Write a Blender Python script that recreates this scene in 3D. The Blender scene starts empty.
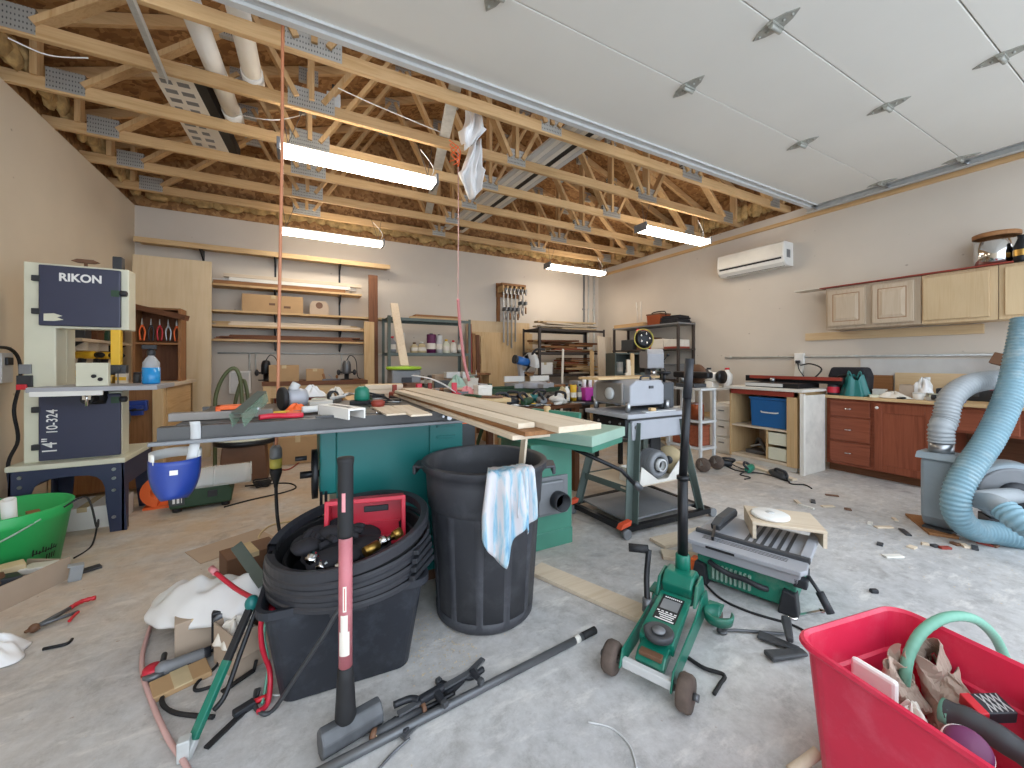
import bpy, bmesh, math, random
from mathutils import Vector, Matrix, Euler
V = Vector
S = bpy.context.scene
COL = S.collection
R = math.radians
rnd = random.Random(11)

# ---------------------------------------------------------------- camera
YAW = 28.3
CAM_H = 1.14
FPX, HY = 394.0, 362.0
_s, _c = math.sin(R(YAW)), math.cos(R(YAW))
cam_data = bpy.data.cameras.new('camera')
cam = bpy.data.objects.new('camera', cam_data)
COL.objects.link(cam)
cam.location = (0, 0, CAM_H)
cam.rotation_euler = (R(90), 0, R(-YAW))
cam_data.sensor_width = 36
cam_data.lens = 36 * FPX / 1024
cam_data.shift_y = -(384 - HY) / 1024
cam_data.clip_start = 0.02
S.camera = cam

def at(px, py, d):
    u = (px - 512) / FPX
    return V(((_s + _c * u) * d, (_c - _s * u) * d, CAM_H + (HY - py) / FPX * d))
def fl(px, py, z=0.0):
    return at(px, py, (z - CAM_H) * FPX / (HY - py))
def onY(px, py, Y):
    return at(px, py, Y / (_c - _s * (px - 512) / FPX))
def onX(px, py, X):
    return at(px, py, X / (_s + _c * (px - 512) / FPX))

# ---------------------------------------------------------------- mesh builder
def spl(pts, n=6, closed=False):
    P = [V(p) for p in pts]; out = []; N = len(P)
    rng = range(N) if closed else range(N - 1)
    for i in rng:
        if closed:
            a, b, c, d = P[i - 1], P[i], P[(i + 1) % N], P[(i + 2) % N]
        else:
            a, b, c, d = P[max(i - 1, 0)], P[i], P[i + 1], P[min(i + 2, N - 1)]
        for k in range(n):
            t = k / n
            out.append(0.5 * ((2 * b) + (c - a) * t + (2 * a - 5 * b + 4 * c - d) * t * t + (3 * b - a - 3 * c + d) * t ** 3))
    if not closed:
        out.append(P[-1])
    return out

def frame_to(direction, up=(0, 0, 1)):
    z = V(direction).normalized(); u = V(up)
    if abs(z.dot(u.normalized())) > 0.99: u = V((1, 0, 0)) if abs(z.x) < .9 else V((0, 1, 0))
    x = u.cross(z).normalized(); y = z.cross(x)
    return Matrix((x, y, z)).transposed()

class MB:
    def __init__(s):
        s.v, s.f, s.sm, s.mi = [], [], [], []
        s.M = Matrix(); s.cur = 0
    def add(s, vs, fs, smooth=False):
        n = len(s.v)
        s.v += [s.M @ V(p) for p in vs]
        s.f += [[i + n for i in f] for f in fs]
        s.sm += [smooth] * len(fs); s.mi += [s.cur] * len(fs)
        return s
    def slot(s, k): s.cur = k; return s
    def at(s, loc=(0, 0, 0), rot=(0, 0, 0), scale=1):
        s.M = Matrix.Translation(loc) @ Euler([R(a) for a in rot]).to_matrix().to_4x4() @ (Matrix.Scale(scale, 4))
        return s
    def box(s, x0, x1, y0, y1, z0, z1):
        vs = [(x, y, z) for x in (x0, x1) for y in (y0, y1) for z in (z0, z1)]
        return s.add(vs, [(0, 1, 3, 2), (4, 6, 7, 5), (0, 4, 5, 1), (2, 3, 7, 6), (0, 2, 6, 4), (1, 5, 7, 3)])
    def cbox(s, c, size, rot=(0, 0, 0)):
        m = Euler([R(a) for a in rot]).to_matrix(); h = V(size) / 2
        vs = [V(c) + m @ V((x * h.x, y * h.y, z * h.z)) for x in (-1, 1) for y in (-1, 1) for z in (-1, 1)]
        return s.add(vs, [(0, 1, 3, 2), (4, 6, 7, 5), (0, 4, 5, 1), (2, 3, 7, 6), (0, 2, 6, 4), (1, 5, 7, 3)])
    def beam(s, p0, p1, w, h, up=(0, 0, 1), taper=1.0):
        p0, p1 = V(p0), V(p1); m = frame_to(p1 - p0, up)
        vs = []
        for p, k in ((p0, 1), (p1, taper)):
            for a, b in ((-1, -1), (1, -1), (1, 1), (-1, 1)):
                vs.append(p + m @ V((a * w / 2 * k, b * h / 2 * k, 0)))
        return s.add(vs, [(0, 3, 2, 1), (4, 5, 6, 7), (0, 1, 5, 4), (1, 2, 6, 5), (2, 3, 7, 6), (3, 0, 4, 7)])
    def tube(s, pts, r, n=8, caps=True, closed=False):
        P = [V(p) for p in pts]; N = len(P)
        rr = r if isinstance(r, (list, tuple)) else [r] * N
        ts = []
        for i in range(N):
            if closed: t = P[(i + 1) % N] - P[i - 1]
            else: t = P[min(i + 1, N - 1)] - P[max(i - 1, 0)]
            if t.length < 1e-9: t = V((0, 0, 1))
            ts.append(t.normalized())
        m = frame_to(ts[0]); x = m.col[0].copy()
        vs = []
        for i in range(N):
            x = (x - ts[i] * x.dot(ts[i]))
            x = x.normalized() if x.length > 1e-6 else frame_to(ts[i]).col[0]
            y = ts[i].cross(x)
            for k in range(n):
                a = 2 * math.pi * k / n
                vs.append(P[i] + (x * math.cos(a) + y * math.sin(a)) * rr[i])
        fs = []
        for i in range(N if closed else N - 1):
            j = (i + 1) % N
            for k in range(n):
                k2 = (k + 1) % n
                fs.append((i * n + k, i * n + k2, j * n + k2, j * n + k))
        s.add(vs, fs, n > 4)
        if caps and not closed:
            b = len(s.v) - len(vs)
            s.f.append([b + k for k in range(n)][::-1]); s.f.append([b + (N - 1) * n + k for k in range(n)])
            s.sm += [False, False]; s.mi += [s.cur] * 2
        return s
    def cyl(s, p0, p1, r, n=20, r1=None):
        return s.tube([p0, p1], [r, r if r1 is None else r1], n)
    def lathe(s, prof, n=28, c=(0, 0, 0), axis=(0, 0, 1), cap=True, a0=0, a1=360, squash=1.0):
        m = frame_to(axis) if V(axis).normalized() != V((0, 0, 1)) else Matrix.Identity(3)
        full = abs(a1 - a0) >= 360; nn = n if full else n + 1
        vs = []
        for r, z in prof:
            for k in range(nn):
                a = R(a0 + (a1 - a0) * k / n)
                vs.append(V(c) + m @ V((r * math.cos(a), r * math.sin(a) * squash, z)))
        fs = []
        for i in range(len(prof) - 1):
            for k in range(n):
                k2 = (k + 1) % nn
                fs.append((i * nn + k, i * nn + k2, (i + 1) * nn + k2, (i + 1) * nn + k))
        s.add(vs, fs, True)
        if cap and full:
            b = len(s.v) - len(vs)
            if prof[0][0] > 1e-5: s.f.append([b + k for k in range(nn)][::-1]); s.sm.append(False); s.mi.append(s.cur)
            if prof[-1][0] > 1e-5: s.f.append([b + (len(prof) - 1) * nn + k for k in range(nn)]); s.sm.append(False); s.mi.append(s.cur)
        return s
    def prism(s, poly, a, b, axis='z'):
        def mk(p, t):
            return {'x': (t, p[0], p[1]), 'y': (p[0], t, p[1]), 'z': (p[0], p[1], t)}[axis]
        n = len(poly)
        vs = [mk(p, a) for p in poly] + [mk(p, b) for p in poly]
        fs = [list(range(n))[::-1], list(range(n, 2 * n))] + [(i, (i + 1) % n, n + (i + 1) % n, n + i) for i in range(n)]
        return s.add(vs, fs)
    def sheet(s, fn, nu, nv, smooth=True):
        vs = [fn(i / nu, j / nv) for i in range(nu + 1) for j in range(nv + 1)]
        w = nv + 1
        return s.add(vs, [(i * w + j, (i + 1) * w + j, (i + 1) * w + j + 1, i * w + j + 1) for i in range(nu) for j in range(nv)], smooth)
    def ball(s, c, r, n=12, k=8, rot=(0, 0, 0), noise=0, seed=0):
        q = random.Random(seed); rx, ry, rz = (r, r, r) if not isinstance(r, (tuple, list)) else r
        m = Euler([R(a) for a in rot]).to_matrix(); vs = []
        def pt(t, p):
            f = 1 + (q.random() - .5) * 2 * noise
            return V(c) + m @ V((rx * math.sin(t) * math.cos(p) * f, ry * math.sin(t) * math.sin(p) * f, rz * math.cos(t) * f))
        vs.append(pt(0, 0))
        for i in range(1, k):
            for j in range(n): vs.append(pt(math.pi * i / k, 2 * math.pi * j / n))
        vs.append(pt(math.pi, 0)); fs = []
        for j in range(n):
            fs.append((0, 1 + j, 1 + (j + 1) % n))
            e = 1 + (k - 2) * n
            fs.append((len(vs) - 1, e + (j + 1) % n, e + j))
        for i in range(k - 2):
            for j in range(n):
                a = 1 + i * n
                fs.append((a + j, a + n + j, a + n + (j + 1) % n, a + (j + 1) % n))
        return s.add(vs, fs, True)
    def build(s, name, m, parent=None, loc=(0, 0, 0), rot=(0, 0, 0), bev=0, solid=0, sub=0, label=None, noflip=False):
        me = bpy.data.meshes.new(name)
        me.from_pydata([tuple(p) for p in s.v], [], [tuple(f) for f in s.f])
        ms = m if isinstance(m, (list, tuple)) else [m]
        for k in ms: me.materials.append(k)
        me.polygons.foreach_set('use_smooth', s.sm)
        me.polygons.foreach_set('material_index', [min(k, len(ms) - 1) for k in s.mi])
        if not noflip:
            bm = bmesh.new(); bm.from_mesh(me)
            bmesh.ops.recalc_face_normals(bm, faces=bm.faces); bm.to_mesh(me); bm.free()
        me.update()
        o = bpy.data.objects.new(name, me); COL.objects.link(o)
        o.location = loc; o.rotation_euler = [R(a) for a in rot]
        if parent: o.parent = parent
        if label: o['label'] = label
        if solid:
            k = o.modifiers.new('solid', 'SOLIDIFY'); k.thickness = solid; k.offset = 0
        if sub:
            k = o.modifiers.new('sub', 'SUBSURF'); k.levels = sub; k.render_levels = sub
        if bev:
            k = o.modifiers.new('bev', 'BEVEL'); k.width = bev; k.segments = 2; k.limit_method = 'ANGLE'; k.angle_limit = R(40); k.harden_normals = False
        return o

def T(name, label, cat, loc=(0, 0, 0), rz=0, group=None, rot=None):
    o = bpy.data.objects.new(name, None); COL.objects.link(o)
    o.empty_display_size = .05
    o.location = loc; o.rotation_euler = [R(a) for a in rot] if rot else (0, 0, R(rz))
    o['label'] = label; o['category'] = cat
    if group: o['group'] = group
    return o
def tag(o, label, cat, group=None, kind=None):
    o['label'] = label; o['category'] = cat
    if group: o['group'] = group
    if kind: o['kind'] = kind
    return o
def struct(o, label=None):
    o['kind'] = 'structure'
    if label: o['label'] = label
    return o
def copy_tree(o, parent=None):
    c = o.copy(); COL.objects.link(c)
    if parent: c.parent = parent
    for ch in list(o.children): copy_tree(ch, c)
    return c
def text(txt, size, mt, parent, loc, rot, name='lettering', depth=.0008, sx=1.0, bold=0, align='CENTER'):
    cu = bpy.data.curves.new(name, 'FONT'); cu.body = txt; cu.size = size; cu.extrude = depth; cu.offset = bold
    cu.align_x = align; cu.align_y = 'CENTER'
    tmp = bpy.data.objects.new('tmp_text', cu); COL.objects.link(tmp)
    me = bpy.data.meshes.new_from_object(tmp.evaluated_get(bpy.context.evaluated_depsgraph_get()))
    bpy.data.objects.remove(tmp); bpy.data.curves.remove(cu)
    me.materials.clear(); me.materials.append(mt)
    o = bpy.data.objects.new(name, me); COL.objects.link(o)
    o.location = loc; o.rotation_euler = [R(a) for a in rot]; o.scale = (sx, 1, 1)
    if parent: o.parent = parent
    return o

# ---------------------------------------------------------------- materials
def lin(h):
    if isinstance(h, str):
        h = h.lstrip('#'); h = [int(h[i:i + 2], 16) / 255 for i in (0, 2, 4)]
    return [x / 12.92 if x <= .04045 else ((x + .055) / 1.055) ** 2.4 for x in h]
def _new(name):
    m = bpy.data.materials.new(name); m.use_nodes = True
    nt = m.node_tree; b = nt.nodes['Principled BSDF']
    return m, nt, b
def _coords(nt, scale=(1, 1, 1), rot=(0, 0, 0), rand=True):
    tc = nt.nodes.new('ShaderNodeTexCoord'); mp = nt.nodes.new('ShaderNodeMapping')
    mp.inputs['Scale'].default_value = scale; mp.inputs['Rotation'].default_value = [R(a) for a in rot]
    nt.links.new(tc.outputs['Object'], mp.inputs['Vector'])
    if rand:
        oi = nt.nodes.new('ShaderNodeObjectInfo'); mul = nt.nodes.new('ShaderNodeMath'); mul.operation = 'MULTIPLY'; mul.inputs[1].default_value = 37
        nt.links.new(oi.outputs['Random'], mul.inputs[0])
        cb = nt.nodes.new('ShaderNodeCombineXYZ')
        for k in 'XYZ': nt.links.new(mul.outputs[0], cb.inputs[k])
        nt.links.new(cb.outputs[0], mp.inputs['Location'])
    return mp.outputs['Vector']
def _noise(nt, vec, scale, detail=3, rough=.55, dist=0):
    n = nt.nodes.new('ShaderNodeTexNoise'); n.inputs['Scale'].default_value = scale
    n.inputs['Detail'].default_value = detail; n.inputs['Roughness'].default_value = rough; n.inputs['Distortion'].default_value = dist
    nt.links.new(vec, n.inputs['Vector']); return n.outputs['Fac']
def _ramp(nt, fac, stops, interp='LINEAR'):
    r = nt.nodes.new('ShaderNodeValToRGB'); r.color_ramp.interpolation = interp
    e = r.color_ramp.elements
    while len(e) < len(stops): e.new(.5)
    for k, (p, c) in enumerate(stops):
        e[k].position = p; e[k].color = (*(lin(c) if isinstance(c, str) else c), 1)
    nt.links.new(fac, r.inputs['Fac']); return r.outputs['Color']
def _mix(nt, a, b, fac, mode='MIX'):
    m = nt.nodes.new('ShaderNodeMix'); m.data_type = 'RGBA'; m.blend_type = mode
    if isinstance(fac, (int, float)): m.inputs[0].default_value = fac
    else: nt.links.new(fac, m.inputs[0])
    for k, i in ((a, 6), (b, 7)):
        if isinstance(k, (tuple, list)): m.inputs[i].default_value = (*k[:3], 1)
        else: nt.links.new(k, m.inputs[i])
    return m.outputs[2]
def _bump(nt, b, h, strength, dist=.01):
    n = nt.nodes.new('ShaderNodeBump'); n.inputs['Strength'].default_value = strength; n.inputs['Distance'].default_value = dist
    nt.links.new(h, n.inputs['Height']); nt.links.new(n.outputs[0], b.inputs['Normal'])
def mat(name, col, rough=.5, metal=0, var=.1, scale=6, bump=0, bscale=60, spec=.5, dust=0, dustcol='b9b0a0', trans=0, alpha=1):
    m, nt, b = _new(name)
    c = lin(col); vec = _coords(nt)
    f = _noise(nt, vec, scale, 4)
    colr = _ramp(nt, f, [(.3, [x * (1 - var) for x in c]), (.7, [min(1, x * (1 + var)) for x in c])])
    if dust:
        d = _noise(nt, vec, 9, 6, .7)
        fac = _ramp(nt, d, [(.5, (0, 0, 0)), (.72, (dust, dust, dust))])
        colr = _mix(nt, colr, lin(dustcol), fac)
    nt.links.new(colr, b.inputs['Base Color'])
    b.inputs['Roughness'].default_value = rough; b.inputs['Metallic'].default_value = metal
    b.inputs['Specular IOR Level'].default_value = spec
    if trans: b.inputs['Transmission Weight'].default_value = trans
    if alpha < 1: b.inputs['Alpha'].default_value = alpha
    if bump: _bump(nt, b, _noise(nt, vec, bscale, 4), bump)
    return m
def wood(name, a, bcol, axis='x', rough=.6, k=1.0, dark=None):
    m, nt, b = _new(name)
    sc = {'x': (.9, 16, 16), 'y': (16, .9, 16), 'z': (16, 16, .9)}[axis]
    vec = _coords(nt, [x * k for x in sc])
    f = _noise(nt, vec, 1.6, 5, .6, .6)
    colr = _ramp(nt, f, [(.28, bcol), (.5, a), (.75, bcol if dark is None else dark)])
    vec2 = _coords(nt, (1, 1, 1)); f2 = _noise(nt, vec2, 2.2, 2)
    colr = _mix(nt, colr, _ramp(nt, f2, [(.3, (.8, .78, .75)), (.7, (1, 1, 1))]), .6, 'MULTIPLY')
    oi = nt.nodes.new('ShaderNodeObjectInfo')
    colr = _mix(nt, colr, _ramp(nt, oi.outputs['Random'], [(0, (.82, .8, .78)), (1, (1, 1, 1))]), .8, 'MULTIPLY')
    nt.links.new(colr, b.inputs['Base Color']); b.inputs['Roughness'].default_value = rough
    b.inputs['Specular IOR Level'].default_value = .3
    return m
def emit(name, col, strength):
    m, nt, b = _new(name)
    b.inputs['Base Color'].default_value = (*lin(col), 1)
    b.inputs['Emission Color'].default_value = (*lin(col), 1); b.inputs['Emission Strength'].default_value = strength
    return m
# ---------------------------------------------------------------- material set
M = {}
def _m(k, *a, **kw): M[k] = mat(k, *a, **kw)
_m('black_plastic', '25272c', .5, var=.15, dust=.12, dustcol='5d6066')
_m('edging', '303136', .42, var=.12)
_m('tote_black', '25282f', .5, var=.12, dust=.3, dustcol='5c626b', scale=3)
_m('can_plastic', '3a3b40', .55, var=.1, dust=.25, dustcol='77797d')
_m('black_rubber', '1c1c1e', .7, var=.2)
_m('black_metal', '202124', .4, .4, var=.15)
_m('dark_grey', '45474a', .5, .2, var=.12)
_m('mid_grey', '7d7f82', .5, .2, var=.1)
_m('machine_grey', 'a3a5ab', .45, .1, var=.06)
_m('light_grey', 'c4c5c4', .5, var=.06)
_m('steel', 'a6a8aa', .3, .9, var=.12)
_m('dark_steel', '66686b', .42, .5, var=.2)
_m('cast_iron', '4b4a49', .42, .45, var=.15)
_m('galv', 'c2c4c2', .5, .3, var=.1, scale=22)
_m('chrome', 'd8d8d8', .1, 1, var=.03)
_m('white_plastic', 'e6e5e0', .45, var=.03)
_m('white_paint', 'dfdcd3', .5, var=.06)
_m('dirty_white', 'd6d2c9', .6, var=.1, dust=.35, dustcol='aaa69e')
_m('cream', 'd3d2bd', .42, var=.04)
_m('navy', '34384f', .38, var=.05)
_m('navy_stand', '2f3650', .4, var=.06)
_m('teal', '196c69', .35, var=.12, scale=1.5)
_m('green_machine', '47836f', .4, var=.08, dust=0)
_m('pale_green', '97b3a3', .5, var=.08, dust=0)
_m('jack_green', '0f6b58', .32, var=.1, dust=.12)
_m('saw_green', '1d7a63', .4, var=.08, dust=.2)
_m('dark_green', '24432c', .5, var=.12)
_m('bucket_green', '2fae5d', .4, var=.05)
_m('lime', '9fc63a', .5, var=.06)
_m('red', 'c4232f', .4, var=.08)
_m('crate_red', 'c4253a', .4, var=.06)
_m('hose_olive', '56603f', .5, var=.1)
_m('sledge', '56585b', .55, .15, var=.25, scale=14)
_m('fade_pink', 'c77f80', .55, var=.08)
_m('tote_red', 'cf2647', .42, var=.07, dust=.25, dustcol='e07a8c')
_m('pink', 'd98f93', .5, var=.08)
_m('handle_pink', 'b0666c', .5, var=.12, dust=.4, dustcol='cfa6a4')
_m('orange', 'ee6a2c', .5, var=.06)
_m('cord_orange', 'c98663', .5, var=.05)
_m('yellow', 'e3b52d', .45, var=.06)
_m('blue', '2262a8', .4, var=.06)
_m('royal_blue', '27408f', .35, var=.08)
_m('tote_blue', '1f5f99', .45, var=.06)
_m('magenta', 'a8268a', .45, var=.06)
_m('purple', '63224f', .55, var=.1)
_m('brown', '6a4a35', .6, var=.15)
_m('cardboard', 'b3926a', .8, var=.06)
_m('grey_card', 'b09d8a', .85, var=.06)
_m('paper', 'ddd6ca', .85, var=.06)
_m('brown_paper', 'b4a191', .85, var=.12)
_m('bag_white', 'e4e3e2', .45, var=.04)
_m('black_cloth', '222126', .9, var=.25, scale=14)
_m('hose_grey', '989da0', .45, var=.1)
_m('hose_blue', '7597a4', .5, var=.1, dust=.35, dustcol='c3c9c6')
_m('blower_grey', '8b979e', .45, .2, var=.08)
_m('hose_green', '6da58f', .5, var=.06)
_m('cord_pink', 'c9a19b', .6, var=.08)
_m('brass', 'b08d4a', .3, .9, var=.1)
_m('copper', 'a5593a', .4, .8, var=.1)
_m('rust_red', '8e3426', .55, var=.1)
_m('sawdust', 'cdbda0', .9, var=.12, scale=30)
_m('tire', '5a4d45', .85, var=.3, scale=20)
_m('ink', '18191b', .6, var=0)
_m('ink_white', 'e9e9e6', .5, var=0)
_m('clear', 'e8eef0', .08, var=0, alpha=.35)
_m('blue_fluid', '2a8fd0', .2, var=.05)
_m('foam_tan', 'c8b58f', .9, var=.15)
_m('yellow_disc', 'c2b552', .5, var=.1)
for ax in 'xyz':
    M['pine_' + ax] = wood('pine_' + ax, 'd6b88c', 'c5a06e', ax)
    M['lumber_' + ax] = wood('lumber_' + ax, 'd8b586', 'c19a66', ax)
    M['pale_' + ax] = wood('pale_' + ax, 'e2d3bd', 'd3c0a6', ax)
    M['brownwood_' + ax] = wood('brownwood_' + ax, '9c6f47', '7d5433', ax)
    M['walnut_' + ax] = wood('walnut_' + ax, '7a5036', '5a3824', ax)
    M['cherry_' + ax] = wood('cherry_' + ax, '9a573f', '7e412d', ax, .4)
    M['maple_' + ax] = wood('maple_' + ax, 'd8c09a', 'cdb089', ax, .45)
    M['grayoak_' + ax] = wood('grayoak_' + ax, 'c9b8a2', 'bba78f', ax, .5)

# drywall: grey beige paper face with faint joint patches and screw dots
def drywall(name, u, base='cdc4b8'):
    m, nt, b = _new(name)
    vec = _coords(nt, rand=False)
    f = _noise(nt, vec, .9, 4)
    c = lin(base)
    colr = _ramp(nt, f, [(.3, [x * .93 for x in c]), (.7, [min(1, x * 1.05) for x in c])])
    v2 = _coords(nt, {'x': (2.46, 0, 3.3), 'y': (0, 2.46, 3.3)}[u], rand=False)
    vo = nt.nodes.new('ShaderNodeTexVoronoi'); vo.inputs['Scale'].default_value = 1.0; vo.inputs['Randomness'].default_value = .12
    nt.links.new(v2, vo.inputs['Vector'])
    dot = _ramp(nt, vo.outputs['Distance'], [(.022, (.62, .58, .54)), (.036, (1, 1, 1))])
    colr = _mix(nt, colr, dot, .8, 'MULTIPLY')
    nt.links.new(colr, b.inputs['Base Color']); b.inputs['Roughness'].default_value = .85
    b.inputs['Specular IOR Level'].default_value = .2
    return m
M['dry_x'] = drywall('drywall_x', 'x'); M['dry_y'] = drywall('drywall_y', 'y'); M['dry_left_lit'] = drywall('drywall_left_lit', 'y', 'd9ccb6')  # left wall: same drywall, warm light painted in as a lighter tan

def concrete():
    m, nt, b = _new('concrete')
    vec = _coords(nt, rand=False)
    base = _ramp(nt, _noise(nt, vec, .8, 8, .62, .4), [(.25, 'adaeb1'), (.5, 'c9c8c7'), (.75, 'dcdad6')])
    fine = _ramp(nt, _noise(nt, vec, 16, 10, .72), [(.3, (.7, .69, .68)), (.62, (1, 1, 1))])
    colr = _mix(nt, base, fine, .85, 'MULTIPLY')
    med = _ramp(nt, _noise(nt, vec, 7.5, 12, .82, .2), [(.36, (.66, .65, .64)), (.5, (.95, .95, .95)), (.64, (1.0, 1.0, 1.0))])
    colr = _mix(nt, colr, med, .8, 'MULTIPLY')
    # pale streaks of old paint and dust
    vs = _coords(nt, (3.2, 9, 1), (0, 0, 35), rand=False)
    st = _ramp(nt, _noise(nt, vs, 1.3, 8, .7), [(.54, (0, 0, 0)), (.66, (.55, .55, .55))])
    colr = _mix(nt, colr, lin('e2dfda'), st)
    # tan toward the rear: sawdust, with warm lamp light painted in
    sep = nt.nodes.new('ShaderNodeSeparateXYZ'); nt.links.new(vec, sep.inputs[0])
    def lim(out, a, bb):
        r = nt.nodes.new('ShaderNodeMapRange'); r.inputs['From Min'].default_value = a; r.inputs['From Max'].default_value = bb
        nt.links.new(out, r.inputs['Value']); return r.outputs[0]
    a = lim(sep.outputs['Y'], 1.2, 3.4)
    mul = nt.nodes.new('ShaderNodeMath'); mul.operation = 'MULTIPLY'
    nt.links.new(a, mul.inputs[0])
    nt.links.new(lim(_noise(nt, vec, 2.4, 7, .7), .3, .6), mul.inputs[1])
    cl = nt.nodes.new('ShaderNodeMath'); cl.operation = 'MULTIPLY'; cl.inputs[1].default_value = .7; nt.links.new(mul.outputs[0], cl.inputs[0])
    colr = _mix(nt, colr, lin('c3a783'), cl.outputs[0])
    # dark scuffs and oil spots
    sp = _ramp(nt, _noise(nt, vec, 3.1, 6, .6, .8), [(.6, (0, 0, 0)), (.74, (.5, .5, .5))])
    colr = _mix(nt, colr, lin('6f6963'), sp)
    sp2 = _ramp(nt, _noise(nt, vec, 30, 2, .5), [(.73, (0, 0, 0)), (.78, (.7, .7, .7))])
    colr = _mix(nt, colr, lin('8a6f55'), sp2)
    nt.links.new(colr, b.inputs['Base Color'])
    b.inputs['Roughness'].default_value = .62; b.inputs['Specular IOR Level'].default_value = .35
    _bump(nt, b, _noise(nt, vec, 60, 5), .12)
    return m
M['concrete'] = concrete()
def osb():
    m, nt, b = _new('osb')
    vec = _coords(nt, (1, 1, 1), rand=False)
    n = nt.nodes.new('ShaderNodeTexNoise'); n.inputs['Scale'].default_value = 6; nt.links.new(vec, n.inputs['Vector'])
    v = nt.nodes.new('ShaderNodeTexVoronoi'); v.inputs['Scale'].default_value = 26
    mx = _mix(nt, vec, n.outputs['Color'], .12); nt.links.new(mx, v.inputs['Vector'])
    sep = nt.nodes.new('ShaderNodeSeparateColor'); nt.links.new(v.outputs['Color'], sep.inputs[0])
    colr = _ramp(nt, sep.outputs[0], [(0, '77522f'), (.4, '9a7044'), (.75, 'b38a5a'), (1, '835c37')])
    nt.links.new(colr, b.inputs['Base Color']); b.inputs['Roughness'].default_value = .75
    return m
M['osb'] = osb()
M['insul'] = mat('insulation', 'b79a68', .95, var=.35, scale=14, bump=.6, bscale=30)
M['foil'] = mat('paper_facing', 'c0a878', .8, var=.2, scale=10)
M['door_white'] = mat('door_white', 'dddbd4', .5, var=.03, scale=1.2)
def plate_mat():
    m, nt, b = _new('nail_plate')
    vec = _coords(nt, (1, 1, 1), rand=False)
    v2 = _coords(nt, (62, 1, 30), rand=False)
    vo = nt.nodes.new('ShaderNodeTexVoronoi'); vo.inputs['Scale'].default_value = 1; vo.inputs['Randomness'].default_value = .1
    nt.links.new(v2, vo.inputs['Vector'])
    colr = _ramp(nt, vo.outputs['Distance'], [(.12, '4e5052'), (.28, 'b4b5b0')])
    nt.links.new(colr, b.inputs['Base Color']); b.inputs['Roughness'].default_value = .45; b.inputs['Metallic'].default_value = .55
    return m
M['plate'] = plate_mat()
M['lamp'] = emit('lamp_diffuser', 'fff1de', 14)

# ---------------------------------------------------------------- shell
XL, XR, YB, ZC = -1.77, 5.5, 6.4, 3.05
XM = (XL + XR) / 2
o = struct(MB().box(XL - .12, XR + .12, -3.2, YB + .12, -.12, 0).build('floor', M['concrete']))
o = struct(MB().box(XL - .1, XL, -.9, YB + .1, 0, ZC).build('wall_left', M['dry_left_lit']))
o = struct(MB().box(XR, XR + .1, -.9, YB + .1, 0, ZC).build('wall_right', M['dry_y']))
o = struct(MB().box(XL, XR, YB, YB + .1, 0, ZC).build('wall_back', M['dry_x']))
HEEL, PITCH = .40, .36
ZR = ZC + HEEL + (XM - XL) * PITCH
def roofz(x): return ZC + HEEL + (XM - XL - abs(x - XM)) * PITCH
rb = MB()
for sg in (-1, 1):
    xe = XL - .5 if sg < 0 else XR + .5
    ze = roofz(xe)
    rb.prism([(xe, ze + .1), (XM, ZR + .1), (XM, ZR + .115), (xe, ze + .115)], -.9, YB + .12, 'y')
struct(rb.build('ceiling', M['osb']), 'oriented strand board roof deck above the open trusses')
g = MB().prism([(XL - .1, ZC), (XR + .1, ZC), (XR + .1, roofz(XR) + .1), (XM, ZR + .1), (XL - .1, roofz(XL) + .1)], YB + .02, YB + .06, 'y')
struct(g.build('wall_gable', M['osb']))
for nm, x0, x1 in (('wall_eave_left', XL - .1, XL - .06), ('wall_eave_right', XR + .06, XR + .1)):
    struct(MB().box(x0, x1, -.9, YB + .1, ZC, roofz(XL) + .1).build(nm, M['osb']))
# fluffy glass-wool batts sticking out over the wall tops
def batt(name, label, p0, p1, h, dep, seed):
    q = random.Random(seed); p0, p1 = V(p0), V(p1); n = 46
    d = (p1 - p0) / n; m = MB()
    side = V((0, 0, 1)).cross(d).normalized()
    for i in range(n):
        c = p0 + d * (i + .5)
        m.ball(c + V((0, 0, h * .45 + q.uniform(-.03, .03))) + side * q.uniform(-.02, .02), (d.length * q.uniform(.7, 1.0) if abs(d.x) > abs(d.y) else dep * q.uniform(.7, 1.1), dep * q.uniform(.7, 1.1) if abs(d.x) > abs(d.y) else d.length * q.uniform(.7, 1.0), h * q.uniform(.4, .6)), 9, 6, noise=.22, seed=seed * 100 + i)
    o = m.build(name, M['insul']); tag(o, label, 'insulation', kind='stuff'); return o
batt('glass_wool', 'yellow glass wool batts poking out above the left wall', (XL + .065, .4, ZC + .085), (XL + .065, YB - .14, ZC + .085), .2, .045, 3)
batt('glass_wool', 'yellow glass wool batts poking out above the right wall', (XR - .065, 2.5, ZC + .085), (XR - .065, YB - .14, ZC + .085), .2, .045, 4)
batt('glass_wool', 'yellow glass wool batts poking out along the top of the back wall', (XL + .16, YB - .06, ZC + .08), (XR - .16, YB - .06, ZC + .08), .18, .04, 5)

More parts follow.
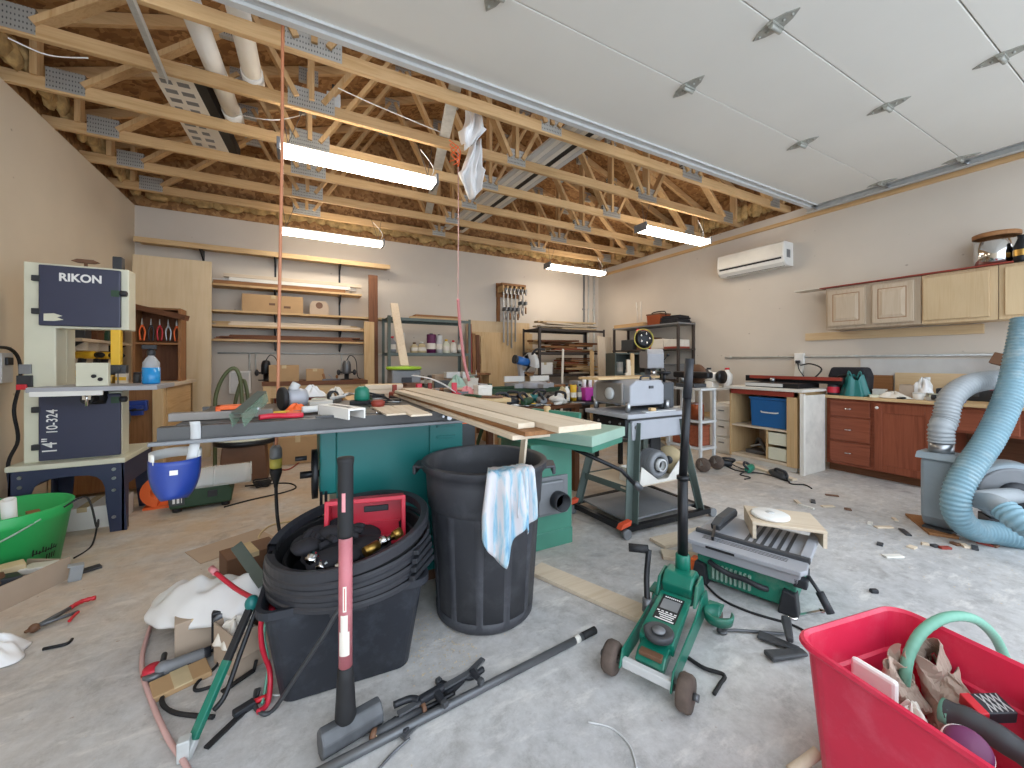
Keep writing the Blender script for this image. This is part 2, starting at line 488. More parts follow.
# ---------------------------------------------------------------- roof trusses
L = XR - XL
def make_truss():
    t = T('roof_truss', 'exposed wooden roof truss nearest the raised overhead door', 'truss', (0, 0, ZC), 0, 'roof trusses')
    w, h = .038, .09
    MB().box(XL - .08, XR + .08, -w / 2, w / 2, 0, h).build('bottom_chord', M['lumber_x'], t, bev=.003)
    def tz(x): return roofz(x) - ZC
    for sg in (-1, 1):
        xe = XL - .4 if sg < 0 else XR + .4
        a, b2 = (xe, tz(xe)), (XM, tz(XM))
        MB().prism([(xe, tz(xe) - .0), (XM, tz(XM)), (XM, tz(XM) + h), (xe, tz(xe) + h)], -w / 2, w / 2, 'y').build('top_chord', M['lumber_x'], t)
    B = [XL + L * k for k in (.012, .2, .4, .6, .8, .988)]
    TP = [XL + L * k for k in (.012, .2, .34, .5, .66, .8, .988)]
    def member(nm, a, b2):
        MB().beam((a[0], 0, a[1]), (b2[0], 0, b2[1]), .036, .085, (0, 1, 0)).build(nm, M['lumber_z'], t)
    def web(xa, xb): 
        member('web', (xa, h - .01), (xb, tz(xb) + .01))
    # members lie flat in the truss plane: width across the plane
    for xa, xb in ((-1.62, -1.62), (-1.38, -.52), (-.02, -.46), (.08, .08), (.16, 1.02), (1.80, 1.08), (1.865, 1.865), (1.93, 2.65), (3.57, 2.71), (3.65, 3.65), (3.75, 4.19), (5.11, 4.25), (5.35, 5.35)):
        web(xa, xb)
    for x, hw in ((-1.47, .10), (.08, .16), (1.865, .10), (3.65, .15), (5.2, .10)):
        MB().box(x - hw, x + hw, -w / 2 - .0025, w / 2 + .0025, .014, .165).build('connector_plate', M['plate'], t)
    for x in (-.5, .08, 1.05, 1.865, 2.68, 3.65, 4.22):
        MB().box(x - .09, x + .09, -w / 2 - .0025, w / 2 + .0025, tz(x) - .08, tz(x) + .06).build('connector_plate', M['plate'], t)
    return t
TY = [2.78 + .61 * k for k in range(6)]
tr0 = make_truss()
TL = ['exposed wooden roof truss nearest the raised overhead door', 'second exposed roof truss from the overhead door', 'third roof truss from the overhead door, above the near shop lights', 'fourth roof truss from the overhead door', 'second roof truss from the back wall', 'wooden roof truss closest to the back wall']
for k, y in enumerate(TY):
    t = tr0 if k == 0 else copy_tree(tr0)
    t.location.y = y; t['label'] = TL[k]

# ---------------------------------------------------------------- raised overhead door
dz = 2.94
door = bpy.data.objects.new('door_1', None); COL.objects.link(door); door.location = (0, 0, dz)
struct(door, 'white sectional overhead door raised flat under the ceiling')
DX0, DX1 = -.62, 5.2
edges = [-.42, .14, .672, 1.185, 1.722, 2.36]
for a, b2 in zip(edges[:-1], edges[1:]):
    MB().box(DX0, DX1, a + .0025, b2 - .0025, 0, .045).build('door_section', M['door_white'], door, bev=.004)
# end stiles and the top strut of bent steel
st = MB()
prof = [(2.36, -.025), (2.40, -.025), (2.40, .05), (2.39, .05), (2.39, -.018), (2.37, -.018), (2.37, -.004), (2.31, -.004), (2.31, -.016), (2.305, -.016), (2.305, .0), (2.36, .0)]
st.prism(prof, DX0, DX1, 'x'); st.build('top_strut', M['light_grey'], door)
def hinge_mesh():
    h = MB()
    # two leaves cut to a long diamond plus the curled knuckle
    for sg in (-1, 1):
        h.prism([(-.035, 0), (.035, 0), (.022, .05 * sg), (.0, .085 * sg), (-.022, .05 * sg)], -.004, 0, 'z')
    h.prism([(-.035, -.012), (.035, -.012), (.035, .012), (-.035, .012)], -.012, 0, 'z')
    h.cyl((-.03, 0, -.016), (.03, 0, -.016), .009, 10)
    for y in (-.06, -.03, .03, .06): h.ball((0, y, -.005), .006, 6, 4)
    return h
M['hinge'] = mat('hinge_zinc', 'a3a39b', .45, .25, var=.2, scale=30)
h0 = hinge_mesh().build('hinge', M['hinge'], door)
first = True
for y in edges[1:-1]:
    for x in (.84, 2.235, 3.64, 5.14, -.56):
        hh = h0 if first else h0.copy()
        if not first: COL.objects.link(hh)
        first = False
        hh.location = (x, y, 0); hh.rotation_euler = (0, 0, 0)
        hh.scale = (1.45, 1.4, 1.4)
for y in edges[1:]:
    MB().cyl((DX1 - .03, y, -.012), (DX1 + .075, y, -.012), .006, 8).lathe([(0, -.008), (.022, -.006), (.022, .006), (0, .008)], 14, (DX1 + .085, y, -.012), (1, 0, 0)).build('roller', M['steel'], door)
trk = T('door_track', 'galvanised horizontal track carrying the raised overhead door beside right wall', 'track', (5.285, 0, dz - .012), 0)
c = MB()
c.prism([(-.03, -.028), (.015, -.028), (.015, .028), (-.03, .028), (-.03, .025), (.012, .025), (.012, -.025), (-.03, -.025)], -.85, 2.46, 'y').build('channel', M['galv'], trk)
MB().prism([(.016, -.02), (.05, -.02), (.05, .11), (.047, .11), (.047, -.017), (.016, -.017)], -.85, 2.46, 'y').build('angle_iron', M['galv'], trk)
for y in (.6, 2.42):
    MB().box(.05, .056, y - .02, y + .02, -.02, .16).box(.05, .2, y - .02, y + .02, .154, .16).build('hanger', M['galv'], trk)
struct(MB().box(XR - .035, XR, -.9, YB, 2.90, 2.945).build('trim_1', M['lumber_y']), 'pine ledger along the right wall under the door track')

# ---------------------------------------------------------------- shop lights
def shop_light(x0, x1, y, z, label):
    t = T('shop_light', label, 'shop light', ((x0 + x1) / 2, y, z), 0, 'hanging shop lights')
    h = (x1 - x0) / 2
    MB().prism([(-.065, 0), (.065, 0), (.05, .04), (.02, .058), (-.02, .058), (-.05, .04)], -h, h, 'x').build('housing', M['white_plastic'], t)
    MB().prism([(-.066, .016), (-.084, .018), (-.09, -.004), (-.062, -.03), (.062, -.03), (.09, -.004), (.084, .018), (.066, .016)], -h + .02, h - .02, 'x').build('diffuser', M['lamp'], t)
    for s2 in (-1, 1):
        MB().box(s2 * h - .012, s2 * h + .012, -.094, .094, -.034, .058).build('end_cap', M['mid_grey'], t, bev=.004)
        xx = s2 * (h - .06)
        MB().tube([(xx, 0, .06), (xx - .09 * s2, 0, 3.07 - z)], .0025, 5).tube([(xx, 0, .06), (xx + .04 * s2, 0, 3.07 - z)], .0025, 5).build('hanger_wire', M['dark_grey'], t)
    MB().tube(spl([(h - .03, .02, .05), (h, .03, .16), (h - .12, .02, 3.04 - z)], 6), .004, 6).build('cord', M['white_plastic'], t)
shop_light(-.14, 1.07, 3.47, 2.75, 'lit tube shop light hung closest to the camera, above the table saw')
shop_light(-.21, 1.0, 5.6, 2.75, 'lit shop light hung in front of the back wall lumber shelves')
shop_light(3.66, 4.88, 5.55, 2.75, 'lit shop light hung in the far right corner near the conduits')
shop_light(3.62, 4.82, 3.45, 2.75, 'lit shop light hung beside the wall air conditioner')

# ---------------------------------------------------------------- things lying on or hanging from the trusses
zt = ZC + .09
def lying(name, label, cat, p, q2, w, h, m, z=zt, rot=0, group=None, bev=.002):
    p, q2 = V(p), V(q2)
    o = MB().beam((0, 0, h / 2), q2 - p + V((0, 0, h / 2)), w, h).build(name, m, loc=(p.x, p.y, z), bev=bev)
    return tag(o, label, cat, group)
p1, p2 = fl(196, 20, zt + .06), fl(236, 122, zt + .06)
def duct(name, label, a, b2, r, m):
    a, b2 = V(a), V(b2); d = (b2 - a); a = a - d * .35
    t = T(name, label, 'pipe', (a.x, a.y, a.z), 0, 'white pipes on the trusses')
    L2 = b2 - a
    MB().cyl((0, 0, 0), L2, r, 20).build('tube', m, t)
    n = L2.normalized()
    MB().cyl(L2 * .88, L2 * .88 + n * .12, r * 1.12, 20).build('coupling', m, t)
duct('drain_pipe', 'white plastic pipe lying across the trusses, closer to the white light carton', p1, p2, .062, M['white_plastic'])
duct('drain_pipe', 'white plastic pipe lying across the trusses, closer to the overhead door', fl(236, 0, zt + .06), fl(254, 82, zt + .06), .062, M['white_plastic'])
# steel angle hung under the chords
a, b2 = fl(126, -12, 3.0475), fl(164, 78, 3.0475)
an = T('steel_angle', 'grey steel angle bar running under the first trusses at left', 'angle bar', a, 0)
dv = b2 - a
MB().beam((0, 0, 0), dv, .045, .004).build('web_leg', M['galv'], an)
MB().beam((.02, 0, -.02), dv + V((.02, 0, -.02)), .004, .04).build('side_leg', M['galv'], an)
# carton of a light fixture on the chords
ca = [fl(x, y, zt + .002) for x, y in ((150, 70), (192, 80), (232, 158), (196, 150))]
def cuboid_from(poly, z0, z1, name, m, parent=None, loc=(0, 0, 0)):
    mb = MB(); l = V(loc)
    mb.prism([(p.x - l.x, p.y - l.y) for p in poly], z0, z1, 'z'); return mb
ct = T('light_carton', 'long printed white carton with a black edge resting on the trusses', 'carton', ca[0], 0)
l0 = ca[0]
ca2 = [p - l0 for p in ca]
MB().prism([(p.x, p.y) for p in ca2], 0, .1, 'z').build('carton_body', M['paper'], ct)
dn = (ca2[1] - ca2[0]); df = (ca2[3] - ca2[0])
mb = MB(); e0, e1 = ca2[1], ca2[2]
mb.prism([(e0.x, e0.y), (e1.x, e1.y), (e1.x + dn.x * .3, e1.y + dn.y * .3), (e0.x + dn.x * .3, e0.y + dn.y * .3)], 0, .1, 'z').build('black_panel', M['ink'], ct)
pr = MB()
q = random.Random(5)
for k in range(9):
    f0 = .06 + k * .1
    for j in range(2):
        a0 = ca2[0] + df * f0 + dn * (.12 + .42 * j); wv = dn * q.uniform(.2, .34); hv = df * .045
        pts = [a0, a0 + wv, a0 + wv + hv, a0 + hv]
        pr.prism([(p.x, p.y) for p in pts], -.0012, .0, 'z')
pr.build('printing', M['mid_grey'], ct)
struct_o = None
# bundle of white trim boards
bp, bq = fl(588, 128, zt), fl(462, 224, zt)
dirv = (bq - bp).normalized(); sd = V((0, 0, 1)).cross(dirv)
for k in range(7):
    w = .055
    off = sd * (k * .058 - .2)
    s0 = bp + off - dirv * (.3 + .1 * (k % 3)); s1 = bq + off + dirv * .12 * ((k * 3) % 4)
    lab = ['first', 'second', 'third', 'fourth', 'fifth', 'sixth', 'seventh'][k]
    m = M['ink'] if k == 2 else (M['white_paint'] if k % 2 else M['light_grey'])  # shaded gap between the white boards is put in as a black strip
    if k == 2: la = 'black strip standing for the shaded gap between the white trim boards'
    elif k == 0: la = 'white trim board at one outer edge of the overhead bundle, by the wall unit side'
    else: la = 'white trim board, %s across the bundle lying over the trusses' % lab
    lying('trim_board', la, 'trim board', s0, s1, w, .022, m, zt + .001, group='trim boards over the trusses')
# grey steel stud over the chords
lying('steel_stud', 'grey steel stud lying over the trusses beside the hanging white plastic', 'steel stud', fl(456, 84, zt), fl(428, 216, zt), .09, .03, M['galv'])
# hanging plastic rags
def rag(name, label, cat, px, py, d, w, h, seed, m):
    q = random.Random(seed); c = at(px, py, d); ph = q.random() * 6
    def f(u, v):
        k = .35 + .65 * v if v < .6 else 1.0 - (v - .6) * 1.3
        x = (u - .5) * w * k + .03 * math.sin(v * 5 + ph)
        return (x * .8, -x * .3 + .03 * math.sin(u * 13 + v * 4 + ph) + .02 * math.cos(u * 23), -h * v * (1 - .25 * abs(u - .35)))
    o = MB().sheet(f, 22, 16).build(name, m, loc=c, solid=.003)
    return tag(o, label, cat)
rag('plastic_sheet', 'white plastic sheet draped over the second truss', 'plastic sheet', 472, 104, 3.15, .26, .36, 2, M['bag_white'])
rag('plastic_bag', 'torn white plastic bag hanging below the second truss', 'plastic bag', 474, 140, 3.3, .26, .5, 8, M['bag_white'])
c0 = at(455, 145, 3.2)
mb = MB()
for k in range(4):
    mb.tube([c0 * 0 + V((.03 * math.cos(a * .35 + k) * (1 + .2 * k), .03 * math.sin(a * .35 + k), -.02 * a / 2 + .01 * k)) for a in range(18)], .004, 5)
tag(mb.build('wire_bundle', M['orange'], loc=c0), 'loose orange wire coil hanging beside the torn plastic bag', 'wire')
# cables stapled along the chords
def cable(name, label, pts, r, m, cat='cable', n=6, sm=6):
    p0 = V(pts[0]); o = MB().tube([p - p0 for p in spl(pts, sm)], r, n).build(name, m, loc=p0)
    return tag(o, label, cat)
cable('house_wire', 'thin white house wire sagging between trusses at far left', [onY(8, 38, 3.36), fl(48, 55, 3.0), onY(88, 58, 3.37)], .004, M['white_plastic'])
cable('house_wire', 'thin white house wire sagging under truss behind orange cord', [onY(228, 112, 3.97), fl(272, 120, 3.0), onY(306, 114, 3.97)], .004, M['white_plastic'])
cable('house_wire', 'thin white house wire crossing from junction box to the steel stud', [fl(338, 88, 3.10), fl(380, 107, 3.08), fl(440, 132, 3.06)], .004, M['white_plastic'])
jb = T('junction_box', 'small grey junction box fixed among the trusses', 'junction box', (fl(336, 90, 3.15).x, 3.39 + .04, 3.141), 0)
MB().box(-.05, .05, -.02, .02, 0, .13).build('box_body', M['galv'], jb, bev=.004)
MB().cyl((0, 0, .13), (0, 0, .2), .012, 10).build('connector', M['dark_grey'], jb)
# orange cord dropping from the trusses behind the table saw
cx = at(280, 362, 2.24)
ec = T('extension_cord', 'orange extension cord hanging from the trusses down behind the table saw', 'extension cord', (cx.x, cx.y, .55), 0)
MB().tube(spl([(.012, .02, 2.53), (.01, .0, 1.8), (-.002, 0, 1.0), (-.012, 0, .3), (-.02, 0, .08)], 6), .0085, 8).build('cord', M['cord_orange'], ec)
MB().lathe([(.018, .12), (.03, .1), (.032, .06), (.03, .045)], 14, (-.02, 0, 0)).build('coupler', M['mid_grey'], ec)
MB().lathe([(.03, .045), (.031, .0), (.028, -.01)], 14, (-.02, 0, 0)).build('yellow_ring', M['yellow_disc'], ec)
MB().lathe([(.03, -.01), (.03, -.04), (.012, -.1), (.01, -.12)], 14, (-.02, 0, 0)).build('plug', M['black_rubber'], ec)
MB().tube(spl([(-.02, 0, -.1), (-.01, -.02, -.3), (.03, -.06, -.48), (.1, -.12, -.542), (.25, -.12, -.542)], 7), .009, 8).build('cable_tail', M['black_rubber'], ec)
px = at(458, 300, 3.5)
pc = T('pull_cord', 'thin pale cord hanging from the trusses over the saw boards', 'cord', (px.x, px.y, 1.05), 0)
MB().tube(spl([(0, 0, 2.02), (.004, 0, 1.4), (0, 0, .62)], 6), .0045, 6).build('cord', M['cord_pink'], pc)
MB().tube(spl([(0, 0, .65), (.02, 0, .4), (.05, -.02, .1), (.09, -.04, -.08)], 7), .014, 8).build('hose_end', M['fade_pink'], pc)
# ================================================================ BACK WALL
def plank(name, label, cat, p, q2, w, h, m, group=None, up=(0, 0, 1), bev=.002, loc=None):
    p, q2 = V(p), V(q2)
    o = MB().beam((0, 0, 0), q2 - p, w, h, up).build(name, m, loc=p, bev=bev)
    return tag(o, label, cat, group)

# bracketed lumber shelves: the standards, their arms and the shelf boards
LV = [(2.59, -1.70, 1.2, .30), (2.12, -.99, .80, .28), (1.79, -.99, 1.12, .28), (1.60, -.99, .86, .28), (1.42, -.99, .86, .28)]
for k, x in enumerate((-1.1, -.3, .52)):
    s = T('shelf_standard', ['black shelf standard beside the tall plywood sheet on back wall', 'black shelf standard in the middle of the lumber shelves', 'black shelf standard at the far end of the lumber shelves'][k], 'shelf bracket', (x, YB, 1.3), 0, 'lumber shelf standards')
    MB().box(-.012, .012, -.014, 0, 0, 1.3).build('rail', M['black_metal'], s)
    for z, x0, x1, dp_ in LV:
        if x0 - .2 < x < x1 + .1:
            MB().prism([(-.014, z - 1.3 - .015), (-dp_ + .02, z - 1.3 - .015), (-dp_ + .02, z - 1.3 - .03), (-.014, z - 1.3 - .13)], -.008, .008, 'x').build('bracket', M['black_metal'], s)
names = ['topmost lumber shelf board, the long bare one under the trusses', 'lumber shelf board holding the splintered planks', 'shelf board carrying the two cardboard boxes on back wall', 'fourth lumber shelf board down on the back wall', 'lowest lumber shelf board on the back wall']
for (z, x0, x1, dp_), nm in zip(LV, names):
    m = MB().box(0, x1 - x0, -dp_, -.016, -.013, .013)
    if z > 2.5: m.box(0, x1 - x0, -dp_ - .0, -dp_ + .03, -.05, -.013)
    tag(m.build('shelf_board', M['pine_x'], loc=(x0, YB, z), bev=.002), nm, 'shelf', 'back wall shelf boards')
q = random.Random(21)
def pile(z, x0, x1, n, label, group, mats, y0=YB - .27, layers=2, thick=.022, splint=False):
    per = (n + layers - 1) // layers; i = 0
    for l in range(layers):
        yy = y0
        for k in range(per):
            if i >= n: break
            w = .245 / per
            a = x0 + q.uniform(0, .25); b2 = x1 - q.uniform(0, .35)
            tag(MB().box(0, b2 - a, -w * .46, w * .46, 0, thick).build('plank', mats[(i * 3 + l) % len(mats)], loc=(a, yy + w / 2, z + l * (thick + .002)), bev=.001), label, 'plank', group)
            yy += w; i += 1
pile(2.134, -1.0, .82, 7, 'board in the splintered pile on the second lumber shelf', 'boards on the second lumber shelf', [M['brownwood_x'], M['white_paint'], M['pale_x'], M['pale_x'], M['white_paint'], M['pine_x']], layers=3, thick=.045)
pile(1.614, -1.0, .86, 6, 'long board lying on the fourth lumber shelf', 'boards on the fourth lumber shelf', [M['pale_x'], M['pine_x']], layers=2, thick=.025)
pile(1.434, -1.0, .86, 9, 'thin strip of wood lying on the lowest lumber shelf', 'strips on the lowest lumber shelf', [M['walnut_x'], M['brownwood_x'], M['pale_x'], M['cherry_x'], M['white_paint']], layers=3, thick=.018)
def carton(name, label, loc, sx, sy, sz, rz=0, m='cardboard', openf=False):
    t = T(name, label, 'cardboard box', loc, rz)
    if openf:
        mb = MB(); th = .005
        mb.box(-sx / 2, sx / 2, -sy / 2, sy / 2, 0, th)
        for s2 in (-1, 1):
            mb.box(s2 * sx / 2 - th / 2, s2 * sx / 2 + th / 2, -sy / 2, sy / 2, 0, sz)
            mb.box(-sx / 2, sx / 2, s2 * sy / 2 - th / 2, s2 * sy / 2 + th / 2, 0, sz)
        mb.build('body', M[m], t)
        MB().cbox((0, -sy / 2 - sy * .18, sz - sy * .16), (sx, sy * .48, .004), (48, 0, 0)).build('flap', M[m], t)
    else:
        MB().box(-sx / 2, sx / 2, -sy / 2, sy / 2, 0, sz).build('body', M[m], t, bev=.003)
        MB().box(-.025, .025, -sy / 2 - .001, sy / 2 + .001, sz * .8, sz + .001).build('tape', M['foam_tan'], t)
    return t
c = carton('cardboard_box', 'long plain cardboard box on the third lumber shelf', (-.31, 6.25, 1.803), .7, .24, .225)
text('FRAGILE', .05, M['brown'], c, (-.12, -.1215, .1), (90, 0, 0), 'printed_mark') if False else MB().box(-.05, .02, -.1212, -.12, .09, .12).box(.12, .2, -.1212, -.12, .06, .09).build('printed_mark', M['brown'], c)
bx = T('cardboard_tray', 'small open cardboard bin with a sloped front beside the long box', 'cardboard box', (.24, 6.24, 1.803), 0)
MB().prism([(-.12, 0), (.12, 0), (.12, .13), (.08, .19), (-.08, .19), (-.12, .13)], -.09, .09, 'y').build('body', M['grey_card'], bx)
MB().cyl((0, -.0905, .13), (0, -.092, .13), .045, 16).build('finger_hole', M['brown'], bx)

M['ply'] = wood('plywood_face', 'e4cfac', 'd9c199', 'z', .5, .4)
# tall plywood sheet leaning at the left corner
t = MB().box(0, .72, -.0095, .0095, 0, 2.36).build('plywood_sheet', M['ply'], loc=(-1.665, 5.9, 0), rot=(-1.5, 0, 0))
tag(t, 'tall sheet of plywood standing in the left corner by the lumber shelves', 'plywood sheet')
# boards upright beyond the lumber shelves
plank('plank', 'dark brown board standing upright at the end of the lumber shelves', 'plank', (.95, 6.02, 0), (.95, 6.09, 2.42), .13, .025, M['walnut_z'], up=(0, 1, 0))
plank('plank', 'pale board standing upright in front of the dark brown upright board', 'plank', (.88, 5.93, 0), (.88, 5.99, 1.72), .14, .025, M['pine_z'], up=(0, 1, 0))

# conduit run behind the lower shelves
mb = MB().cyl((0, 0, 0), (2.1, 0, 0), .011, 10)
for x in (.35, .42, 1.5): mb.cyl((x, 0, 0), (x, 0, -.3), .01, 8)
tag(mb.build('conduit', M['galv'], loc=(-.95, YB - .02, 1.26)), 'thin grey conduit along the back wall below the lumber shelves', 'conduit')

# ---- steel shelving units
def steel_shelf(name, label, x0, x1, y0, y1, zs, m, loc=None):
    t = T(name, label, 'shelf unit', ((x0 + x1) / 2, (y0 + y1) / 2, 0), 0)
    hx, hy = (x1 - x0) / 2, (y1 - y0) / 2; zt2 = max(zs)
    for sx in (-1, 1):
        for sy in (-1, 1):
            px_, py_ = sx * hx, sy * hy
            mb = MB().prism([(px_, py_), (px_ - sx * .04, py_), (px_ - sx * .04, py_ - sy * .003), (px_ - sx * .003, py_ - sy * .003), (px_ - sx * .003, py_ - sy * .04), (px_, py_ - sy * .04)], 0, zt2 + .02, 'z')
            mb.build('post', m, t)
    for z in zs:
        mb = MB().box(-hx + .004, hx - .004, -hy + .004, hy - .004, z - .004, z)
        for sy in (-1, 1): mb.box(-hx + .004, hx - .004, sy * (hy - .006) - .003, sy * (hy - .006) + .003, z - .04, z)
        mb.build('shelf', m, t)
    return t
M['shelf_green'] = mat('shelf_green', '59625c', .5, .3, var=.1)
M['shelf_dark'] = mat('shelf_dark', '4a4340', .5, .3, var=.12)
steel_shelf('steel_shelf', 'grey green steel shelf unit with bottles, beside the upright boards', 1.06, 2.28, 5.55, 6.0, [.2, .8, 1.27, 1.76], M['shelf_green'])
for k in range(5):
    y = 5.6 + .085 * k
    tag(MB().box(0, .75 - .06 * (k % 2), 0, .078, 0, .03).build('plank', M['lumber_x' if k % 2 else 'pine_x'], loc=(1.38 + .05 * (k % 3), y, 1.762), bev=.002), 'short pine board lying on top of the grey green shelf unit', 'plank', 'boards on the grey green shelf unit')
for k in range(3):
    tag(MB().box(0, .66, 0, .078, 0, .03).build('plank', M['brownwood_x'], loc=(1.46, 5.62 + .085 * k, 1.794), bev=.002), 'short brown board topping the stack on the grey green shelf unit', 'plank', 'upper boards on the grey green shelf unit')
# bottles and cans on the middle shelf
def bottle(name, label, loc, r, h, m, capm, group, shape=0):
    t = T(name, label, 'bottle', loc, 0, group)
    if shape == 0: prof = [(r * .9, 0), (r, .01), (r, h * .62), (r * .4, h * .8), (r * .35, h * .9)]
    elif shape == 1: prof = [(r, 0), (r, h * .93), (r * .96, h * .95)]
    else: prof = [(r * .8, 0), (r, h * .12), (r, h * .5), (r * .7, h * .78), (r * .3, h * .86)]
    MB().lathe(prof, 16).build('body', m, t)
    MB().lathe([(r * .42, h * .88), (r * .42, h), (0, h)], 12).build('cap', capm, t)
    MB().lathe([(r * 1.01, h * .2), (r * 1.01, h * .5)], 16, cap=False).build('paper_label', M['paper'], t)
    return t
bl = [(1.14, .05, .2, 'mid_grey', 'red', 0, 'grey bottle with red cap nearest the shelf post'), (1.27, .04, .26, 'white_plastic', 'black_plastic', 1, 'tall white can on the bottle shelf'),
      (1.45, .05, .13, 'foam_tan', 'brown', 0, 'squat tan jar on the bottle shelf'), (1.56, .055, .14, 'foam_tan', 'white_plastic', 2, 'tan round jar beside the dark canister'), (1.70, .06, .25, 'purple', 'black_plastic', 1, 'dark purple canister, tallest on the bottle shelf'),
      (1.82, .045, .24, 'light_grey', 'dark_grey', 1, 'pale grey can beside the purple canister'), (1.93, .05, .18, 'cream', 'yellow', 0, 'cream bottle with yellow cap'), (2.04, .045, .17, 'paper', 'red', 2, 'small white bottle with red cap'), (2.16, .05, .23, 'steel', 'black_plastic', 0, 'steel flask at the far end of the bottle shelf')]
for x, r, h, a, b2, sh, la in bl:
    bottle('bottle', la, (x, 5.66, 1.271), r * 1.1, h * 1.15, M[a], M[b2], 'bottles on the grey green shelf unit', sh)
for k in range(6):
    x = 1.2 + .17 * k
    bottle('paint_can', 'dusty can on the lower shelf of the grey green unit', (x, 5.68, .801), .06, .15, M[['mid_grey', 'dirty_white', 'brown', 'dark_grey'][k % 4]], M['steel'], 'cans on the lower grey green shelf', 1)

# sticks and planks standing by the far shelf post
for k, (x, h, m, la) in enumerate([(2.40, 1.75, 'rust_red', 'narrow reddish strip standing upright next to the grey green shelf unit'), (2.47, 1.6, 'brownwood_z', 'brown upright strip, second from the grey green shelf unit'), (2.54, 1.58, 'walnut_z', 'dark upright strip between two lighter strips'), (2.62, 1.56, 'pine_z', 'pale upright strip nearest the wall plywood')]):
    plank('strip', la, 'strip', (x, 5.82, 0), (x, 5.9, h), .06, .03, M[m], up=(0, 1, 0))
plank('strip', 'thin stick leaning slantwise against the wall plywood', 'strip', (3.05, 6.08, .0), (2.62, 6.2, 1.5), .035, .02, M['brownwood_z'], up=(0, 1, 0))
# plywood sheets against the back wall
tag(MB().box(0, 1.2, -.012, .012, 0, 1.66).build('plywood_sheet', M['pine_z'], loc=(2.6, 6.24, 0), rot=(-1.0, 0, 0)), 'yellowish plywood sheet leaning on the back wall below the clamps', 'plywood sheet')
tag(MB().box(0, 1.25, -.012, .012, 0, 1.86).build('plywood_sheet', M['maple_z'], loc=(2.52, 6.305, 0), rot=(-.6, 0, 0)), 'taller tan plywood sheet showing behind the yellowish one', 'plywood sheet')

# ---- clamp rack
r = T('clamp_rack', 'wooden clamp rack fixed high on the back wall', 'clamp rack', (3.38, YB - .012, 2.36), 0)
MB().box(-.27, .22, -.24, -.02, .13, .17).build('top_board', M['brownwood_x'], r, bev=.003)
MB().box(-.27, .22, -.03, 0, -.05, .2).build('back_board', M['brownwood_x'], r, bev=.003)
for k in range(6):
    MB().box(-.25 + .088 * k, -.215 + .088 * k, -.23, -.03, .02, .128).build('slot_block', M['lumber_y'], r, bev=.002)
MB().box(-.26, -.2, -.03, 0, -.95, -.05).build('upright', M['brownwood_z'], r)
for k in range(6):
    la = ['bar clamp hanging closest to the rack upright', 'second bar clamp from the rack upright', 'third bar clamp from the rack upright', 'fourth bar clamp from the rack upright', 'second bar clamp from the rack open end', 'bar clamp hanging at the open end of the rack'][k]
    h = [1.0, 1.05, 1.1, .98, .55, .5][k]
    x = 3.38 - .20 + .08 * k
    cl = T('bar_clamp', la, 'clamp', (x, 6.22, 2.485), 0, 'bar clamps on the rack')
    MB().box(-.009, .009, -.014, .014, -h, .02).build('bar', M['steel'], cl)
    MB().box(-.02, .02, -.12, .018, -.095, -.045).box(-.014, .014, -.12, -.09, -.15, -.045).build('fixed_jaw', M['steel'], cl, bev=.003)
    MB().box(-.02, .02, -.12, .02, -.44 if h > .6 else -.32, -.38 if h > .6 else -.26).build('sliding_jaw', M['dark_steel'], cl, bev=.003)
    zz = -.40 if h > .6 else -.28
    MB().cyl((0, -.095, zz - .1), (0, -.095, zz + .05), .006, 8).build('screw', M['chrome'], cl)
    MB().cyl((0, -.095, zz - .2), (0, -.095, zz - .09), .014, 10).build('handle', M['brownwood_z'] if k % 2 else M['steel'], cl)

# ---- dark shelf unit in the right corner with scrap wood
steel_shelf('steel_shelf', 'dark brown steel shelf unit stacked with scrap wood in the far corner', 3.50, 4.92, 5.55, 6.1, [.35, .93, 1.31, 1.71], M['shelf_dark'])
def scraps(z, x0, x1, n, label, group, mats, seed, y0=5.6, y1=6.05, lmin=.3, lmax=.8):
    q = random.Random(seed); zs = z; k = 0
    cols = 4; lay = 0
    while k < n:
        for c2 in range(3):
            if k >= n: break
            ln = q.uniform(lmin, lmax); xx = q.uniform(x0, max(x0 + .01, x1 - ln)); yy = y0 + (y1 - y0) * (c2 + .5) / 3
            h = q.uniform(.022, .035)
            tag(MB().cbox((ln / 2, 0, .015), (ln, (y1 - y0) / 3 * .8, h), (0, q.uniform(-1, 1), q.uniform(-3, 3))).build('wood_scrap', mats[q.randrange(len(mats))], loc=(xx, yy, zs + lay * .036), bev=.001), label, 'wood scrap', group)
            k += 1
        lay += 1
W1 = [M['pale_x'], M['pine_x'], M['brownwood_x'], M['cherry_x'], M['lumber_x'], M['walnut_x']]
scraps(1.712, 3.53, 4.86, 12, 'offcut lying on top of the dark corner shelf unit', 'offcuts on top of the dark shelf unit', [M['pale_x'], M['maple_x']], 1, lmin=.7, lmax=1.2)
scraps(1.312, 3.53, 4.86, 18, 'offcut on the second shelf of the dark corner unit', 'offcuts on the second dark shelf', W1, 2)
scraps(.932, 3.95, 4.86, 24, 'offcut on the third shelf of the dark corner unit', 'offcuts on the third dark shelf', W1, 3, lmax=.6)
carton('white_carton', 'white carton on the third shelf of the dark corner unit', (3.66, 5.72, .931), .3, .22, .2, 0, 'white_plastic')
scraps(.352, 3.53, 4.86, 9, 'offcut on the lowest shelf of the dark corner unit', 'offcuts on the lowest dark shelf', W1, 4)
plank('strip', 'white strip leaning in front of the dark corner shelf unit', 'strip', (3.62, 5.1, .0), (3.95, 5.5, 1.36), .035, .02, M['white_paint'], up=(0, 1, 0))
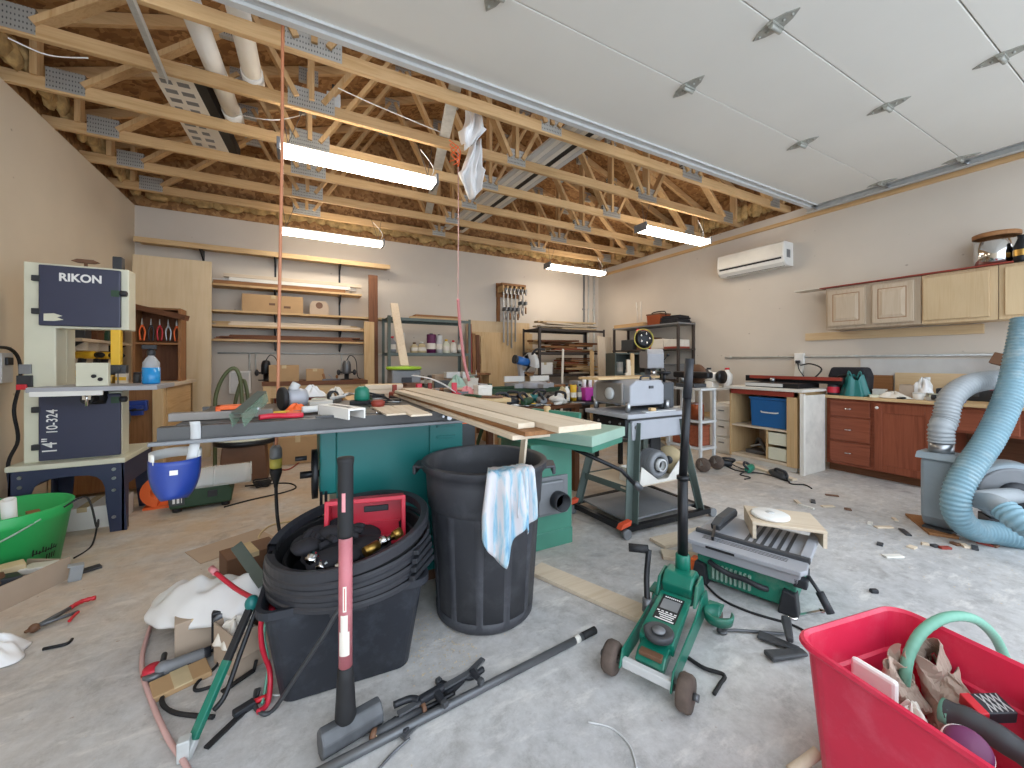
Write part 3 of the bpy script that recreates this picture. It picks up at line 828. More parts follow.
# conduits in the corner
for k, (x, r2, la) in enumerate([(5.1, .02, 'dark conduit in the far corner, farthest from right wall'), (5.22, .016, 'middle pale conduit in the far corner'), (5.36, .024, 'thick pale conduit nearest the far corner')]):
    tag(MB().cyl((0, 0, 0), (0, 0, 3.04), r2, 12).box(-.03, .03, -.004, r2, .9, .93).box(-.03, .03, -.004, r2, 2.2, 2.23).build('conduit', M['mid_grey' if k == 0 else 'galv'], loc=(x, YB - r2 - .003, .0)), la, 'conduit', 'corner conduits')
# boards leaning between the two corner shelves
b0 = at(592, 400, 6.6); b1 = at(601, 300, 7.3)
plank('plank', 'pale board leaning upright between the two corner shelf units', 'plank', (5.19, 5.76, 0), (5.19, 5.80, 1.62), .2, .02, M['pale_z'], up=(0, 1, 0))
plank('plank', 'weathered pale board leaning lower between the corner shelf units', 'plank', (4.40, 5.02, 0), (4.60, 5.28, 1.58), .16, .022, M['pale_z'], up=(0, 1, 0))
plank('plank', 'narrow yellowish board leaning beside the weathered one', 'plank', (4.16, 4.98, 0), (4.36, 5.24, 1.32), .08, .022, M['pine_z'], up=(0, 1, 0))

# ---- miter saw and its stand
st = T('saw_stand', 'dark green folding stand under the blue miter saw', 'tool stand', (2.75, 4.55, 0), 0)
MB().box(-.75, .75, -.16, -.1, .74, .80).box(-.75, .75, .1, .16, .74, .80).build('rails', M['dark_green'], st, bev=.004)
for sx in (-1, 1):
    for sy in (-1, 1):
        MB().beam((sx * .5, sy * .13, .74), (sx * .68, sy * .3, 0), .04, .04).build('leg', M['dark_green'], st)
MB().box(-.8, -.7, -.1, .1, .8, .87).build('work_support', M['machine_grey'], st, bev=.004)
MB().box(.7, .8, -.1, .1, .8, .87).build('work_support', M['machine_grey'], st, bev=.004)
ms = T('miter_saw', 'blue and silver miter saw on the dark green stand', 'miter saw', (2.72, 4.55, .802), 0)
MB().box(-.3, .3, -.14, .16, 0, .06).lathe([(.19, 0), (.19, .075), (0, .075)], 24, (0, -.08, 0)).box(-.04, .04, -.4, -.2, .01, .06).build('base', M['machine_grey'], ms, bev=.005)
for sx in (-1, 1):
    MB().box(sx * .2 - .15, sx * .2 + .15, .06, .085, .075, .15).build('fence', M['white_plastic'], ms, bev=.003)
MB().beam((.0, .2, .06), (0, .28, .34), .07, .06).beam((0, .28, .34), (0, -.02, .42), .06, .07).build('arm', M['machine_grey'], ms, bev=.006)
MB().cyl((-.006, -.02, .29), (.0, -.02, .29), .15, 40).build('blade', M['chrome'], ms)
MB().lathe([(.02, -.03), (.165, -.03), (.175, -.02), (.175, .03), (.165, .035), (.02, .035)], 26, (0, -.02, .29), (1, 0, 0), a0=-30, a1=190).build('upper_guard', M['light_grey'], ms)
MB().cyl((-.21, .0, .37), (-.03, -.01, .33), .055, 18).build('motor', M['blue'], ms)
MB().cyl((-.24, .0, .376), (-.2, .0, .37), .058, 18).build('motor_cap', M['black_plastic'], ms)
MB().tube(spl([(-.02, -.1, .44), (-.02, -.2, .5), (.06, -.26, .5), (.1, -.2, .5)], 5), .016, 8).build('handle', M['black_plastic'], ms)
# low wooden crate beside the miter saw
bx = T('wooden_box', 'small brown plywood box standing left of the miter saw stand', 'wooden box', (2.2, 5.15, 0), 0)
MB().box(-.16, .16, -.14, .14, .96, .985).build('top', M['brownwood_x'], bx, bev=.003)
for sx in (-1, 1): MB().box(sx * .15 - .01, sx * .15 + .01, -.13, .13, 0, .96).build('side_panel', M['lumber_z'], bx)
MB().box(-.14, .14, -.12, .12, .45, .465).build('inner_shelf', M['lumber_x'], bx)

# ---- cluttered bench in front of the grey green shelf
wb = T('workbench', 'low workbench heaped with tools in front of the grey green shelf', 'workbench', (1.46, 4.75, 0), 0)
MB().box(-.47, .47, -.3, .3, .76, .8).build('bench_top', M['brownwood_x'], wb, bev=.003)
for sx in (-1, 1):
    for sy in (-1, 1): MB().box(sx * .41 - .04, sx * .41 + .04, sy * .24 - .04, sy * .24 + .04, 0, .76).build('leg', M['brownwood_z'], wb)
MB().box(-.4, .4, .22, .26, .3, .38).build('stretcher', M['brownwood_x'], wb)
sp = T('spindle_sander', 'grey bench tool with a round lime green top under the leaning white board', 'bench tool', (1.1, 4.78, .80), 0)
MB().box(-.17, .17, -.14, .14, 0, .25).build('body', M['mid_grey'], sp, bev=.02)
MB().lathe([(.02, .25), (.2, .25), (.21, .265), (.2, .285), (0, .29)], 28).build('round_top', M['lime'], sp)
MB().box(-.06, .06, -.146, -.14, .1, .16).build('switch_plate', M['black_plastic'], sp, bev=.002)
p = at(405, 363, 5.0); 
plank('board', 'pale narrow board leaning on lime green round top', 'board', (1.125, 4.85, 1.094), (1.14, 5.53, 1.94), .1, .022, M['pale_z'], up=(0, 1, 0))
ds = T('bench_vise', 'grey clamp-on vise on the workbench beside the lime green top', 'vise', (1.72, 4.62, .80), 0)
MB().box(-.1, .1, -.07, .07, 0, .03).box(-.05, .05, -.04, .04, .03, .16).build('base', M['dark_grey'], ds, bev=.006)
MB().box(-.16, .02, -.05, .05, .14, .22).build('fixed_jaw', M['light_grey'], ds, bev=.008)
MB().box(.05, .14, -.05, .05, .14, .22).build('moving_jaw', M['light_grey'], ds, bev=.008)
MB().cyl((.1, 0, .17), (.26, 0, .17), .012, 8).cyl((.25, 0, .1), (.25, 0, .24), .007, 8).build('screw', M['steel'], ds)
q = random.Random(9)
for k in range(8):
    x = 1.62 + .08 * (k % 4); y = 4.72 + .2 * (k // 4)
    tag(MB().cbox((0, 0, .014), (q.uniform(.16, .26), .05, .026), (0, 0, q.uniform(-25, 25))).build('wood_scrap', W1[k % 6], loc=(x, y, .80), bev=.001), 'small offcut in the heap on the workbench', 'wood scrap', 'offcuts on the workbench')

# ---- low bench below the lumber shelves
lb = T('workbench', 'brown workbench below the lumber shelves on the back wall', 'workbench', (.2, 5.85, 0), 0)
MB().box(-.6, .6, -.3, .3, .85, .90).build('bench_top', M['walnut_x'], lb, bev=.003)
MB().box(-.55, .5, -.27, -.25, .7, .85).build('apron', M['pine_x'], lb)
MB().box(-.55, .5, -.24, .24, .28, .30).build('lower_shelf', M['pine_x'], lb)
for sx in (-1, 1):
    for sy in (-1, 1): MB().box(sx * .55 - .04, sx * .55 + .04, sy * .25 - .04, sy * .25 + .04, 0, .85).build('leg', M['pine_z'], lb)
MB().box(-.5, .5, .25, .26, .4, .84).build('back_panel', M['rust_red'], lb)
carton('cardboard_box', 'brown cardboard box standing on the floor in front of the back bench', (-.02, 5.2, 0), .42, .34, .3)
carton('cardboard_box', 'tall brown carton on the back bench behind the orange cord', (-.17, 5.72, .901), .32, .28, .2)
carton('cardboard_box', 'small pale carton with an open brown top on the back bench', (.17, 5.72, .901), .2, .2, .15)
rc = T('tool_chest', 'low red chest on the floor under the table saw, at back', 'tool chest', (.50, 5.1, 0), 0)
MB().box(-.28, .28, -.14, .14, 0, .16).build('body', M['rust_red'], rc, bev=.006)
MB().box(-.28, .28, -.14, .14, .17, .25).build('lid', M['rust_red'], rc, bev=.006)
MB().box(-.1, .1, -.155, -.14, .1, .13).build('handle', M['black_plastic'], rc, bev=.003)
wt = T('plastic_tote', 'white plastic bin on the floor beside the low red chest', 'bin', (1.06, 5.3, 0), 0)
mb = MB().prism([(-.2, 0), (.2, 0), (.23, .26), (-.23, .26)], -.15, .15, 'y'); mb.build('body', M['white_plastic'], wt, bev=.01)
MB().box(-.24, .24, -.17, .17, .26, .28).build('lid', M['light_grey'], wt, bev=.006)
# machines standing on the back bench
def router_tool(loc, label, m):
    t = T('router', label, 'router', loc, 0, 'routers on the back bench')
    MB().lathe([(.085, 0), (.085, .012), (.03, .014), (.03, .1)], 20).build('base', M['black_metal'], t)
    MB().lathe([(.05, .08), (.055, .1), (.055, .2), (.045, .24), (.03, .26), (0, .262)], 20).build('motor', m, t)
    for sx in (-1, 1): MB().ball((sx * .1, 0, .1), (.025, .025, .04), 10, 7).cyl((0, 0, .1), (sx * .09, 0, .1), .01, 8).build('knob', M['black_plastic'], t)
    MB().tube(spl([(0, .0, .26), (.05, .02, .33), (.12, .02, .26), (.14, .02, .05), (.18, .0, .008)], 6), .006, 6).build('cord', M['black_rubber'], t)
router_tool((.56, 5.78, .901), 'black router with chrome body at the far end of the back bench', M['dark_steel'])
router_tool((-.385, 5.98, .901), 'dark router standing at the left end of the back bench', M['black_metal'])
bp2 = T('hand_plane', 'small metal hand plane in the middle of the back bench', 'hand plane', (.36, 5.64, .901), 10)
MB().box(-.11, .11, -.025, .025, 0, .02).build('sole', M['dark_steel'], bp2, bev=.002)
MB().ball((.07, 0, .045), (.018, .018, .025), 10, 7).build('front_knob', M['brownwood_z'], bp2)
MB().beam((-.08, 0, .02), (-.1, 0, .09), .02, .03).build('tote_handle', M['brownwood_z'], bp2, bev=.004)
MB().beam((.02, 0, .02), (-.03, 0, .08), .035, .006).build('iron', M['steel'], bp2)

# ---- dust hoses looped beside the plywood (green hoses on a white panel)
for k, (pts, la) in enumerate([([(215, 418), (216, 395), (224, 376), (234, 368), (240, 378), (242, 400), (243, 418)], 'dark green hose looped upright in front of the plywood sheet'),
                               ([(233, 420), (237, 395), (243, 380), (247, 392), (250, 420)], 'second green hose loop standing beside the plywood sheet')]):
    P = [onY(x, y, 5.0 + .15 * k) for x, y in pts]
    cable('hose', la, [V((P[0].x, P[0].y, .02)), V((P[0].x, P[0].y, .3))] + P + [V((P[-1].x, P[-1].y, .35)), V((P[-1].x, P[-1].y, .02))], .018, M['hose_olive'], 'hose', 8, 5)
pb = T('panel_box', 'white electrical box on the back wall behind the green hoses', 'electrical box', (-.7, YB, .72), 0)
MB().box(-.12, .12, -.09, 0, 0, .3).build('box_body', M['white_plastic'], pb, bev=.006)
MB().box(-.1, .1, -.096, -.09, .02, .28).build('cover', M['light_grey'], pb, bev=.003)
# ================================================================ LEFT SIDE
def W(root):
    m = MB(); m.M = Matrix.Translation(-root.location); return m

# ---- band saw on its navy stand
bs = T('band_saw', 'tall cream and navy band saw on a navy stand by the left wall', 'band saw', (-1.3, 3.8, 0), 0)
def arch_panel(x0, x1, zt_, lw, ztop, lean=.02):
    n = 10; pts = [(x0 - lean, 0), (x0, zt_), (x1, zt_), (x1 + lean, 0), (x1 + lean - lw, 0)]
    xi0, xi1 = x0 + lw, x1 - lw
    cxm = (xi0 + xi1) / 2; rx = (xi1 - xi0) / 2
    for k in range(n + 1):
        a = math.pi * k / n
        ca, sa = math.cos(a), math.sin(a)
        pts.append((cxm + rx * (abs(ca) ** .55) * (1 if ca >= 0 else -1), ztop - .2 + .2 * (abs(sa) ** .55)))
    pts.append((x0 - lean + lw, 0))
    return pts
for y, nm in ((3.6, 'stand_front'), (4.14, 'stand_rear')):
    W(bs).prism(arch_panel(-1.575, -1.055, .46, .085, .40), y, y + .012, 'y').build(nm, M['navy_stand'], bs)
for x, sg in ((-1.575, -1), (-1.055, 1)):
    mb = W(bs)
    mb.prism([(3.6, 0), (3.6, .46), (4.152, .46), (4.152, 0), (4.07, 0), (4.08, .3), (3.68, .3), (3.68, 0)], x - .006, x + .006, 'x')
    mb.build('stand_side', M['navy_stand'], bs)
mb = W(bs)
for x in (-1.53, -1.10):
    for z in (.1, .28, .36, .42): mb.cyl((x, 3.6, z), (x, 3.593, z), .011, 10)
mb.build('bolts', M['steel'], bs)
W(bs).box(-1.59, -1.04, 3.585, 4.165, .46, .495).build('stand_tray', M['cream'], bs, bev=.006)
# cream C-shaped frame
mb = W(bs)
mb.prism([(-1.545, .495), (-1.08, .495), (-1.08, .94), (-1.40, .94), (-1.40, 1.36), (-1.045, 1.36), (-1.045, 1.78), (-1.545, 1.78)], 3.67, 3.80, 'y')
mb.build('frame', M['cream'], bs, bev=.006)
W(bs).box(-1.50, -1.40, 3.80, 3.93, .5, 1.76).build('spine', M['cream'], bs, bev=.01)
for z0, z1, nm in ((1.375, 1.765, 'upper_door'), (.505, .925, 'lower_door')):
    d = W(bs).box(-1.47, -1.082, 3.645, 3.668, z0, z1).build(nm, M['navy'], bs, bev=.006)
    for z in (z0 + .09, z1 - .09):
        W(bs).box(-1.50, -1.46, 3.640, 3.672, z - .018, z + .018).build('hinge', M['black_plastic'], d, bev=.003)
    zc = z0 + (.235 if z0 > 1 else .38)
    W(bs).box(-1.128, -1.086, 3.641, 3.645, zc - .025, zc + .018).build('green_sticker', M['dark_green'], d)
    W(bs).lathe([(.02, -.02), (.02, .015), (.012, .02)], 12, (-1.07, 3.66, zc), (1, 0, 0)).build('door_knob', M['black_plastic'], d)
    if z0 > 1:
        W(bs).prism([(-1.445, z0 + .03), (-1.445, z0 + .075), (-1.40, z0 + .08), (-1.36, z0 + .065), (-1.385, z0 + .055), (-1.355, z0 + .04), (-1.4, z0 + .03)], 3.643, 3.645, 'y').build('warning_sticker', M['cream'], d)
        text('RIKON', .072, M['ink_white'], d, (-1.275 + 1.3, 3.6435 - 3.8, 1.69), (90, 0, 0), sx=.92, bold=.0022)
    else:
        text('14"', .095, M['ink_white'], d, (-1.415 + 1.3, 3.6435 - 3.8, .60), (90, -90, 0), sx=.8, bold=.0006)
        text('10-324', .072, M['ink_white'], d, (-1.405 + 1.3, 3.6435 - 3.8, .755), (90, -90, 0), sx=.78, bold=.0006)
W(bs).cyl((-1.28, 3.73, 1.78), (-1.28, 3.73, 1.82), .01, 8).prism([(-1.35, 1.82), (-1.32, 1.835), (-1.24, 1.835), (-1.21, 1.82), (-1.24, 1.81), (-1.32, 1.81)], 3.715, 3.745, 'y').build('tension_handle', M['brown'], bs, bev=.004)
W(bs).box(-1.14, -1.09, 3.70, 3.76, 1.78, 1.87).build('guide_post_top', M['black_plastic'], bs, bev=.005)
W(bs).box(-1.135, -1.085, 3.655, 3.70, 1.12, 1.36).build('guide_post', M['yellow'], bs, bev=.004)
W(bs).box(-1.15, -1.06, 3.66, 3.72, 1.06, 1.12).cyl((-1.1, 3.64, 1.09), (-1.1, 3.72, 1.09), .02, 10).build('blade_guide', M['dark_grey'], bs, bev=.004)
W(bs).box(-1.113, -1.110, 3.695, 3.712, .9, 1.4).build('blade', M['steel'], bs)
W(bs).box(-1.44, -.84, 3.44, 3.86, .955, .985).build('table', M['machine_grey'], bs, bev=.003)
W(bs).box(-1.42, -1.1, 3.425, 3.44, .93, .96).build('fence_rail', M['white_plastic'], bs, bev=.003)
f = W(bs).box(-1.235, -1.085, 3.46, 3.50, .987, 1.135).build('rip_fence', M['cream'], bs, bev=.004)
W(bs).cyl((-1.15, 3.458, 1.05), (-1.15, 3.45, 1.05), .012, 10).cyl((-1.12, 3.458, 1.03), (-1.12, 3.45, 1.03), .012, 10).build('fence_bolt', M['black_metal'], f)
W(bs).lathe([(.05, .86), (.06, .9), (.05, .955)], 14, (-1.2, 3.66, 0)).cyl((-1.2, 3.6, .9), (-1.2, 3.5, .9), .03, 12).build('trunnion', M['black_metal'], bs)
W(bs).cyl((-1.19, 3.48, .955), (-1.19, 3.48, .86), .009, 8).box(-1.21, -1.17, 3.475, 3.485, .90, .93).build('table_lock', M['chrome'], bs)
W(bs).box(-1.57, -1.50, 3.655, 3.67, .98, 1.055).build('switch_plate', M['black_plastic'], bs, bev=.003)
W(bs).box(-1.565, -1.52, 3.64, 3.656, .965, .998).build('stop_paddle', M['red'], bs, bev=.003)
W(bs).box(-1.56, -1.505, 3.655, 3.669, 1.065, 1.125).build('switch_box', M['mid_grey'], bs, bev=.003)
W(bs).lathe([(.12, 0), (.13, .01), (.13, .16), (.11, .2)], 20, (-1.25, 3.82, .72), (0, 1, 0)).build('motor', M['black_metal'], bs)
wc = carton('white_carton', 'flat white carton lying inside the navy band saw stand', (-1.3, 3.88, .0), .36, .3, .15, 0, 'white_plastic')
# mains cord of the band saw
cable('mains_cable', 'black power cord running down the left wall behind the band saw', [onX(-6, 347, XL + .05), onX(10, 349, XL + .05), onX(19, 360, XL + .06), onX(20, 382, XL + .06), onX(14, 410, XL + .06), onX(18, 440, XL + .07), onX(8, 470, XL + .07), V((XL + .1, 4.0, .02)), V((XL + .3, 4.1, .012))], .011, M['black_rubber'])
po = T('wall_outlet', 'grey wall outlet box on the left wall by the picture edge', 'outlet', (XL, 3.93, 1.1), 0)
MB().box(0, .045, -.06, .06, -.1, .1).build('box_body', M['light_grey'], po, bev=.004)
MB().box(.045, .06, -.03, .03, .02, .07).build('plug', M['black_plastic'], po, bev=.003)
# bottle with blue fluid on the table
sb = T('squeeze_bottle', 'clear bottle half full of blue fluid on the band saw table', 'bottle', (-.93, 3.68, .986), 0)
MB().lathe([(.046, 0), (.05, .008), (.05, .115), (.0, .116)], 20).build('fluid', M['blue_fluid'], sb)
MB().lathe([(.047, .002), (.048, .15), (.03, .18), (.018, .195), (.018, .205)], 20).build('bottle_body', M['clear'], sb)
MB().lathe([(.024, .2), (.024, .23), (.014, .245)], 14).box(-.05, .03, -.012, .012, .245, .275).build('trigger_cap', M['black_plastic'], sb, bev=.003)

# ---- bench and shelf along the left wall behind the band saw
lw = T('workbench', 'brown plywood workbench along the left wall behind the band saw', 'workbench', (-1.4, 5.05, 0), 0)
W(lw).box(-1.76, -1.03, 4.5, 5.6, .915, .95).build('bench_top', M['pale_y'], lw, bev=.003)
W(lw).box(-1.74, -1.13, 4.53, 4.55, .05, .915).build('end_panel', M['brownwood_z'], lw)
W(lw).box(-1.075, -1.055, 4.6, 5.55, .05, .915).build('front_panel', M['lumber_y'], lw)
for x, y in ((-1.13, 4.5), (-1.13, 5.5), (-1.76, 4.5), (-1.76, 5.5)):
    W(lw).box(x, x + .075, y, y + .075, 0, .914).build('leg', M['pine_z'], lw, bev=.003)
vs = T('vise', 'small blue vise fixed on the end of the plywood workbench', 'vise', (-1.22, 4.525, .72), 0)
MB().box(-.06, .06, -.05, 0, 0, .09).build('body', M['royal_blue'], vs, bev=.008)
MB().box(-.05, .05, -.11, -.07, -.03, .05).build('jaw', M['royal_blue'], vs, bev=.006)
MB().cyl((0, -.16, .02), (0, 0, .02), .012, 8).cyl((-.07, -.16, .02), (.07, -.16, .02), .007, 8).build('screw', M['black_metal'], vs)
ts = T('wall_shelf', 'pale shelf on the left wall with cordless drills hung beneath', 'shelf', (XL, 5.0, 1.32), 0)
MB().box(.0, .24, -.6, .6, -.012, .012).build('shelf_board', M['pale_y'], ts, bev=.002)
for y in (-.45, .45): MB().prism([(0, -.012), (.2, -.012), (0, -.16)], y - .008, y + .008, 'y').build('bracket', M['black_metal'], ts)
for k, y in enumerate((-.3, -.1, .1)): MB().box(.05, .2, y - .09, y - .085, -.08, -.012).build('drill_slot', M['pale_y'], ts)
def drill(loc, rz, label, mbody):
    t = T('cordless_drill', label, 'drill', loc, rz, 'cordless drills under the wall shelf')
    MB().lathe([(.028, -.1), (.034, -.09), (.034, .03), (.026, .06)], 14, axis=(0, -1, 0)).build('motor_body', mbody, t)
    MB().lathe([(.024, .06), (.024, .1), (.012, .12), (.004, .125)], 12, axis=(0, -1, 0)).build('chuck', M['black_metal'], t)
    MB().beam((0, .05, -.02), (0, .075, -.13), .035, .045, (0, 1, 0)).build('grip', M['black_plastic'], t, bev=.008)
    MB().box(-.035, .035, .02, .13, -.185, -.13).build('battery', M['yellow' if mbody == M['yellow'] else 'black_plastic'], t, bev=.006)
drill((-1.58, 4.66, 1.2), 65, 'yellow cordless drill hung at the near end of wall shelf', M['yellow'])
drill((-1.56, 4.88, 1.2), 65, 'yellow cordless drill hung behind the first one', M['yellow'])
drill((-1.58, 5.1, 1.2), 65, 'dark cordless drill hung farthest along the wall shelf', M['dark_grey'])
for k, (y, w_, h, m, la) in enumerate([(4.62, .12, .1, 'black_plastic', 'black charger box on the near end of the wall shelf'), (4.86, .14, .09, 'walnut_x', 'brown wooden box on the wall shelf'), (5.1, .16, .12, 'dark_green', 'dark green box on the wall shelf'), (5.35, .1, .14, 'brown', 'brown box at the far end of the wall shelf')]):
    b_ = T('storage_box', la, 'box', (XL + .12, y, 1.333), 0, 'boxes on the left wall shelf')
    MB().box(-.08, .08, -w_ / 2, w_ / 2, 0, h * .8).build('body', M[m], b_, bev=.006)
    MB().box(-.084, .084, -w_ / 2 - .004, w_ / 2 + .004, h * .8, h).build('lid', M[m], b_, bev=.006)
tc = T('tool_cabinet', 'brown wooden tool rack with pliers hung on the plywood workbench', 'tool rack', (-1.2, 5.1, .951), 0)
MB().box(-.2, .16, .1, .12, 0, .72).build('back_panel', M['walnut_z'], tc)
MB().box(-.2, -.18, -.1, .1, 0, .72).box(.14, .16, -.1, .1, 0, .72).build('side_panels', M['brownwood_z'], tc)
for z in (.7, .36): MB().box(-.18, .14, -.1, .1, z, z + .018).build('shelf', M['brownwood_x'], tc)
MB().beam((-.2, -.1, .72), (.22, -.16, .62), .1, .05).build('canopy_board', M['walnut_x'], tc)
hb = 0
for k in range(5):
    x = -.14 + .065 * k
    p_ = T('pliers', ['orange handled pliers, first in the brown tool rack', 'black handled pliers, second in the brown tool rack', 'red handled pliers, third in the brown tool rack', 'steel pliers, fourth in the brown tool rack', 'orange handled pliers, last in the brown tool rack'][k], 'pliers', (-1.2 + x, 5.04, 1.46), 0, 'pliers in the brown tool rack')
    MB().beam((0, 0, .04), (0, 0, .1), .02, .012, taper=.4).build('jaws', M['steel'], p_)
    MB().tube(spl([(0, 0, .04), (-.02, 0, -.02), (-.012, 0, -.11)], 5), .007, 6).tube(spl([(0, 0, .04), (.02, 0, -.02), (.012, 0, -.11)], 5), .007, 6).build('handles', M[['orange', 'black_plastic', 'red', 'steel', 'orange'][k]], p_)
q = random.Random(3)
for k in range(7):
    x, y = -1.7 + .085 * k, 4.62 + .05 * (k % 2)
    nm = ['tin', 'jar', 'small_box'][k % 3]
    o = T('jar' if k % 2 else 'small_box', ['white small carton, first on the near edge of the plywood workbench', 'dark jar second along the near edge of the workbench', 'white small carton third along the near edge of the workbench', 'amber jar fourth along the near edge of workbench', 'pale small carton fifth along the near edge of workbench', 'dark jar nearest the tool rack on the workbench', 'green small carton at the workbench corner'][k], 'jar' if k % 2 else 'box', (x, y, .951), 0, 'small stuff on the plywood workbench')
    if k % 2:
        MB().lathe([(.026, 0), (.028, .008), (.028, .07), (.022, .08)], 14).build('body', M[['brown', 'brass', 'dark_grey'][k // 2]], o)
        MB().lathe([(.026, .078), (.026, .1), (0, .1)], 14).build('lid', M['black_plastic'], o)
    else:
        MB().box(-.035, .035, -.03, .03, 0, .09).build('body', M[['white_plastic', 'dirty_white', 'paper', 'dark_green'][k // 2]], o, bev=.002)
        MB().box(-.035, .035, -.0305, -.03, .03, .06).build('paper_label', M[['red', 'mid_grey', 'yellow', 'paper'][k // 2]], o)

# ---- dark green tool with clear cover on the floor, and the round-topped machine behind it
gt = T('power_tool', 'dark green power tool on black feet under the blue visor', 'power tool', (-.68, 3.95, 0), 4)
MB().prism([(-.19, .03), (.19, .03), (.2, .12), (.17, .17), (-.17, .17), (-.2, .12)], -.13, .13, 'y').build('housing', M['dark_green'], gt, bev=.012)
for sx in (-1, 1):
    for sy in (-1, 1): MB().cyl((sx * .15, sy * .09, 0), (sx * .15, sy * .09, .04), .028, 12).build('foot', M['black_rubber'], gt)
MB().box(-.19, -.1, -.137, -.13, .06, .13).build('name_plate', M['dark_grey'], gt)
MB().box(-.17, -.155, -.139, -.137, .075, .115).box(-.145, -.13, -.139, -.137, .075, .115).box(-.12, -.115, -.139, -.137, .075, .115).build('plate_marks', M['ink_white'], gt)
MB().box(.04, .1, -.14, -.13, .09, .14).build('switch', M['black_plastic'], gt, bev=.003)
cv = MB().sheet(lambda u, v: (-.22 + .46 * u, -.13 * math.cos(math.pi * v), .172 + .13 * math.sin(math.pi * v)), 10, 18)
for xx in (-.22, .0, .24): cv.tube([(xx, -.132 * math.cos(math.pi * k / 14), .173 + .132 * math.sin(math.pi * k / 14)) for k in range(15)], .005, 6)
tag(cv.build('clear_visor', M['clear'], loc=(-.60, 3.93, 0), rot=(0, 0, 4), solid=.002), 'curved clear plastic visor lying on the dark green power tool', 'visor')
rm = T('round_machine', 'old saw with a cream half-round base behind the dark green tool', 'saw', (-.47, 4.65, 0), 0)
MB().prism([(-.2, 0), (.2, 0), (.17, .34), (-.17, .34)], -.15, .15, 'y').build('stand_box', M['brown'], rm, bev=.01)
MB().lathe([(.25, .34), (.26, .35), (.26, .38), (.25, .385)], 30, squash=.8).build('black_rim', M['black_metal'], rm)
MB().lathe([(.245, .386), (.245, .40), (0, .405)], 30, squash=.8).build('round_table', M['cream'], rm)
MB().box(-.1, .1, -.02, .02, .4, .47).cyl((-.14, 0, .46), (.02, 0, .5), .04, 14).build('arm', M['brass'], rm, bev=.006)
MB().lathe([(.03, -.02), (.1, -.02), (.1, .02), (.03, .02)], 20, (.12, .02, .50), (0, 1, 0)).build('blade_guard', M['black_metal'], rm)
og = T('plastic_guard', 'orange curved plastic guard beside the dark green tool', 'guard', (-.96, 4.06, 0), 0)
MB().prism([(.12 * math.cos(a), .13 + .12 * math.sin(a)) for a in [R(x) for x in range(100, 261, 16)]] + [(.06 * math.cos(a), .13 + .06 * math.sin(a)) for a in [R(x) for x in range(260, 99, -16)]], -.06, .06, 'y').build('curved_band', M['orange'], og)
MB().box(-.1, .06, -.07, .07, 0, .018).build('base_plate', M['orange'], og)
mb = MB()
q = random.Random(4)
for k in range(4):
    mb.tube([(math.cos(a) * (.05 + .008 * k), .02 * k * .3 + math.sin(a) * (.05 + .006 * k), .012 + .014 * k + .004 * math.sin(3 * a)) for a in [2 * math.pi * j / 20 for j in range(20)]], .007, 6, closed=True)
tag(mb.build('cord_coil', M['black_rubber'], loc=(-.3, 4.25, 0)), 'small coil of black cord on the floor near the hanging plug', 'cord')
cable('cord', 'black cord snaking over the floor from the dark green tool', [fl(224, 507, .006), fl(250, 500, .006), fl(285, 492, .006), fl(296, 487, .006), fl(285, 483, .006), fl(245, 486, .006)], .006, M['black_rubber'], 'cord')
cable('air_hose', 'thin red cord lying on the floor beyond the hanging plug', [fl(262, 464, .008), fl(285, 470, .008), fl(300, 462, .008), fl(312, 455, .008)], .007, M['rust_red'], 'cord')
cable('cord', 'pale loop of cord on the floor behind the black edging coil', [fl(300, 520, .006), fl(272, 525, .006), fl(259, 536, .006), fl(266, 541, .006), fl(290, 537, .006)], .006, M['foam_tan'], 'cord')

# ---- hanging blue face shield
fs = T('face_shield', 'blue face shield with white headband hanging from the table saw rail', 'face shield', at(176, 470, 1.42), 0)
MB().sheet(lambda u, v: (.075 * math.cos(R(200 + 150 * u)) * (1 - .5 * v ** 3), .075 * math.sin(R(200 + 150 * u)) , .045 - .15 * v + .02 * math.cos(R(150 * u - 75)) * v), 14, 8).build('visor', M['royal_blue'], fs, solid=.003)
MB().sheet(lambda u, v: (.072 * math.cos(R(-20 + 250 * u)), .078 * math.sin(R(-20 + 250 * u)), .035 + .035 * v), 18, 2).build('headband', M['white_plastic'], fs, solid=.003)
MB().sheet(lambda u, v: (.035 + .03 * v + .02 * math.sin(u * 2.2) * .6, -.035 + .008 * math.sin(u * 3), .04 + .135 * u), 10, 2).build('strap', M['light_grey'], fs, solid=.003)
MB().box(.0, .022, -.081, -.078, .0, .016).build('sticker', M['white_plastic'], fs)

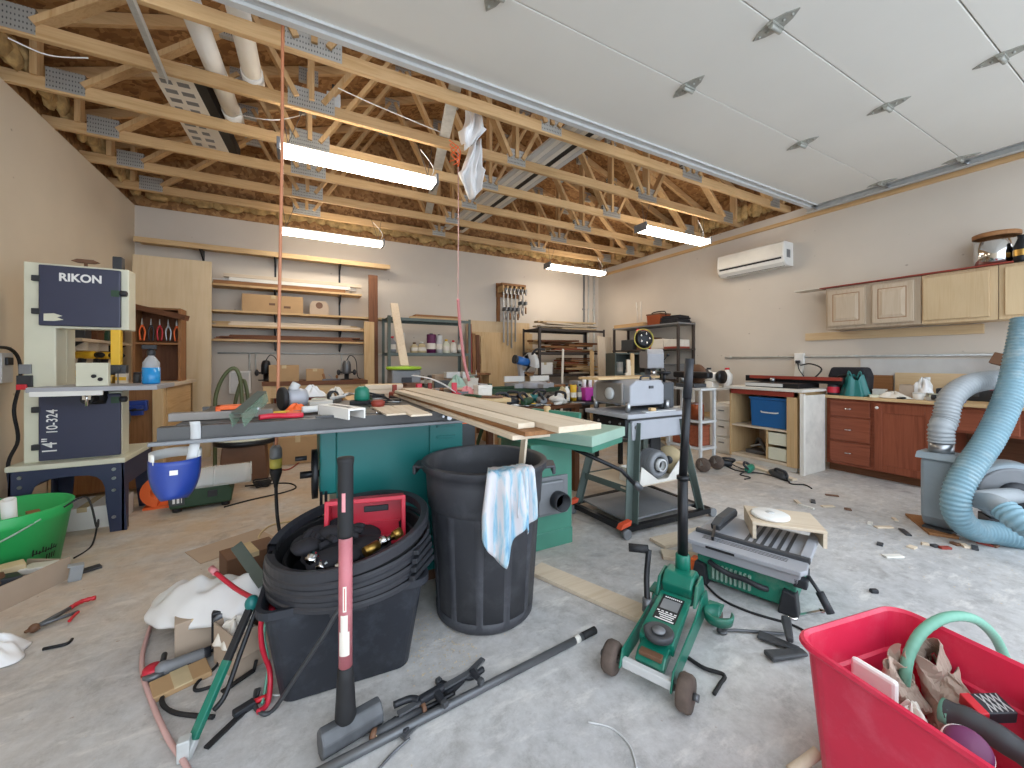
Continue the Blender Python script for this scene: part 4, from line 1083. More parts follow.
# ---- green tub and litter at the left edge
gb = T('tub', 'bright green flexible tub with white rope handle at the left edge', 'tub', (-1.42, 3.2, 0), 0)
MB().lathe([(0, .004), (.19, .004), (.2, .012), (.245, .34), (.255, .345), (.262, .34), (.25, .30), (.255, .29), (.247, .28), (.205, 0), (0, 0)], 40, cap=False).build('tub_body', M['bucket_green'], gb)
MB().tube(spl([(.2, -.15, .3), (.12, -.235, .25), (.03, -.245, .21), (-.06, -.245, .215), (-.14, -.21, .27)], 6), .005, 6).build('rope_handle', M['pale_green'], gb)
mb = MB()
def ring_mark(mb, a0, a1, z0, z1, r=.2345):
    n = 4
    for k in range(n):
        b0, b1 = R(a0 + (a1 - a0) * k / n), R(a0 + (a1 - a0) * (k + 1) / n)
        rr0, rr1 = .2095 + z0 * .152, .2095 + z1 * .152
        mb.add([(rr0 * math.cos(b0), rr0 * math.sin(b0), z0), (rr0 * math.cos(b1), rr0 * math.sin(b1), z0), (rr1 * math.cos(b1), rr1 * math.sin(b1), z1), (rr1 * math.cos(b0), rr1 * math.sin(b0), z1)], [(0, 1, 2, 3)])
for k in range(9): ring_mark(mb, -42 + k * 3.4, -40.4 + k * 3.4, .105 + .004 * (k % 2), .14 - .008 * (k % 3))
ring_mark(mb, -42, -13, .11, .116)
for k in range(4): ring_mark(mb, -26 + k * 3.4, -24.4 + k * 3.4, .06, .09)
ring_mark(mb, -84, -70, .05, .075)
mb.build('printed_marks', M['ink'], gb, noflip=True)
tag(MB().lathe([(.028, 0), (.028, .2), (.02, .2), (.02, 0)], 16, cap=False).build('paper_roll', M['white_plastic'], loc=(-1.36, 3.12, .225), rot=(14, 4, 0)), 'white tube sticking up out of the green tub', 'tube')
mb = MB()
for k in range(5): mb.cbox((-1.5 + .05 * k, 3.2 + .03 * (k % 2), .2 + .02 * k), (.18, .05, .03), (0, 20 * (k % 2), 30 * k))
tag(mb.build('offcuts_heap', M['brownwood_x']), 'brown offcuts lying inside the green tub', 'wood scrap', kind='stuff')
# cardboard box with junk
cb = T('cardboard_box', 'open low cardboard box of junk in front of the green tub', 'cardboard box', (-1.1, 2.9, 0), 0)
A, B = fl(0, 612), fl(70, 578)
dx = (B - A).normalized(); nx = V((-dx.y, dx.x, 0))
def rel(p): return p - cb.location
a1, b1 = rel(A - dx * .25), rel(B); c1, d1 = b1 + nx * .3, a1 + nx * .3
def wall(p, q2, h, th=.006):
    return MB().beam(p + V((0, 0, h / 2)), q2 + V((0, 0, h / 2)), th, h)
wall(a1, b1, .115).build('front_wall', M['grey_card'], cb)
wall(b1, c1, .1).build('end_wall', M['grey_card'], cb)
wall(c1, d1, .1).build('rear_wall', M['cardboard'], cb)
wall(d1, a1, .1).build('far_end_wall', M['grey_card'], cb)
MB().prism([(p.x, p.y) for p in (a1, b1, c1, d1)], 0, .006).build('bottom', M['grey_card'], cb)
q = random.Random(12)
for k, (m, la, sz) in enumerate([('yellow', 'yellow plastic wrapper on top of the open cardboard box', (.16, .05, .02)), ('brown', 'brown bar lying in the open cardboard box', (.3, .06, .05)), ('black_plastic', 'black plastic block in the open cardboard box', (.14, .1, .07)), ('foam_tan', 'tan block at the back of the open cardboard box', (.16, .08, .09)), ('dirty_white', 'dirty white scrap in the open cardboard box', (.12, .1, .03))]):
    f = .22 + .15 * k
    p = cb.location + a1 + (b1 - a1) * (f + .05) + nx * (.09 + .09 * (k % 2))
    tag(MB().cbox((0, 0, 0), sz, (q.uniform(-8, 8), q.uniform(-15, 15), q.uniform(-30, 60))).build('junk_piece', M[m], loc=(p.x, p.y, .09 + (.045 if m == 'yellow' else 0)), bev=.006), la, 'junk')
lp2 = fl(76, 580)
tag(MB().cbox((0, 0, .04), (.05, .04, .08), (0, 8, 20)).cbox((.0, 0, .078), (.06, .05, .008), (0, 8, 20)).build('blue_block', M['hose_grey'], loc=lp2, bev=.004), 'blue grey block standing at the end of the open cardboard box', 'block')
# loppers with red grips
A, B = fl(95, 598, .02), fl(34, 628, .02)
lo = T('loppers', 'long rusty pliers with red dipped grips on the floor', 'pliers', B, 0)
d = A - B; n2 = V((-d.y, d.x, 0)).normalized()
MB().tube([d * .0, d * .35 + n2 * .012, d * .62 + n2 * .02], .009, 8).tube([V((0, 0, .002)), d * .3 - n2 * .02, d * .55 - n2 * .05], .008, 8).build('shanks', M['dark_steel'], lo)
MB().tube(spl([d * .62 + n2 * .02, d * .85 + n2 * .03, d * 1.02 + n2 * .0], 5), [.009 + .002 * (k % 2) for k in range(11)], 8).build('grip', M['red'], lo)
MB().tube(spl([d * .55 - n2 * .05, d * .4 - n2 * .07, d * .28 - n2 * .09], 5), .006, 8).build('thin_grip', M['red'], lo)
MB().beam(d * .05, d * -.13, .03, .018, taper=.4).ball((0, 0, 0), .018, 10, 6).build('jaws', M['brown'], lo)
P = [fl(43, 649, .006), fl(66, 644, .006), fl(72, 639, .006)]
cable('hex_key', 'small black hex key on the floor near the white crumpled bag', P, .006, M['black_metal'], 'hex key', 6, 4)
sh = fl(72, 600, .0)
def crumple(name, label, cat, c, sx, sy, sz, seed, m, n=26, amp=.35):
    q = random.Random(seed); ph = [q.uniform(0, 6.3) for _ in range(8)]
    def f(u, v):
        a = 2 * math.pi * u; r_ = v
        w_ = 1 + amp * .4 * math.sin(3 * a + ph[0]) + amp * .25 * math.sin(5 * a + ph[1])
        z = (1 - r_ ** 2.2) * (1 + amp * .5 * math.sin(4 * a + ph[2] + 3 * r_) + amp * .4 * math.sin(7 * a + ph[3] - 5 * r_))
        z += amp * .2 * abs(math.sin(9 * a + 8 * r_ + ph[4])) * (1 - r_) + amp * .12 * math.sin(13 * a - 11 * r_ + ph[5]) * r_ * (1 - r_)
        return (sx * r_ * w_ * math.cos(a), sy * r_ * w_ * math.sin(a), max(.004, sz * z))
    o = MB().sheet(f, n * 2, 14).build(name, m, loc=c, solid=.002)
    return tag(o, label, cat)
crumple('plastic_bag', 'crumpled white plastic bag on the floor at left picture edge', 'plastic bag', fl(-8, 660), .1, .09, .07, 5, M['bag_white'])
tag(MB().cbox((0, 0, .008), (.1, .05, .01), (0, 0, 30)).build('scrap', M['dark_grey'], loc=fl(88, 571)), 'dark scrap on the floor beyond the cardboard box', 'scrap')
cable('wire', 'thin dark wire looping from the green tub over the floor', [V((-1.16, 3.12, .33)), V((-1.08, 3.16, .36)), V((-1.02, 3.1, .2)), fl(98, 520, .1), fl(92, 545, .008), fl(74, 558, .006)], .005, M['black_rubber'], 'wire')
# ================================================================ TABLE SAW GROUP
ZT = .912
M['fence_grey'] = mat('fence_grey', '86807a', .5, .3, var=.1)
M['guard_clear'] = mat('guard_clear', '7f9a86', .25, var=.15, alpha=.55)
sw = T('table_saw', 'large teal cabinet table saw with long dark rails in the middle', 'table saw', (.45, 2.15, 0), 0)
W(sw).box(.15, .775, 2.0, 2.5, .06, .875).build('cabinet', M['teal'], sw, bev=.006)
W(sw).box(.08, .155, 2.01, 2.35, .525, .83).build('motor_cover', M['teal'], sw, bev=.008)
lv = W(sw).box(.59, .765, 1.988, 2.0, .65, .865).build('louver_door', M['teal'], sw, bev=.004)
for z in (.74, .80):
    W(sw).box(.625, .73, 1.982, 1.99, z, z + .016).build('louver', M['teal'], lv, bev=.003)
W(sw).box(.10, .80, 1.85, 2.53, .872, ZT).build('table', M['cast_iron'], sw, bev=.003)
mb = W(sw)
for x in (.32, .54): mb.box(x - .01, x + .01, 1.85, 2.53, ZT - .0002, ZT + .0006)
mb.build('miter_slots', M['black_metal'], sw)
W(sw).box(-.40, .098, 1.85, 2.53, .88, ZT - .001).build('left_wing', M['cast_iron'], sw, bev=.003)
W(sw).prism([(1.80, .858), (1.80, ZT - .004), (1.85, ZT - .004), (1.85, ZT - .012), (1.808, ZT - .012), (1.808, .866), (1.83, .866), (1.83, .858)], -.44, .80, 'x').build('front_rail', M['cast_iron'], sw)
W(sw).box(-.46, .81, 1.775, 1.80, .848, .862).build('rail_lip', M['mid_grey'], sw, bev=.003)
W(sw).box(-.44, .80, 2.53, 2.57, .86, ZT - .004).build('rear_rail', M['cast_iron'], sw)
W(sw).box(-.44, -.1, 1.93, 1.975, ZT, ZT + .032).build('fence_tube', M['fence_grey'], sw, bev=.003)
W(sw).box(.31, .33, 2.1, 2.3, ZT, ZT + .004).build('throat_plate', M['black_metal'], sw)
hw = W(sw).lathe([(.1, -.012), (.112, -.012), (.112, .012), (.1, .012), (.1, -.012)], 28, (.06, 2.05, .62), (-1, 0, 0), cap=False)
for k in range(3):
    a = R(120 * k + 20)
    hw.cyl((.06, 2.05, .62), (.06, 2.05 + .1 * math.cos(a), .62 + .1 * math.sin(a)), .008, 8)
hw.cyl((.0, 2.05, .62), (.09, 2.05, .62), .016, 10)
hw.build('handwheel', M['black_metal'], sw)
W(sw).cyl((.03, 2.13, .68), (-.02, 2.13, .68), .011, 10).build('wheel_handle', M['black_plastic'], sw)
W(sw).box(.165, .76, 2.02, 2.48, 0, .06).build('plinth', M['brown'], sw)
for x in (.08, .1): W(sw).box(x, x + .012, 2.0, 2.012, .0, .545).build('support_rod', M['black_metal'], sw)
W(sw).cyl((.62, 1.775, .878), (.62, 1.77, .878), .012, 10).cyl((.59, 1.775, .885), (.59, 1.77, .885), .006, 8).build('rail_bolts', M['steel'], sw)

# clutter on the saw table
def on(px, py, z=ZT + .001): return fl(px, py, z)
t = T('push_block', 'orange and black push block on the left of the saw table', 'push block', on(234, 417), 6)
MB().box(-.055, .06, -.03, .03, 0, .034).build('body', M['black_plastic'], t, bev=.004)
MB().box(-.06, -.042, -.034, .034, 0, .05).box(-.06, .062, -.034, .034, .034, .05).build('grip', M['orange'], t, bev=.004)
g0, g1 = fl(237, 424, .918), at(262, 400, 1.58)
t = T('blade_guard', 'greenish clear plastic blade guard leaning up across the saw rail', 'blade guard', g0, 0)
gd = g1 - g0; gs = V((0, 0, 1)).cross(gd).normalized() * .02
for sg in (-1, 1): MB().beam(gs * sg + V((0, 0, .012)), gd + gs * sg + V((0, 0, .012)), .003, .05, taper=.8).build('side_plate', M['guard_clear'], t)
MB().beam(V((0, 0, .038)), gd + V((0, 0, .034)), .042, .005, taper=.8).build('spine', M['shelf_green'], t)
MB().cyl(gd * .6 - gs * 1.3, gd * .6 + gs * 1.3, .008, 8).build('pivot', M['steel'], t)
tag(MB().box(-.08, .08, -.012, .012, 0, .014).build('ruler', M['yellow'], loc=on(268, 415), bev=.002), 'yellow folding rule on the saw table behind the orange cord', 'rule')
t = T('angle_grinder', 'grey grinder with black disc standing on the saw table', 'grinder', on(292, 410), 20)
MB().lathe([(.05, -.012), (.055, -.006), (.055, .006), (.05, .012)], 22, (-.04, 0, .056), (1, 0, 0)).build('disc', M['black_rubber'], t)
MB().lathe([(.03, .0), (.045, .02), (.045, .07), (.04, .09), (.0, .095)], 18, (-.03, 0, .056), (1, 0, 0)).build('body', M['machine_grey'], t)
MB().cyl((.0, 0, .09), (.02, 0, .125), .02, 12).build('top_knob', M['light_grey'], t)
MB().box(-.04, .06, -.03, .03, 0, .012).build('foot_plate', M['dark_grey'], t, bev=.003)
for k, (px, py, rz, m, sx, sy, h, la) in enumerate([(318, 404, 20, 'paper', .12, .09, .02, 'thick white booklet on the saw table'), (322, 400, -15, 'cream', .1, .07, .012, 'cream leaflet behind the white booklet'), (304, 413, 12, 'orange', .14, .04, .012, 'orange packet lying by the saw rail'), (326, 411, 0, 'tote_blue', .08, .05, .012, 'blue packet beside the white booklet'), (332, 417, -8, 'dark_grey', .12, .03, .008, 'dark strip lying along the saw rail')]):
    t = T('packet', la, 'packet', on(px, py), rz, 'papers and packets on the saw table')
    MB().box(-sx / 2, sx / 2, -sy / 2, sy / 2, 0, h).build('body', M[m], t, bev=.001)
    MB().box(-sx * .3, sx * .3, -sy * .25, sy * .1, h, h + .0008).build('print', M['mid_grey' if k != 3 else 'ink_white'], t)
tag(MB().tube(spl([(-.06, 0, .01), (-.02, .01, .012), (.05, -.01, .012), (.09, .0, .01)], 5), .011, 8).build('plastic_grip', M['crate_red'], loc=on(277, 419)), 'red plastic handle at the foot of the orange cord', 'handle')
uc = T('aluminium_channel', 'white U-shaped metal channel lying open end out on saw rail', 'channel', on(357, 419), 22)
MB().prism([(-.036, 0), (-.036, .042), (.036, .042), (.036, 0), (.03, 0), (.03, .035), (-.03, .035), (-.03, 0)], 0, .26, 'y').build('profile', M['white_plastic'], uc)
MB().box(-.012, .012, .05, .22, .0418, .0426).build('slot', M['dark_grey'], uc)
t = T('wire_brush', 'small silver brush behind the white metal channel', 'brush', on(338, 402), 60)
MB().box(-.07, .07, -.014, .014, .02, .035).build('back', M['light_grey'], t, bev=.004)
MB().box(-.06, .02, -.012, .012, 0, .02).build('bristles', M['steel'], t)
t = T('palm_sander', 'green sander with black cord on the saw table', 'sander', on(362, 404), -10)
MB().box(-.06, .05, -.035, .035, .0, .02).build('pad', M['black_rubber'], t, bev=.003)
MB().lathe([(.036, .02), (.04, .03), (.036, .08), (.02, .095), (0, .098)], 16).build('body', M['saw_green'], t)
MB().tube(spl([(.03, 0, .06), (.1, .02, .04), (.16, -.02, .012), (.2, .03, .01), (.15, .06, .01), (.1, .03, .01)], 6), .006, 6).build('cord', M['black_rubber'], t)
tag(MB().lathe([(.02, 0), (.03, .01), (.034, .03), (.02, .04), (0, .042)], 14).build('screw_lid', M['rust_red'], loc=on(378, 408)), 'dark red cap on the saw table beside the sander', 'cap')
for k, (px, py, rz, ln, la) in enumerate([(388, 411, 2, .34, 'flat pale board lying on the saw table'), (410, 411, 0, .4, 'second flat pale board on the saw table, nearer the plank stack')]):
    tag(MB().box(-ln / 2, ln / 2, -.045, .045, 0, .008).build('board', M['pale_x'], loc=on(px, py), rot=(0, 0, rz + 90), bev=.001), la, 'board')
for k in range(5):
    tag(MB().lathe([(.006, 0), (.006, .005), (.0025, .006), (.0025, .02), (0, .02)], 8).build('bolt', M['chrome'], loc=on([322, 330, 376, 318, 384][k], [414, 413, 413, 412, 412][k]), rot=(80, 0, 40 * k)), 'loose shiny bolt lying on the saw rail', 'bolt', 'loose bolts on the saw rail')

# outfeed table with its heap
of = T('outfeed_table', 'plain wooden outfeed table behind the teal table saw', 'table', (.85, 3.05, 0), 0)
MB().box(-.55, .55, -.44, .4, .84, .87).build('table_top', M['pine_x'], of, bev=.003)
for sx in (-1, 1):
    for sy in (-1, 1): MB().box(sx * .5 - .035, sx * .5 + .035, sy * .36 - .035, sy * .36 + .035, 0, .84).build('leg', M['pine_z'], of)
MB().box(-.5, .5, -.38, -.36, .74, .84).build('apron', M['pine_x'], of)
def onf(px, py, z=.871): return fl(px, py, z)
for k in range(6):
    lay = k // 2
    tag(MB().box(-.13, .13, -.045, .045, 0, .034).build('timber', M['pine_x' if k % 2 else 'pale_x'], loc=(.52 + .02 * (k % 3), 2.98 + .095 * (k % 2), .871 + .035 * lay), rot=(0, 0, 8 - 3 * k), bev=.002), 'short pale timber block stacked on the outfeed table', 'timber', 'timber stack on the outfeed table')
for k, (x, y, rz, la) in enumerate([(.72, 2.86, 10, 'red clamp lying on the outfeed table beside the timber blocks'), (1.0, 2.9, -12, 'red clamp lying nearer the long planks on the outfeed table')]):
    t = T('hand_clamp', la, 'clamp', (x, y, .871), rz, 'red clamps on the outfeed table')
    MB().box(-.14, .16, -.006, .006, .02, .04).build('bar', M['dark_steel'], t)
    MB().box(-.15, -.12, -.01, .01, 0, .11).build('fixed_jaw', M['rust_red'], t, bev=.004)
    MB().box(.03, .07, -.014, .014, .0, .11).beam((.06, 0, .03), (.13, 0, .0), .02, .025).build('trigger_head', M['crate_red'], t, bev=.004)
t = MB().sheet(lambda u, v: (.34 * u, .16 * (v - .5), .1 * (1 - u) + .03 * math.sin(u * 3) + .02), 8, 3).build('metal_sheet', M['light_grey'], loc=(.74, 3.0, .92), rot=(0, 6, -20), solid=.003)
tag(t, 'bent grey metal sheet tilted on the outfeed heap', 'metal sheet')
tag(MB().cbox((0, 0, .03), (.16, .1, .06), (0, 0, 12)).build('red_case', M['rust_red'], loc=(.64, 2.84, .871), bev=.01), 'dark red case at the edge of the outfeed table', 'case')
q = random.Random(33)
for k in range(10):
    x, y = .85 + .045 * k, 2.95 + .1 * (k % 4)
    tag(MB().cbox((0, 0, .015 + .012 * (k % 3)), (q.uniform(.08, .24), .04, .02), (0, q.uniform(-4, 4), q.uniform(-40, 40))).build('wood_scrap', W1[k % 6], loc=(x, y, .871), bev=.001), 'small offcut in the heap on the outfeed table', 'wood scrap', 'offcuts on the outfeed table')
crumple('rag', 'pinkish rag crumpled on the outfeed table', 'rag', (1.16, 2.92, .871), .09, .07, .06, 15, M['pink'])
crumple('rag', 'pale green rag heaped at back of the outfeed table', 'rag', (1.2, 3.25, .871), .1, .08, .12, 16, M['pale_green'])
cable('cord', 'black cord tangled on the outfeed table edge', [V((.42, 2.75, .878)), V((.5, 2.7, .89)), V((.6, 2.74, .88)), V((.55, 2.8, .9)), V((.68, 2.7, .88)), V((.75, 2.76, .88))], .008, M['black_rubber'], 'cord')

# ---- stack of long planks bridging the saw and the jointer
PL = [('lowest thin plank of the stack lying on the saw, jutting over the black bin', .54, .67, .9135, .013, 1.0, 2.70, 'pale_y'),
      ('middle plank of the stack on the saw, above the lowest one', .565, .715, .927, .013, .97, 2.74, 'brownwood_y'),
      ('wide pale top plank of the stack jutting over the black bin', .635, .79, .941, .018, .905, 2.76, 'pale_y'),
      ('narrow pale plank beside the wide top one on the saw', .57, .628, .941, .016, 1.02, 2.60, 'pale_y')]
for k, (la, xa, xb, z0, h, ya, yb, m) in enumerate(PL):
    tag(MB().box(0, xb - xa, 0, yb - ya, 0, h).build('plank', M[m], loc=(xa, ya, z0), rot=(0, 0, -.4 + .5 * k), bev=.001), la, 'plank', 'planks on the saw')

# ---- jointer with pale green bed and dusty green base cabinet
jt = T('jointer', 'green jointer with a square dust port behind the black bin', 'jointer', (1.40, 1.68, 0), 22)
MB().box(0, .43, 0, .72, .675, .735).build('bed', M['pale_green'], jt, bev=.004)
MB().box(.02, .41, .01, .71, .64, .675).build('bed_underside', M['green_machine'], jt)
MB().box(.38, .41, .3, .7, .735, .80).build('fence', M['green_machine'], jt, bev=.004)
MB().tube([(.06, .2, .65), (.28, -.04, .5), (.36, -.1, .40)], .012, 8).build('brace_bar', M['black_metal'], jt)
MB().lathe([(.012, 0), (.02, .01), (.02, .06), (.0, .07)], 12, (.35, -.09, .42), (.6, -.45, -.7)).build('brace_knob', M['dark_steel'], jt)
M_inv = Matrix.Rotation(R(-22), 4, 'Z') @ Matrix.Translation((-1.40, -1.68, 0))
def JW():
    m = MB(); m.M = M_inv; return m
JW().box(1.215, 1.52, 2.02, 2.42, 0, .64).build('cabinet', M['green_machine'], jt, bev=.006)
JW().box(1.215, 1.52, 2.014, 2.02, 0, .10).build('kick_panel', M['green_machine'], jt, bev=.003)
dp_ = JW().box(1.235, 1.475, 2.002, 2.02, .205, .44).build('port_frame', M['mid_grey'], jt, bev=.004)
JW().prism([(1.24, .22), (1.43, .22), (1.43, .42), (1.24, .42)], 1.975, 2.003, 'y').build('port_plate', M['mid_grey'], dp_, bev=.012)
JW().lathe([(.052, -.02), (.055, -.02), (.055, .065), (.048, .065), (.048, .0), (0, 0)], 24, (1.375, 1.975, .305), (0, -1, 0), cap=False).build('port_spout', M['black_plastic'], dp_)
ob = T('orange_box', 'orange box standing behind the planks and the black bin', 'box', (.98, 2.56, .3), 0)
MB().box(-.08, .08, -.05, .05, -.3, .46).build('body', M['orange'], ob, bev=.006)
MB().box(-.08, .08, -.055, -.05, .25, .42).build('front_label', M['dark_grey'], ob)

# ---- thickness planer on splayed stand with mobile base
M['pedal'] = mat('pedal', 'd4502e', .5, var=.08)
pn = T('planer', 'grey thickness planer on a splayed steel stand with red pedals', 'planer', (2.27, 2.16, 0), 0)
F = {(-1, -1): (1.93, 1.94), (-1, 1): (1.88, 2.42), (1, -1): (2.60, 1.90), (1, 1): (2.62, 2.45)}
TP = {(-1, -1): (2.02, 2.00), (-1, 1): (2.02, 2.34), (1, -1): (2.50, 2.00), (1, 1): (2.50, 2.34)}
M['stand_green'] = mat('stand_green', '5c6863', .5, .2, var=.1)
for k in F:
    (fx, fy), (tx, ty) = F[k], TP[k]
    mb = W(pn)
    mb.beam((fx, fy, .06), (tx, ty, .72), .075, .006, (0, 1, 0)).beam((fx - k[0] * .025, fy - k[1] * -.02, .06), (tx - k[0] * .025, ty - k[1] * -.02, .72), .006, .065, (0, 1, 0))
    mb.build('leg', M['stand_green'], pn)
for a, b2 in (((-1, -1), (-1, 1)), ((1, -1), (1, 1)), ((-1, 1), (1, 1))):
    (x0, y0), (x1, y1) = F[a], F[b2]
    f = .32
    p0 = V((x0 + (TP[a][0] - x0) * f, y0 + (TP[a][1] - y0) * f, .06 + .66 * f)); p1 = V((x1 + (TP[b2][0] - x1) * f, y1 + (TP[b2][1] - y1) * f, .06 + .66 * f))
    W(pn).beam(p0, p1, .005, .045).build('stretcher', M['stand_green'], pn)
W(pn).box(2.0, 2.52, 1.98, 2.36, .60, .735).build('stand_skirt', M['machine_grey'], pn, bev=.006)
W(pn).box(1.955, 2.002, 2.0, 2.34, .62, .745).build('side_panel', M['black_metal'], pn, bev=.004)
mb = W(pn)
for y in (2.05, 2.15, 2.27):
    for z in (.66, .71): mb.cyl((1.956, y, z), (1.948, y, z), .009, 8)
for x in (2.03, 2.49): mb.cyl((x, 1.982, .69), (x, 1.974, .69), .011, 8)
mb.build('bolts', M['steel'], pn)
W(pn).box(1.93, 2.56, 1.95, 2.40, .755, .785).build('bed', M['machine_grey'], pn, bev=.004)
W(pn).box(1.98, 2.55, 2.0, 2.36, .735, .757).build('bed_frame', M['cast_iron'], pn)
hd = W(pn).prism([(2.02, .83), (2.36, .83), (2.36, .97), (2.33, 1.01), (2.08, 1.01), (2.02, .97)], 2.02, 2.42, 'y').build('head', M['machine_grey'], pn, bev=.012)
W(pn).box(2.0, 2.022, 2.08, 2.36, .84, .99).build('head_end', M['fence_grey'], hd, bev=.01)
W(pn).lathe([(.045, -.0), (.045, .012), (.03, .02), (0, .022)], 18, (2.0, 2.2, .91), (-1, 0, 0)).build('end_ring', M['light_grey'], hd)
W(pn).tube(spl([(2.15, 2.05, 1.01), (2.16, 2.05, 1.035), (2.24, 2.05, 1.035), (2.25, 2.05, 1.01)], 4), .008, 6).build('head_handle', M['black_plastic'], hd)
W(pn).box(2.20, 2.24, 2.012, 2.02, .95, .97).build('badge', M['dark_grey'], hd)
for x, y in ((2.0, 2.04), (2.39, 2.04), (2.39, 2.38), (2.0, 2.38)): W(pn).cyl((x + .02, y, .785), (x + .02, y, .86), .018, 10).build('column', M['steel'], pn)
W(pn).box(2.38, 2.52, 2.06, 2.36, .79, .99).build('motor_housing', M['dark_grey'], pn, bev=.015)
W(pn).cyl((2.45, 2.1, .99), (2.45, 2.1, 1.06), .012, 8).lathe([(.05, 1.05), (.055, 1.06), (.05, 1.07)], 16, (2.45, 2.1, 0)).build('crank', M['black_metal'], pn)
W(pn).box(2.31, 2.42, 2.1, 2.12, .40, .62).build('dust_chute', M['black_rubber'], pn, bev=.01)
W(pn).box(1.95, 2.58, 1.98, 2.4, .27, .285).build('lower_shelf', M['pale_x'], pn, bev=.002)
# mobile base
mb = W(pn)
mb.beam((1.86, 1.90, .055), (2.64, 1.86, .055), .035, .035).beam((1.83, 2.46, .055), (2.67, 2.49, .055), .035, .035)
mb.beam((1.86, 1.90, .055), (1.83, 2.46, .055), .035, .035).beam((2.64, 1.86, .055), (2.67, 2.49, .055), .035, .035)
mb.build('base_frame', M['black_metal'], pn)
for x, y in ((1.85, 1.88), (1.81, 2.40), (2.68, 1.86), (2.70, 2.44)):
    W(pn).cyl((x, y - .014, .032), (x, y + .014, .032), .032, 16).build('caster', M['mid_grey'], pn)
for x, y in ((1.85, 1.90), (1.81, 2.40)):
    W(pn).prism([(-.0, .07), (.09, .085), (.1, .115), (.02, .1)], y - .03, y + .015, 'y').build('pedal', M['pedal'], pn, loc=(x - .06, 0, 0), bev=.004)
W(pn).box(1.92, 2.6, 1.95, 2.42, .07, .082).build('base_panel', M['mid_grey'], pn)
# box and hose coil on the lower shelf
bx = T('open_box', 'cream open box with grey hose coil on the planer shelf', 'box', (2.27, 2.05, .286), 0)
MB().box(-.2, .22, -.08, .1, .0, .01).build('bottom', M['dirty_white'], bx)
MB().prism([(-.22, 0), (.24, 0), (.24, .12), (.2, .15), (.06, .02), (-.04, .02), (-.2, .13)], -.088, -.082, 'y').build('front_flap', M['dirty_white'], bx)
MB().box(-.22, .24, .1, .106, 0, .1).box(-.222, -.216, -.08, .1, 0, .1).box(.236, .242, -.08, .1, 0, .1).build('walls', M['dirty_white'], bx)
hc = T('hose_coil', 'grey ribbed vacuum hose coiled in the cream open box', 'hose', (2.28, 2.06, .40), 0)
mb = MB()
for k in range(9):
    mb.tube([(.075 * math.cos(a) , -.05 + .013 * k, .075 * math.sin(a)) for a in [2 * math.pi * j / 22 for j in range(22)]], .028 if k % 2 else .024, 8, closed=True)
mb.build('coil', M['mid_grey'], hc)
MB().lathe([(.035, -.02), (.045, -.02), (.045, .02), (.035, .02)], 20, (0, -.075, 0), (0, 1, 0), cap=False).build('cuff', M['light_grey'], hc)
gr = T('grinding_wheel', 'pale round disc standing beside the hose coil on planer shelf', 'disc', (2.47, 2.06, .297), 0)
MB().lathe([(.02, -.02), (.1, -.02), (.105, 0), (.1, .02), (.02, .02)], 24, (0, 0, .106), (1, .25, 0)).build('disc', M['foam_tan'], gr)
MB().lathe([(0, -.024), (.03, -.024), (.03, .024), (0, .024)], 16, (0, 0, .106), (1, .25, 0)).build('hub', M['dark_grey'], gr)
# black pull handle strip leaning under the planer
# ---- scrap boards near the planer foot
for k, (p0, p1, w_, la) in enumerate([((657, 545), (712, 532), .13, 'wide pale board on the floor against the planer base'), ((662, 556), (700, 560), .1, 'short pale board on the floor in front of the wide one'), ((535, 570), (664, 626), .12, 'long pale board on the floor running under the green jack')]):
    a, b2 = fl(*p0), fl(*p1)
    tag(MB().beam((0, 0, .011 + .0 * k), b2 - a + V((0, 0, .011)), w_, .02).build('board', M['pale_x'], loc=a, bev=.002), la, 'board')
# ================================================================ RIGHT WALL
ac = T('air_conditioner', 'white wall-mounted air conditioner high on the right wall', 'air conditioner', (XR, 3.13, 2.35), 0)
MB().prism([(-.0, 0), (-.14, .0), (-.20, .045), (-.225, .12), (-.21, .29), (-.19, .30), (0, .30)], -.43, .46, 'y').build('body', M['white_plastic'], ac, bev=.01)
MB().prism([(-.212, .10), (-.225, .12), (-.213, .27), (-.216, .27), (-.229, .12), (-.216, .095)], -.41, .43, 'y').build('front_panel', M['white_paint'], ac)
MB().prism([(-.15, .004), (-.198, .042), (-.214, .085), (-.218, .085), (-.203, .04), (-.152, .0)], -.40, .42, 'y').build('air_flap', M['white_plastic'], ac)
MB().prism([(-.2185, .082), (-.226, .1), (-.230, .1), (-.2225, .08)], -.40, .42, 'y').build('seam', M['ink'], ac)
MB().prism([(-.14, -.0015), (-.196, .043), (-.198, .041), (-.142, -.003)], -.40, .36, 'y').build('outlet_slot', M['ink'], ac)
MB().box(-.228, -.224, -.30, -.14, .125, .13).build('badge', M['mid_grey'], ac)
MB().box(-.16, -.08, -.432, -.43, .1, .2).build('rating_label', M['mid_grey'], ac)

